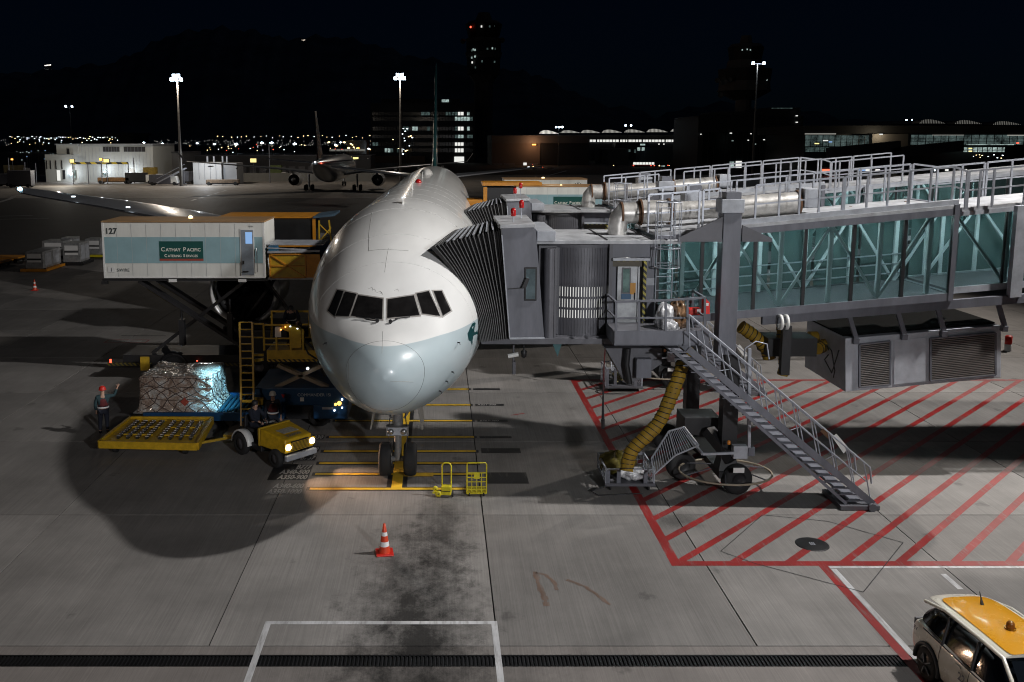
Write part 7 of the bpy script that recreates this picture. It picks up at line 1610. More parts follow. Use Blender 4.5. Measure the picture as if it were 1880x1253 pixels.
mb = MB(); p_ = q(120, 470, 78); mb.box(p_.x - 0, p_.x + .7, 77.0, 77.05, q(120, 480, 77).z, q(120, 450, 77).z); mb.box(q(78, 440, 80).x, q(118, 440, 80).x, 80, 82, q(100, 443, 80).z, q(100, 440, 80).z)
for o_, l_ in (((0, 484), 'flat empty dolly at the left edge of the frame, its frame orange'), ((-30, 492), 'second empty dolly at the left edge, partly outside the frame')):
    p_ = g(*o_); d_ = thing('empty_dolly', l_, 'dolly', p_); mb = MB(); mb.box(p_.x - 1.4, p_.x + 1.6, p_.y, p_.y + 2.2, .38, .5); mb.build('deck', 'orange', d_); mb = MB(); mb.box(p_.x - 1.3, p_.x + 1.5, p_.y + .1, p_.y + 2.1, .2, .378); mb.build('frame', 'black', d_)
    mb = MB()
    for dx in (-1.1, 1.2):
        for dy in (.2, 1.9): mb.cyl((p_.x + dx, p_.y + dy, .17), (p_.x + dx + .14, p_.y + dy, .17), .17, n=10)
    mb.build('wheel_set', 'rubber', d_)
# ================================================================== BACKGROUND
# ---- floodlight masts
def mast(label, px, pyb, pyt, heads=2, energy=0, Y=None, small=False, dirs=None, off=False):
    p = g(px, pyb) if Y is None else Vector((q(px, pyt, Y).x, Y, 0)); top = q(px, pyt, p.y); h = top.z
    r = thing('floodlight_mast', label, 'light mast', (p.x, p.y, 0), group='apron floodlight masts')
    mb = MB(); mb.cyl((p.x, p.y, 0), (p.x, p.y, h), .42 if not small else .3, .18 if not small else .12, n=12); mb.build('pole', mat('mast_galvanised', (.11, .105, .10), .5, metal=.3, var=.2), r)
    mb = MB(); w_ = (1.3 if heads > 3 else 1.9) if not small else 1.6; mb.beam((p.x - w_, p.y, h - .1), (p.x + w_, p.y, h - .1), .2, .2); mb.beam((p.x - w_, p.y - .8, h - .1), (p.x + w_, p.y - .8, h - .1), .12, .12); mb.build('cross_arm', 'dgrey', r)
    for k in range(heads):
        x = p.x - w_ * .85 + 2 * w_ * .85 * k / max(1, heads - 1) if heads > 1 else p.x; h = top.z + (.9 if heads > 3 and k % 2 else 0)
        mb = MB(); mb.box(x - .42, x + .42, p.y - .95, p.y - .35, h - .25, h + .45); hd = mb.build('lamp_head', 'dgrey', r)
        mb = MB(); mb.box(x - .36, x + .36, p.y - 1.0, p.y - .955, h - .22, h + .38); mb.box(x - .36, x + .36, p.y - .9, p.y - .4, h - .31, h - .255); mb.build('lamp_glass', 'flood', hd)
    if energy: lamp('mast_floodlight', 'POINT', (p.x, p.y - 1.4, h - .9), energy, (.80, .90, 1.0) if not dirs else dirs, .5)
    return r
mast('tall floodlight mast glaring over the left of the far apron', 333, 342, 147, 5, 13000, dirs=(1.0, .86, .70))
mast('tall floodlight mast glaring above the parked airliner', 735.5, 338, 145, 5, 5500, dirs=(1.0, .86, .70))
mast('tall grey mast with two separate lamps right of the centre', 1381, 325, 117, 2, 1200)
mast('small mast with a lit top left of the white building', 134, 305, 196, 2, 0, small=True)
mast('small mast in front of the far left wave of the terminal roof', 1025, 305, 234, 3, 0, small=True)
mast('small twin-lamp mast in front of the middle of the terminal roof', 1151, 300, 231, 2, 0, small=True)
mast('small twin-lamp mast in front of the right terminal building', 1662, 300, 221, 2, 0, small=True)
# masts outside the frame: inferred stand floodlights, and masts added for the fill lights
for nm, K in (('tall mast beside the terminal, right of the stand', KEY), ('tall mast of the next stand, beyond the second bridge', NEXT), ('unseen mast added for the fill light right of the camera', FILL), ('unseen mast added for the fill light left of the camera', SIDE)):
    r = thing('floodlight_mast', nm, 'light mast', (K.x + 1.2, K.y - .8, 0), group='apron floodlight masts')
    mb = MB(); mb.cyl((K.x + 1.2, K.y - .8, 0), (K.x + 1.2, K.y - .8, K.z + 1.2), .35, .2, n=12); mb.beam((K.x - .6, K.y - .8, K.z + 1.1), (K.x + 2.2, K.y - .8, K.z + 1.1), .2, .2); mb.build('pole', 'rail', r)
    mb = MB(); mb.box(K.x - .5, K.x + .5, K.y - .5, K.y + .5, K.z + .62, K.z + .95); mb.build('lamp_head', 'dgrey', r)

# ---- white building on the left
def bpx(px0, px1, pyt, Y): 
    return q(px0, pyt, Y).x, q(px1, pyt, Y).x, q(px0, pyt, Y).z
WY = 245.0
wb = thing('airport_building', 'white two-level service building with dark roof louvres on the far left apron', 'building', (q(180, 300, WY).x, WY, 0))
WW = mat('white_building_wall', (.42, .43, .41), .8, var=.08, scale=.1)
def bbox(root, name, m, px0, px1, pyt, pyb, Y, D=14, bz=None):
    x0, x1, z1 = bpx(px0, px1, pyt, Y); z0 = q(px0, pyb, Y).z if pyb else 0
    mb = MB(); mb.box(x0, x1, Y, Y + D, z0 if bz is None else bz, z1); return mb.build(name, m, root)
bbox(wb, 'main_wall', WW, 133, 280, 266, None, WY, 20); bbox(wb, 'low_wing', WW, 82, 132.7, 284, None, WY - 1, 16); bbox(wb, 'corner_block', WW, 103, 143, 265, 283, WY - .5, 10)
bbox(wb, 'roof_edge', 'lgrey', 100, 281, 264.5, 265.8, WY - .8, 20)
for a_, b_, t_, u_ in ((189, 219, 270, 279), (227, 266, 270, 279)):
    lv = bbox(wb, 'louvre_window', 'black', a_, b_, t_, u_, WY - .12, .1)
    for k in range(1, 6): bbox(lv, 'louvre_bar', 'grey', a_ + (b_ - a_) * k / 6 - .3, a_ + (b_ - a_) * k / 6 + .3, t_, u_, WY - .2, .07)
for k in range(22):
    xx = 136 + k * 6.6; bbox(wb, 'wall_joint', 'lgrey', xx, xx + .35, 267, 331, WY - .04, .03)
for a_ in (84, 91, 101, 112): bbox(wb, 'slit_window', 'black', a_, a_ + 2, 295, 311, WY - 1.12, .1)
for a_, b_, t_, u_, m_ in ((122, 127, 273, 284, 'black'), (104, 110, 313, 332, 'win_white'), (115, 119, 313, 329, 'black'), (126, 138, 313, 327, 'win_cool'), (189, 194, 312, 322, 'win_cool'), (237, 247, 310, 330, 'win_white'), (245, 247, 310, 330, 'win_white')):
    bbox(wb, 'window' if m_ == 'black' else 'lit_doorway', m_, a_, b_, t_, u_, WY - (1.12 if a_ < 122 else .62 if a_ < 140 else .12), .1)
for px_, py_ in ((130, 320), (192, 316), (238, 318)):
    lamp('wall_lamp', 'POINT', q(px_, py_ - 4, WY - 2.5), 450, (.9, .95, 1), .2); mb = MB(); c = q(px_, py_, WY - 1.6); mb.lathe([(0, -.3), (.3, -.2), (.3, .2), (0, .3)], c, n=8); mb.build('wall_lamp', 'flood', wb)
lamp('yard_lamp', 'POINT', q(112, 300, WY - 22), 2600, (1, .93, .8), .3)
gt = thing('height_gantry', 'yellow and black striped height limit gantry in front of the white building', 'gantry', q(180, 330, 236))
mb = MB(); a_, b_ = q(130, 300, 236), q(235, 300, 236); mb.beam(a_, b_, .5, .55); mb.build('striped_beam', stripes_mat('gantry_stripes', (.6, .45, .03), (.01, .01, .01), .38, (1, 0, 1)), gt)
for px_ in (161, 235): mb = MB(); p_ = q(px_, 300, 236); mb.cyl((p_.x, 236, 0), (p_.x, 236, p_.z), .15, n=8); mb.build('gantry_post', 'grey', gt)
def lit_sign(label, px, py, w, h, Y, m='sign_glow', post=True):
    c = q(px, py, Y); s_ = Y / FPX; r = thing('stand_sign', label, 'sign', (c.x, Y, 0), group='lit yellow stand signs')
    mb = MB(); mb.box(c.x - w / 2 * s_ - .1, c.x + w / 2 * s_ + .1, Y, Y + .4, c.z - h / 2 * s_ - .1, c.z + h / 2 * s_ + .1); b2 = mb.build('sign_case', 'black', r)
    mb = MB(); mb.box(c.x - w / 2 * s_, c.x + w / 2 * s_, Y - .03, Y - .005, c.z - h / 2 * s_, c.z + h / 2 * s_); mb.build('sign_face', m, b2)
    if post: mb = MB(); mb.cyl((c.x, Y + .2, 0), (c.x, Y + .2, c.z - h / 2 * s_), .12, n=8); mb.build('sign_post', 'grey', r)
lit_sign('left lit yellow sign above the striped gantry', 132, 296, 8, 6, 235)
lit_sign('middle lit yellow sign above the striped gantry', 195, 295.5, 10, 6, 235); lit_sign('small dark sign with amber digits above the gantry', 185, 293, 5, 4, 234, 'amber')
lit_sign('lit yellow sign between the grey buildings, left of the taxiing airliner', 465, 295, 11, 7, 262)
lit_sign('faint lit sign at the far left edge', 22, 293, 4, 2.5, 262, 'amber')
lit_sign('yellow lit sign panel right of the taxiing airliner', 653, 291, 10, 4, 262); lit_sign('small yellow lit sign further right of the taxiing airliner', 643, 289, 5, 2, 258)
# grey buildings and white cabins
gb_ = thing('airport_building', 'grey flat-roofed shed adjoining the white building', 'building', (q(310, 300, 262).x, 262, 0))
bbox(gb_, 'wall', mat('grey_shed_wall', (.16, .16, .165), .8, var=.1, scale=.2), 281, 335, 280, None, 262, 20); bbox(gb_, 'roof_edge', 'dgrey', 280, 336, 279, 280, 261.5, 20); bbox(gb_, 'door', 'black', 283, 295, 308, 330, 261.8, .15)
gb2 = thing('airport_building', 'long dark shed behind the left masts', 'building', (q(400, 300, 275).x, 275, 0)); bbox(gb2, 'wall', 'dark_wall', 330, 680, 286, None, 275, 20); bbox(gb2, 'roof_edge', 'dgrey', 329, 681, 285, 286, 274.6, 20)
for k in range(12): bbox(gb2, 'roller_door', 'dgrey', 440 + 18 * k, 452 + 18 * k, 306, 322, 274.7, .2)
cbn = thing('portable_cabin', 'white panelled cabin beside the far apron, right of the tallest left mast', 'cabin', (q(394, 310, 232).x, 232, 0))
CW = mat('cabin_white', (.55, .56, .57), .7, var=.1, scale=.3)
bbox(cbn, 'front_wall', CW, 354, 406, 299, None, 232, 9); bbox(cbn, 'side_block', mat('cabin_grey', (.33, .34, .36), .7, var=.1, scale=.3), 406.3, 434, 300, None, 233, 8)
for k in range(1, 5): bbox(cbn, 'panel_joint', 'grey', 354 + 10.4 * k, 354.5 + 10.4 * k, 300, 330, 231.9, .05)
for px_ in (381, 393, 409, 417): p_ = q(px_, 299, 235); mb = MB(); mb.cyl((p_.x, 235, p_.z), (p_.x, 235, p_.z + 1.6), .25, n=8); mb.build('roof_vent', 'lgrey', cbn)
lamp('cabin_lamp', 'POINT', q(375, 300, 224), 2500, (.9, .95, 1), .3)
wl = thing('boundary_wall', 'long pale wall across the far apron behind the taxiing airliner', 'wall', (q(500, 320, 250).x, 250, 0)); bbox(wl, 'wall_panels', mat('pale_wall', (.22, .22, .21), .8, var=.15, scale=.15), 440, 690, 318, None, 250, .4)
for px_, nm in ((494, 'thin'), (436, 'short'), (611, 'slim'), (1110, 'thin')): pass
for i, (px_, py_) in enumerate(((494, 265), (436, 300), (245, 290), (15, 290), (65, 300), (45, 298))):
    p_ = q(px_, py_, 240); mb = MB(); mb.cyl((p_.x, 240, 0), (p_.x, 240, p_.z), .12, n=6); solo(mb, 'thin_pole', 'grey', ['slender pole right of the lit yellow sign', 'short pole beside the right end of the white cabin', 'pole at the right end of the striped gantry', 'leftmost of the three poles at the left edge', 'pole next to the white building on its left', 'middle pole of the three at the left edge'][i], 'pole', group='thin poles on the far apron')
# vehicles and equipment on the far apron
def truckish(label, px, py, L_, H_, body, cat='service truck', cab=True, name='service_truck'):
    p = g(px, py); r = thing(name, label, cat, p, group='far apron vehicles'); x, y = p.x, p.y
    mb = MB(); mb.box(x - L_ / 2, x + L_ / 2 - (1.8 if cab else 0), y, y + 2.2, .6, H_); mb.build('cargo_body', body, r, bevel=.05)
    if cab: mb = MB(); mb.hexa([(x + L_ / 2 - 1.7, y, .5), (x + L_ / 2, y, .5), (x + L_ / 2, y + 2.2, .5), (x + L_ / 2 - 1.7, y + 2.2, .5)], [(x + L_ / 2 - 1.7, y, 2.3), (x + L_ / 2 - .5, y, 2.3), (x + L_ / 2 - .5, y + 2.2, 2.3), (x + L_ / 2 - 1.7, y + 2.2, 2.3)]); mb.build('driver_cab', 'white', r)
    for xx in (x - L_ / 2 + .7, x + L_ / 2 - .8): 
        for dy in (-.02, 1.9): mb = MB(); mb.cyl((xx, y + dy, .45), (xx, y + dy + .3, .45), .45, n=14); mb.build('wheel', 'rubber', r)
    mb = MB(); mb.box(x - L_ / 2, x + L_ / 2, y + .1, y + 2.1, .35, .598); mb.build('underframe', 'black', r)
    return r
truckish('white and yellow vehicle at the far left edge beside the dark service units', 30, 322, 8, 3.2, mat('dull_yellow_white', (.4, .33, .18), .6, var=.5, scale=.4))
truckish('dark grey generator unit on the far left of the apron', 36, 345, 5.5, 4.0, 'dgrey', 'generator', False, 'generator_unit'); truckish('small generator unit at the very left edge of the apron', 5, 343, 4, 3, 'grey', 'generator', False, 'generator_unit')
truckish('low orange flatbed standing before the white building doors', 208, 338, 8, 1.6, mat('flatbed_orange', (.3, .15, .05), .6, var=.4), 'flatbed', False, 'flatbed_trailer'); 
truckish('dark crane-like service vehicle left of the tallest left mast', 255, 338, 7, 2.8, 'black'); truckish('yellow cabbed lift vehicle left of the tallest left mast', 281, 336, 5, 4.0, mat('dull_yellow', (.3, .2, .03), .6, var=.4), 'lift vehicle', True, 'lift_vehicle')
truckish('dark stair vehicle between the lift vehicle and the mast', 300, 341, 7, 2.6, 'dgrey', 'stair vehicle'); truckish('grey equipment unit right of the tallest left mast', 345, 338, 4, 3.2, 'grey', 'equipment', False, 'equipment_unit')
truckish('low trailer with frames in front of the white cabin', 408, 341, 8, 1.4, mat('trailer_brown', (.18, .13, .09), .7, var=.4), 'trailer', False, 'flatbed_trailer'); truckish('boxy unit left of the white cabin entrance', 380, 338, 3.6, 3.6, 'grey', 'equipment', False, 'equipment_unit')
truckish('green cabbed truck parked behind the left engine of the taxiing airliner', 512, 332, 5, 4.2, mat('dim_green', (.12, .16, .05), .6, var=.3), 'truck')
stp = thing('passenger_stairs', 'set of mobile stairs beside the tallest left mast', 'stairs', g(318, 341)); p_ = g(318, 341)
mb = MB(); mb.beam(p_ + Vector((-4, 0, .6)), p_ + Vector((3, 0, 4.2)), .3, .3); mb.beam(p_ + Vector((-4, 1.5, .6)), p_ + Vector((3, 1.5, 4.2)), .3, .3); mb.beam(p_ + Vector((-4, 0, 1.6)), p_ + Vector((3, 0, 5.2)), .1, .1)
for k in range(10): t = k / 10; mb.box(p_.x - 4 + 7 * t, p_.x - 3.6 + 7 * t, p_.y, p_.y + 1.5, .6 + 3.6 * t, .7 + 3.6 * t)
mb.build('flight', 'rail', stp); mb = MB(); mb.beam(p_ + Vector((2.5, .7, .3)), p_ + Vector((2.5, .7, 4)), .3, .3); mb.box(p_.x - 4, p_.x + 3, p_.y, p_.y + 1.5, .3, .55); mb.build('base_frame', 'dgrey', stp)

# ---- taxiing airliner seen from behind
AX, AY = q(612, 352, 203).x, 203.0
T330 = [(0, 4.5, 4.4, .05, 4.45), (.5, 5.4, 3.6, .9, 4.5), (2, 6.6, 2.7, 1.9, 4.7), (5, 7.5, 2.2, 2.7, 4.9), (8, 7.75, 2.15, 2.82, 4.95), (38, 7.75, 2.15, 2.82, 4.95), (46, 7.7, 3.2, 2.5, 5.4), (54, 7.4, 5.2, 1.5, 6.2), (58.8, 7.0, 6.3, .45, 6.6)]
a2 = thing('taxiing_airliner', 'twin-engined airliner seen from behind, taxiing away across the far apron', 'airliner', (AX, AY, 0), math.pi)
# local frame: nose towards -y; after the half turn the tail faces the camera
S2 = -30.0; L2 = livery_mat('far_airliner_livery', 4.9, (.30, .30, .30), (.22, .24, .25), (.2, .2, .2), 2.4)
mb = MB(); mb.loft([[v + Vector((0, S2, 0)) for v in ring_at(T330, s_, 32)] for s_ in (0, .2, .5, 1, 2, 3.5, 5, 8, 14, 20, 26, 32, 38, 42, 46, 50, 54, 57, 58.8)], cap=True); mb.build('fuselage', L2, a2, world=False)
for sd_ in (-1, 1):
    mb = MB(); wing_loft(mb, [(x * sd_, y0 + S2, y1 + S2, z, th) for x, y0, y1, z, th in ((1.5, 20, 31, 3.4, 1.3), (5, 22.5, 31.5, 3.9, 1.0), (10, 26, 32.5, 4.6, .7), (20, 33, 37.5, 5.7, .4), (29, 39.5, 42, 6.6, .2))]); wg = mb.build('wing', WMAT, a2, world=False)
    mb = MB(); mb.hexa([(29 * sd_, 39.5 + S2, 6.55), (29.1 * sd_, 39.5 + S2, 6.55), (29.1 * sd_, 42 + S2, 6.55), (29 * sd_, 42 + S2, 6.55)], [(30.2 * sd_, 42 + S2, 8.3), (30.3 * sd_, 42 + S2, 8.3), (30.3 * sd_, 43 + S2, 8.3), (30.2 * sd_, 43 + S2, 8.3)]); mb.build('winglet', WMAT, wg, world=False)
    ex, ey, ez = 9.4 * sd_, 20.5 + S2, 2.2; mb = MB(); mb.lathe([(1.2, .4), (1.35, 0), (1.5, .3), (1.6, 1.2), (1.5, 3), (1.25, 4.6)], (ex, ey, ez), 'Y', 28); en_ = mb.build('engine', 'white', a2, world=False)
    mb = MB(); mb.lathe([(1.24, 4.5), (1.2, 3.6), (.6, 3.5), (.5, 5.2), (.1, 6.1)], (ex, ey, ez), 'Y', 24); mb.build('exhaust', 'black', en_, world=False); mb = MB(); mb.lathe([(1.2, .4), (0, .8)], (ex, ey, ez), 'Y', 24); mb.build('fan', 'black', en_, world=False)
    mb = MB(); mb.hexa([(ex - .2, ey + 1, ez + 1.4), (ex + .2, ey + 1, ez + 1.4), (ex + .2, ey + 5, ez + 1.2), (ex - .2, ey + 5, ez + 1.2)], [(ex - .2, ey + 3, ez + 2.3), (ex + .2, ey + 3, ez + 2.3), (ex + .2, ey + 8, ez + 2.3), (ex - .2, ey + 8, ez + 2.3)]); mb.build('pylon', WMAT, en_, world=False)
    mb = MB(); wing_loft(mb, [(.6 * sd_, 50 + S2, 56 + S2, 6.6, .5), (9.7 * sd_, 55 + S2, 57.8 + S2, 7.5, .2)]); mb.build('tailplane', WMAT, a2, world=False)
    mb = MB(); mb.cyl((5.3 * sd_, 0, .7), (5.3 * sd_, 0, 3.6), .22, n=10); mg_ = mb.build('main_gear', 'steel', a2, world=False)
    for dx in (-.7, .7):
        for dy in (-1, 1): mb = MB(); mb.lathe([(.2, -.25), (.6, -.25), (.7, 0), (.6, .25), (.2, .25)], (5.3 * sd_ + dx, dy, .7), 'X', 16); mb.build('tyre', 'rubber', mg_, world=False)
    for k in range(3):
        mb = MB(); mb.box((14 + k * 5) * sd_ - .25, (14 + k * 5) * sd_ + .25, 34 + k * 3 + S2, 36 + k * 3.2 + S2, 4.6 + k * .45, 4.8 + k * .45); mb.build('flap_fairing', 'white', a2, world=False)
mb = MB(); rr_ = []
for z, y0, y1, th in ((7.2, 46, 56.5, .5), (10, 49.5, 57, .4), (14, 53.5, 58, .3), (16.4, 55.8, 58.6, .15)):
    ring = []
    for k in range(12):
        t = k / 6 if k <= 6 else 2 - k / 6; h = th * (1.48 * math.sqrt(t) * (1 - t) ** .8) * .62; ring.append(Vector((h if k < 6 else -h, y0 + S2 + (y1 - y0) * t, z)))
    rr_.append(ring)
mb.loft(rr_, cap=True); mb.build('tail_fin', mat('far_fin_paint', (.012, .02, .024), .4, var=.1), a2, world=False)
mb = MB(); mb.cyl((0, -23, .5), (0, -23, 2.8), .15, n=8); ngg = mb.build('nose_gear', 'steel', a2, world=False)
for dx in (-.35, .35): mb = MB(); mb.lathe([(.1, -.15), (.5, -.15), (.52, 0), (.5, .15), (.1, .15)], (dx, -23, .52), 'X', 14); mb.build('tyre', 'rubber', ngg, world=False)
mb = MB(); mb.lathe([(0, -.2), (.28, -.1), (.28, .15), (0, .3)], (-.9, 24.6, 6.6), n=10); mb.build('beacon', 'redlamp', a2, world=False)
mb = MB(); mb.lathe([(0, -.2), (.15, -.1), (.15, .1), (0, .2)], (0, 28.9, 6.9), n=8); mb.build('tail_lamp', 'cool', a2, world=False)
lamp('tail_beacon', 'POINT', a2.location + Vector((.9, -26.5, 6.6)), 60, (1, .1, .05), .2)

# ---- office block, control towers, hangar, terminal
OY = 470.0
of = thing('office_building', 'dark multi-storey office block with lit windows behind the masts', 'building', (q(775, 250, OY).x, OY, 0))
bbox(of, 'wall', 'dark_wall', 680, 872, 190, None, OY, 40); bbox(of, 'roof_block', 'dark_wall', 700, 845, 182, 190, OY + 6, 25)
DKG = mat('dark_window_glass', (.012, .018, .02), .15, var=0)
random.seed(3)
rows = [(206, 212), (215, 222), (233, 240), (248, 254), (262, 268), (273, 280)]
lit = {(206, 212): [(772, 788, 'win_dim'), (814, 832, 'win_dim'), (834, 854, 'win_white'), (856, 860, 'win_cool')] , (215, 222): [(835, 870, 'win_cool')], (233, 240): [(741, 752, 'win_dim'), (754, 766, 'win_cool'), (782, 791, 'win_dim'), (833, 853, 'win_white'), (857, 861, 'win_cool')],
       (248, 254): [(832, 853, 'win_cool'), (857, 870, 'win_dim')], (262, 268): [(835, 854, 'win_white'), (681, 695, 'win_dim')], (273, 280): [(702, 722, 'win_cool'), (728, 742, 'win_white'), (836, 854, 'win_white')]}
for (t_, u_) in rows:
    px_ = 684
    while px_ < 868:
        m_ = DKG
        for a_, b_, mm in lit[(t_, u_)]:
            if a_ - 1 <= px_ and px_ + 4.6 <= b_ + 2.5: m_ = mm
        if m_ is not DKG and random.random() < .2: m_ = 'win_dim'
        bbox(of, 'window', m_, px_, px_ + 4.6, t_, u_, OY - .25, .2); px_ += 5.6
bbox(of, 'lit_entrance', 'win_white', 834, 852, 288, 302, OY - .3, .2); bbox(of, 'rooftop_lamp_box', 'win_cool', 811, 824, 183, 188, OY + 5.6, .3)
bbox(of, 'arcade', mat('brown_arcade', (.16, .10, .07), .8, var=.2, scale=.1), 640, 780, 287, None, OY - 6, 4)
def tower(label, pcx, ph, Y, segs, dishes=()):
    c = q(pcx, 250, Y); r = thing('control_tower', label, 'control tower', (c.x, Y, 0))
    s_ = Y / FPX * 1.0
    for nm, pt, pb, hw, hw2, m_, n_ in segs:
        z1, z0 = q(pcx, pt, Y).z, (q(pcx, pb, Y).z if pb else 0); mb = MB(); k = Y / FPX
        mb.lathe([(0, z0), (hw2 * k, z0), (hw * k, z1), (0, z1)], (c.x, Y, 0), n=n_, sm=False); mb.build(nm, m_, r)
    return r, c
ct, c = tower('tall dark control tower with a wide faceted head right of the office block', 887, 0, 600, [('shaft', 152, None, 17, 17, 'tower', 12), ('collar', 138, 152, 27, 18, 'tower', 12), ('lower_gallery', 108, 137.6, 30, 29, 'dark_wall', 12), ('middle_ring', 97, 107.6, 33, 31, 'tower', 12), ('gallery', 78, 96.6, 31, 31, 'dark_wall', 12), ('cab_ring', 72, 77.6, 33, 31, 'tower', 12), ('control_cab', 46, 71.6, 33, 27, 'black', 12), ('cab_roof', 40, 45.6, 26, 33, 'tower', 12), ('roof_stack', 24, 39.6, 10, 16, 'tower', 8)])
k6 = 600 / FPX
random.seed(11)
for (px_, py_, m_) in ((869, 91, 'win_cool'), (872, 92, 'win_cool'), (866, 93, 'win_dim'), (895, 90, 'win_dim'), (904, 89, 'win_cool'), (909, 90, 'win_dim'), (866, 106, 'win_cool'), (872, 104, 'win_cool'), (867, 115, 'win_white'), (873, 124, 'win_dim'), (884, 49, 'win_white'), (864, 50, 'redlamp'), (899, 49, 'win_dim'), (907, 47, 'win_dim'), (885, 113, 'win_dim'), (908, 114, 'win_dim')):
    dx = (px_ - 887); yy = 600 - math.sqrt(max(0, 31.5 ** 2 - dx * dx)) * k6 - .6; p_ = q(px_, py_, yy); mb = MB(); mb.box(p_.x - .45, p_.x + .45, yy, yy + .3, p_.z - .6, p_.z + .6); mb.build('lit_window', m_, ct)
for px_, z_ in ((850, 76), (922, 74)):
    p_ = q(px_, z_, 598); mb = MB(); mb.lathe([(0, -.3), (1.6, 0), (1.7, .3), (0, .1)], p_, 'Y', 14); mb.build('dish', 'tower', ct)
ct2, c2 = tower('darker second control tower rising above the low black building on the right', 1362, 0, 420, [('shaft', 184, None, 14, 18, 'tower', 12), ('base_ring', 168, 184, 48, 20, 'dark_wall', 14), ('gallery', 150, 167.6, 44, 46, 'tower', 14), ('dish_deck', 128, 149.6, 47, 45, 'dark_wall', 14), ('neck', 112, 127.6, 31, 34, 'tower', 12), ('control_cab', 88, 111.6, 32, 28, 'black', 12), ('cab_roof', 82, 87.6, 26, 31, 'tower', 12), ('roof_stack', 66, 81.6, 9, 12, 'tower', 8)])
for px_, py_, r_ in ((1329, 150, 6), (1317, 148, 4.5), (1340, 147, 4.5), (1323, 175, 5)):
    p_ = q(px_, py_, 420 - 11.5); kk = 420 / FPX; mb = MB(); mb.lathe([(0, .3), (r_ * kk * .8, .1), (r_ * kk, -.2), (r_ * kk * .95, .3), (0, .8)], p_, 'Y', 20); mb.build('dish', mat('dish_grey', (.16, .16, .16), .6, var=0), ct2)
for px_, py_ in ((1363, 92), (1372, 91), (1378, 92), (1404, 152), (1408, 147)): 
    yy = 420 - 8.6; p_ = q(px_, py_, yy); mb = MB(); mb.box(p_.x - .25, p_.x + .25, yy, yy + .2, p_.z - .3, p_.z + .3); mb.build('lit_window', 'win_cool', ct2)
bb = thing('office_building', 'long black glazed building below the second control tower', 'building', (q(1380, 260, 380).x, 380, 0))
bbox(bb, 'wall', mat('black_cladding', (.03, .03, .034), .6, var=.2, scale=.2), 1283, 1475, 213, None, 380, 40); bbox(bb, 'upper_block', 'dark_wall', 1410, 1470, 198, 213, 382, 30); bbox(bb, 'plant_room', 'dark_wall', 1318, 1420, 205, 212.6, 386, 26)
bbox(bb, 'glazed_front', DKG, 1290, 1438, 243, 300, 379.8, .15)
for k in range(14): bbox(bb, 'mullion', 'dark_wall', 1290 + 10.6 * k, 1290.8 + 10.6 * k, 243, 300, 379.6, .15)
for px_, py_, w_, m_ in ((1463, 213, 4, 'win_white'), (1463, 225, 4, 'win_white'), (1463, 237, 4, 'win_white'), (1462, 250, 4, 'win_white'), (1462, 262, 4, 'win_white'), (1461, 295, 4, 'win_white'), (1461, 303, 4, 'win_white'), (1342, 245, 4, 'win_white'), (1345, 259, 3, 'win_cool'), (1379, 246, 2, 'win_white'), (1385, 250, 2.5, 'win_white'), (1393, 245, 2, 'win_cool'), (1374, 258, 2.5, 'win_white'), (1387, 265, 2.5, 'win_cool'), (1403, 257, 3, 'win_white'), (1419, 255.5, 7, 'win_cool'), (1407, 280, 2, 'win_cool'), (1287, 247, 2, 'win_white')):
    bbox(bb, 'lit_window', m_, px_ - w_ / 2, px_ + w_ / 2, py_ - 1.0, py_ + .8, 379.4, .15)
bbox(bb, 'lit_panel', 'win_white', 1351, 1362, 296, 314, 379.3, .15); bbox(bb, 'lit_doorway', 'win_cool', 1340, 1348, 297, 314, 379.3, .15); bbox(bb, 'roof_light', 'win_dim', 1417, 1455, 198.5, 199.5, 381.8, .15)
hg = thing('hangar', 'long low dark hangar with a warm wall lamp right of the control tower', 'hangar', (q(960, 290, 420).x, 420, 0))
bbox(hg, 'upper_wall', mat('hangar_wall', (.10, .095, .095), .8, var=.12, scale=.08), 903, 1082, 250, 263, 420, 40); bbox(hg, 'lower_wall', mat('hangar_lower', (.09, .075, .07), .8, var=.12, scale=.08), 903, 992, 263.2, None, 421, 38); bbox(hg, 'dark_bay', 'black', 992.5, 1082, 263.2, None, 421.5, 38); bbox(hg, 'roof_edge', 'dgrey', 902, 1083, 249, 249.9, 419.6, 40)
bbox(hg, 'lit_doorway', 'win_white', 961, 967, 299, 309, 420.7, .2)
for a_, b_ in ((906, 922), (925, 945), (970, 988)): bbox(hg, 'roller_door', 'dgrey', a_, b_, 300, 310, 420.8, .15)
lamp('hangar_wall_lamp', 'POINT', q(979, 265, 416), 1500, (1, .5, .25), .4); mb = MB(); mb.box(q(977, 266, 419.3).x, q(984, 266, 419.3).x, 419.2, 420, q(980, 267, 419).z, q(980, 264.8, 419).z); mb.build('wall_lamp', 'amber', hg)
tmn = thing('terminal', 'long terminal with a row of shallow lit vaults along its roof', 'terminal', (q(1140, 290, 520).x, 520, 0))
bbox(tmn, 'roof_band', mat('terminal_roof', (.09, .095, .10), .7, var=.1, scale=.05), 980, 1290, 248, 256.6, 520, 60); bbox(tmn, 'clerestory', 'win_white', 1050, 1285, 256.8, 261, 520.5, .5); bbox(tmn, 'lower_wall', mat('terminal_lower', (.05, .055, .065), .7, var=.1, scale=.05), 980, 1290, 261.2, None, 521, 50)
for k in range(40): bbox(tmn, 'clerestory_post', 'dark_wall', 1052 + 6 * k, 1053 + 6 * k + (1.5 if k % 7 == 0 else 0), 256.8, 261, 520.2, .25)
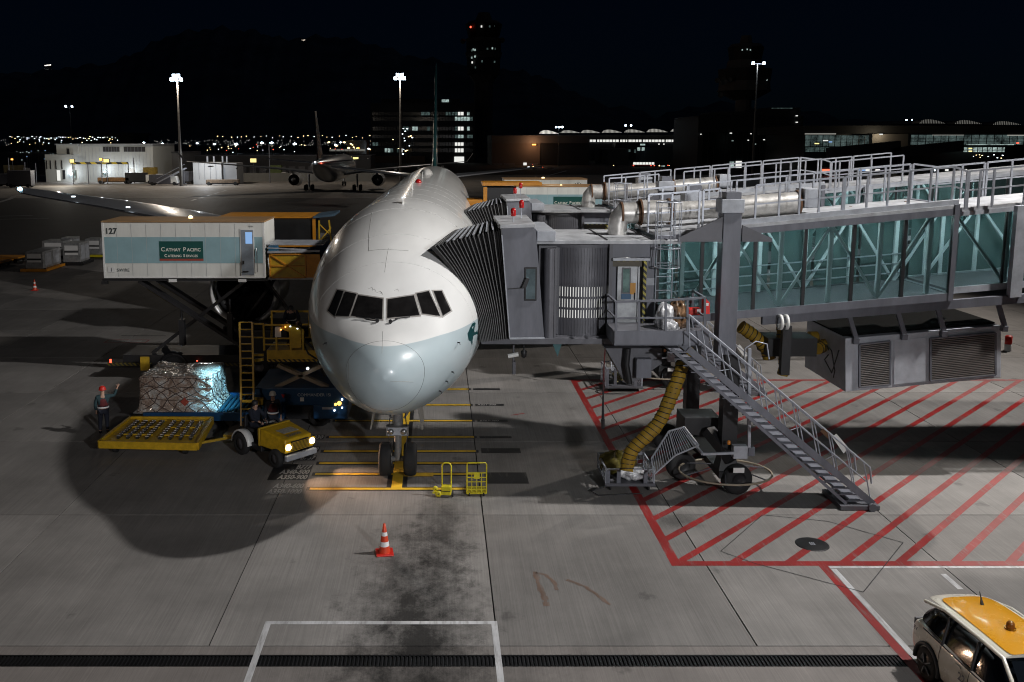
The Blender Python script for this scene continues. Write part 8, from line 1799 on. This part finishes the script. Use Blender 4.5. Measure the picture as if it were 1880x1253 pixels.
def vault(root, pa, pb, pt, pb_, Y, m_):
    x0, x1 = q(pa, pb_, Y).x, q(pb, pb_, Y).x; z0, z1 = q(pa, pb_, Y).z, q(pa, pt, Y).z; mb = MB(); N_ = 16; top = []
    for i in range(N_ + 1):
        t = i / N_; hh = math.sin(math.pi * min(1, t ** .62)) if t < 1 else 0; hh = (math.sin(math.pi * t ** .62)) ** .8 if 0 < t < 1 else 0
        top.append((x0 + (x1 - x0) * t, z0 + (z1 - z0) * hh))
    fs = [[Vector((x, Y + dy, z)) for x, z in top] for dy in (0, 40)]; mb.loft(fs, closed=False); mb.build('vault_roof', 'dgrey', root)
    mb = MB(); mb.add([Vector((x, Y + .2, z0)) for x, z in top] + [Vector((x, Y + .2, z)) for x, z in top], [(i, i + 1, i + N_ + 2, i + N_ + 1) for i in range(N_)]); mb.build('vault_light', m_, root)
    for i in range(1, N_): mb = MB(); x, z = top[i]; mb.box(x - .12, x + .12, Y - .05, Y + .15, z0, z); mb.build('vault_rib', 'dgrey', root)
VA = glow('vault_light_bright', (1, .97, .88), .9); VB = glow('vault_light_soft', (.9, .88, .8), .42); VC = glow('vault_light_dim', (.8, .78, .7), .16)
for i, (a_, b_, t_, u_) in enumerate(((990, 1026, 239.5, 246), (1029, 1065, 239.5, 244.5), (1066, 1102, 239, 244.5), (1105, 1142, 238.5, 244), (1146, 1184, 238, 243.5), (1187, 1226, 237, 243), (1231, 1271, 236, 242), (1276, 1300, 235, 241))): vault(tmn, a_, b_, t_, u_, 515, VA if i == 0 else VB)
for a_, b_, t_, u_ in ((1130, 1190, 262, 272),): bbox(tmn, 'ramp_block', 'dgrey', a_, b_, t_, u_, 500, 8)
blk = thing('service_block', 'grey service building blocks with lit windows in front of the terminal', 'building', (q(1150, 300, 440).x, 440, 0))
bbox(blk, 'left_block', mat('slate_block', (.09, .10, .115), .7, var=.12, scale=.08), 1105, 1155, 274, None, 440, 20); bbox(blk, 'right_block', mat('slate_block2', (.075, .095, .11), .7, var=.12, scale=.08), 1184, 1280, 272, None, 442, 20)
for px_, py_, w_, h_, m_ in ((1173, 274, 5, 6, 'win_cool'), (1181, 274, 5, 6, 'win_cool'), (1166, 278, 3, 6, 'win_dim'), (1156, 277, 3, 4, 'win_dim'), (1180, 266, 9, 3, 'win_cool'), (1210, 265, 2, 2, 'win_white'), (1219, 265, 2, 2, 'win_white'), (1253, 265, 6, 2, 'win_white')): bbox(blk, 'lit_window', m_, px_ - w_ / 2, px_ + w_ / 2, py_ - h_ / 2, py_ + h_ / 2, 439 if px_ < 1184 else 441, .3)
for px_, py_, w_, h_, m_, l_ in ((1272, 301, 10, 14, 'win_white', 'bright white lit panel in front of the slate building'), (1217, 307, 7, 5, 'win_cool', 'cool lit window unit at ground level near the bus')):
    p_ = q(px_, py_, 400); kk = 400 / FPX; r_ = thing('lit_kiosk', l_, 'kiosk', (p_.x, 400, 0)); mb = MB(); mb.box(p_.x - w_ / 2 * kk - .3, p_.x + w_ / 2 * kk + .3, 400, 402, 0, p_.z + h_ / 2 * kk + .3); c_ = mb.build('kiosk_case', 'dgrey', r_); mb = MB(); mb.box(p_.x - w_ / 2 * kk, p_.x + w_ / 2 * kk, 399.9, 399.98, p_.z - h_ / 2 * kk, p_.z + h_ / 2 * kk); mb.build('lit_panel', m_, c_)
bus = thing('airport_bus', 'red and white apron bus with bright windows in front of the slate building', 'bus', (q(1182, 311, 390).x, 390, 0)); p0_, p1_ = q(1160, 314, 390), q(1204, 303, 390)
mb = MB(); mb.box(p0_.x, p1_.x, 390, 393, .4, p1_.z); mb.build('body', mat('bus_red', (.35, .03, .03), .4, var=.1), bus)
for k in range(7): mb = MB(); x = p0_.x + .5 + k * (p1_.x - p0_.x - 1) / 7; mb.box(x, x + 1.1, 389.9, 389.98, 1.0, 2.0); mb.build('window', 'win_white', bus)
for x in (p0_.x + 1.8, p1_.x - 1.8): mb = MB(); mb.cyl((x, 389.9, .5), (x, 390.3, .5), .5, n=12); mb.build('wheel', 'rubber', bus)
for x in (p0_.x + .6, p1_.x - .6, p1_.x - 2): mb = MB(); mb.box(x - .2, x + .2, 389.85, 389.95, p1_.z - .5, p1_.z - .15); mb.build('marker_lamp', 'redlamp', bus)
t2 = thing('terminal', 'right-hand terminal with glazed lit floors and three dim roof vaults', 'terminal', (q(1700, 260, 330).x, 330, 0)); TY = 330
bbox(t2, 'roof_band', mat('terminal_roof2', (.035, .033, .032), .7, var=.1, scale=.05), 1478, 1960, 231, 246, TY, 60); bbox(t2, 'curved_wall', mat('round_wall', (.16, .145, .13), .8, var=.1, scale=.05), 1602, 1668, 246.2, 275, TY - 2, 6); bbox(t2, 'core_wall', 'black', 1478, 1960, 246.3, None, TY + 6, 40)
def glazing(a_, b_, t_, u_, m_, step=8, Y=TY):
    gz = bbox(t2, 'lit_storey', m_, a_, b_, t_, u_, Y + .6, .1); x = a_
    while x < b_: bbox(gz, 'mullion', 'black', x, x + .9, t_, u_, Y + .3, .2); x += step
    for k in range(1, 3): bbox(gz, 'transom', 'black', a_, b_, t_ + (u_ - t_) * k / 3, t_ + (u_ - t_) * k / 3 + .5, Y + .35, .1)
glazing(1478, 1600, 249, 269, 'win_teal', 11); glazing(1478, 1602, 271, 279, 'win_dim', 9); glazing(1672, 1880, 248, 266, 'win_teal', 14); glazing(1768, 1845, 271, 279.5, 'win_cool', 9)
bbox(t2, 'eaves_light', VB, 1478, 1535, 245.6, 247, TY - .3, .2); bbox(t2, 'eaves_light', VB, 1850, 1880, 248, 249.4, TY - .3, .2); bbox(t2, 'light_strip', 'win_cool', 1775, 1862, 265.4, 266.6, TY - .3, .2); bbox(t2, 'light_strip', VB, 1712, 1770, 248, 248.8, TY - .3, .2)
for px_, py_, w_, m_ in ((1516, 258.5, 9, 'cool'), (1525, 261, 6, 'bluewin'), (1500, 264, 8, 'amber'), (1522, 276, 4, 'amber'), (1782, 273, 6, 'amber'), (1782, 278, 6, 'amber'), (1762, 275, 3, 'redlamp'), (1869, 263, 4, 'redlamp'), (1618, 247, 6, 'win_white')):
    bbox(t2, 'bright_sign', {'cool': 'win_white', 'amber': 'sign_glow'}.get(m_, m_), px_ - w_ / 2, px_ + w_ / 2, py_ - 1, py_ + 1, TY - (2.5 if px_ == 1618 else .5), .2)
lamp('terminal_wall_lamp', 'POINT', q(1618, 248, TY - 5), 700, (1, .85, .6), .4)
for a_, b_, t_, u_ in ((1688, 1736, 219.5, 227), (1753, 1803, 221, 228), (1823, 1875, 223, 229.5)): vault(t2, a_, b_, t_, u_, TY - 4, VC)
for i, (px_, l_) in enumerate(((1675, 'dark bridge arm left of the right terminal'), (1560, 'dark low bridge arm before the glazed terminal front'))):
    mb = MB(); a_, b_ = q(px_ - 40, 281, 300), q(px_ + 90, 268, 300); mb.beam(a_, b_, 3, 3.2); mb.cyl((a_.x + 3, 300, 0), (a_.x + 3, 300, a_.z), .6, n=8); solo(mb, 'far_jet_bridge', 'dark_wall', l_, 'jet bridge', group='far jet bridges')
random.seed(17)
for i, (px_, py_, m_, w_) in enumerate(((1520, 287, 'redlamp', 18), (1585, 285, 'bluewin', 12), (1595, 288, 'win_white', 10), (1613, 285, 'win_white', 8), (1674, 286, 'win_cool', 5), (1718, 285, 'cool', 2), (1740, 288, 'win_white', 6), (1775, 288, 'win_white', 4), (1853, 287, 'win_cool', 5), (1868, 291, 'win_dim', 3))):
    p_ = q(px_, py_, 290); kk = 290 / FPX; r_ = thing('parked_van', ['long low vehicle with red lamps before the right terminal', 'vehicle with a blue lit side before the round terminal wall', 'van with bright windows next to the blue lit vehicle', 'small bus with bright windows under the round terminal wall', 'parked van just left of the far mast', 'van with one bright lamp, third before the right terminal', 'pale van below the glazed floors of the right terminal', 'tall pale van below the amber signs', 'parked van near the right edge, the nearer of two', 'parked van at the extreme right, by the railing end'][i], 'van', (p_.x, 290, 0), group='vehicles parked at the right terminal')
    mb = MB(); L_ = max(4, w_ * kk + 1); mb.box(p_.x - L_ / 2, p_.x + L_ / 2, 290, 292, .5, 2.6); mb.build('body', 'dgrey', r_); mb = MB(); mb.box(p_.x - w_ * kk / 2, p_.x + w_ * kk / 2, 289.9, 289.98, 1.5, 2.1); mb.build('lit_side', m_ if m_ != 'cool' else 'cool', r_)
    for dx in (-.3, .3): mb = MB(); mb.cyl((p_.x + dx * L_, 289.9, .4), (p_.x + dx * L_, 290.2, .4), .4, n=10); mb.build('wheel', 'rubber', r_)

# ---- hills and hill houses
def hill(name, Y, prof, m):
    mb = MB(); pts = [q(px_, py_, Y) for px_, py_ in prof]; D = 900
    fine = []
    for i in range(len(pts) - 1):
        for k in range(8):
            p = pts[i].lerp(pts[i+1], k / 8); p.z += math.sin(i * 8 + k * 1.9) * 6 + math.sin(k * .9 + i) * 4; fine.append(p)
    fine.append(pts[-1]); rows_ = []
    for t, hf in ((0, 0.0), (.25, .35), (.55, .72), (.85, .95), (1, 1), (1.6, .6), (2.4, 0)):
        rows_.append([Vector((p.x * (1 - .18 * (1 - t)), Y - D * (1 - t), max(-1, p.z * hf + (math.sin(p.x * .02 + t * 9) * 7 if 0 < t < 1 else 0)))) for p in fine])
    mb.loft(rows_, closed=False); struct(mb, name, m)
HM = mat('hill_scrub', (.26, .29, .30), .95, var=.3, scale=.01)
hill('hills', 3200, [(-500, 150), (-200, 120), (0, 135), (120, 128), (200, 118), (260, 95), (330, 62), (400, 50), (470, 60), (520, 72), (600, 66), (680, 80), (760, 105), (850, 120), (950, 130), (1010, 150), (1100, 190), (1200, 215), (1300, 190), (1420, 200), (1600, 225), (1800, 235), (2300, 240)], HM)
for i, (px_, py_, n_, l_) in enumerate(((88, 121, 5, 'row of lit hillside lamps high on the left'), (390, 77, 3, 'small cluster of hillside lamps near the ridge, left of centre'), (556, 75, 4, 'scattered hillside lamps on the ridge right of the tall mast'))):
    mb = MB(); p_ = q(px_, py_, 3120)
    mb.box(p_.x - n_ * 2.2, p_.x + n_ * 2.2, 3121, 3128, p_.z - 6, p_.z - .5); r_ = thing('hillside_building', l_, 'building', (p_.x, 3120, p_.z - 6), group='lit buildings on the hill'); mb.build('wall', 'dark_wall', r_)
    for k in range(n_): mb = MB(); x = p_.x + (k - n_ / 2) * 4.4 + (3 if i == 2 and k == 0 else 0); mb.box(x, x + 3.0, 3120, 3120.9, p_.z + k * .5 - 1, p_.z + k * .5 + 2); mb.build('lamp', glow('hill_lamp', (1, .95, .85), 2.2 if i == 0 else 1.4) if i == 0 else glow('hill_lamp2', (1, .85, .7), .9), r_)

lamp('tower_fill_light', 'POINT', q(862, 297, 575), 3800, (1, .6, .38), .4)  # unseen warm light added so the tower shaft shows
# ---- lamps of the far side of the airfield
random.seed(42)
FARL = []
ORD = lambda n: str(n) + ('th' if 10 <= n % 100 <= 20 else {1: 'st', 2: 'nd', 3: 'rd'}.get(n % 10, 'th'))
LCOL = {'win_white': 'soft white', 'flood': 'bright white', 'cool': 'white', 'warm': 'warm yellow', 'redlamp': 'red', 'amber': 'amber', 'bluewin': 'blue', 'win_cool': 'pale green'}
def far_lamps(n, px0, px1, py0, py1, Y, mats_, hmin, r0, label, jit=1.0, rowlike=False):
    L_ = sorted([((px0 + (px1 - px0) * (k + random.uniform(-.3, .3) * jit) / n) if rowlike else random.uniform(px0, px1), random.uniform(py0, py1)) for k in range(n)])
    for k, (px_, py_) in enumerate(L_):
        p = q(px_, py_, Y + random.uniform(-40, 40)); r_ = r0 * random.uniform(.7, 1.35); m_ = random.choice(mats_)
        mb = MB(); mb.cyl((0, 0, 0), (0, 0, max(p.z, .5)), .12, n=5); mb.lathe([(0, -r_ * .55), (r_, 0), (0, r_ * .55)], (0, 0, max(p.z, .5)), n=6, mi=1, sm=False)
        o = mb.build('street_lamp', ['dark_wall', m_], None, loc=(p.x, p.y, 0)); tag(o, f'{LCOL[m_]} lamp, {ORD(k + 1)} from the left {label}', 'street lamp', 'lamps on the far side of the airfield')
WH = 'cool'
far_lamps(44, 18, 215, 251, 256, 900, ['cool', 'cool', 'win_white', 'warm'], 1, .62, 'in the dense row far left beyond the airfield', rowlike=True)
far_lamps(34, 20, 240, 255, 266, 850, ['cool', 'cool', 'warm'], 1, .5, 'in the band under the dense far left row')
far_lamps(26, 400, 690, 249, 254, 950, ['cool', 'warm'], 1, .55, 'in the distant line behind the taxiing airliner', rowlike=True)
far_lamps(8, 270, 590, 262, 266, 800, ['flood'], 1, 1.35, 'among the larger spaced airfield edge lamps', rowlike=True)
far_lamps(34, 285, 700, 266, 280, 700, ['warm', 'cool', 'warm', 'redlamp'], 1, .42, 'among the far stands left of the office block')
far_lamps(14, 600, 700, 260, 276, 700, ['warm', 'flood', 'amber'], 1, 1.1, 'near the sheds just left of the office block')
far_lamps(26, 720, 762, 228, 285, 465, ['cool', 'cool', 'warm'], 1, .42, 'in the sparkling cluster before the office block')
far_lamps(16, 20, 100, 276, 300, 330, ['bluewin', 'win_cool'], 1, .3, 'among taxiway lamps left of the white building')
far_lamps(16, 880, 1300, 303, 312, 400, ['cool', 'redlamp', 'warm'], 1, .28, 'at ground level along the hangar road')
far_lamps(10, 1740, 1880, 284, 292, 290, ['cool', 'warm'], 1, .25, 'under the right terminal')
sh = thing('cargo_shed', 'long low shed under the dense row of lamps on the far left', 'building', (q(120, 250, 960).x, 960, 0)); bbox(sh, 'roof_slab', 'dark_wall', 16, 245, 244, 249, 960, 60); bbox(sh, 'wall', 'black', 16, 245, 249.2, None, 962, 50)
sh2 = thing('cargo_shed', 'pale lit shed wall left of the office block', 'building', (q(645, 260, 720).x, 720, 0)); bbox(sh2, 'wall', mat('shed_pale', (.12, .11, .10), .8, var=.2, scale=.02), 636, 672, 258, None, 720, 30); bbox(sh2, 'lit_strip', VC, 605, 670, 274, 278, 719, .5)
stf = MB()
for k in range(900):
    px_ = random.uniform(-40, 1900); Y_ = random.uniform(1500, 2200); py_ = random.uniform(257, 268); p = q(px_, py_, Y_); stf.lathe([(0, -.7), (.9, 0), (0, .7)], (p.x, p.y, max(p.z, 1)), n=4, sm=False)
tag(solo(stf, 'distant_city_lights', glow('distant_light', (.8, .8, .75), .5), 'scatter of faint lights along the dark horizon', 'city lights'), kind='stuff')
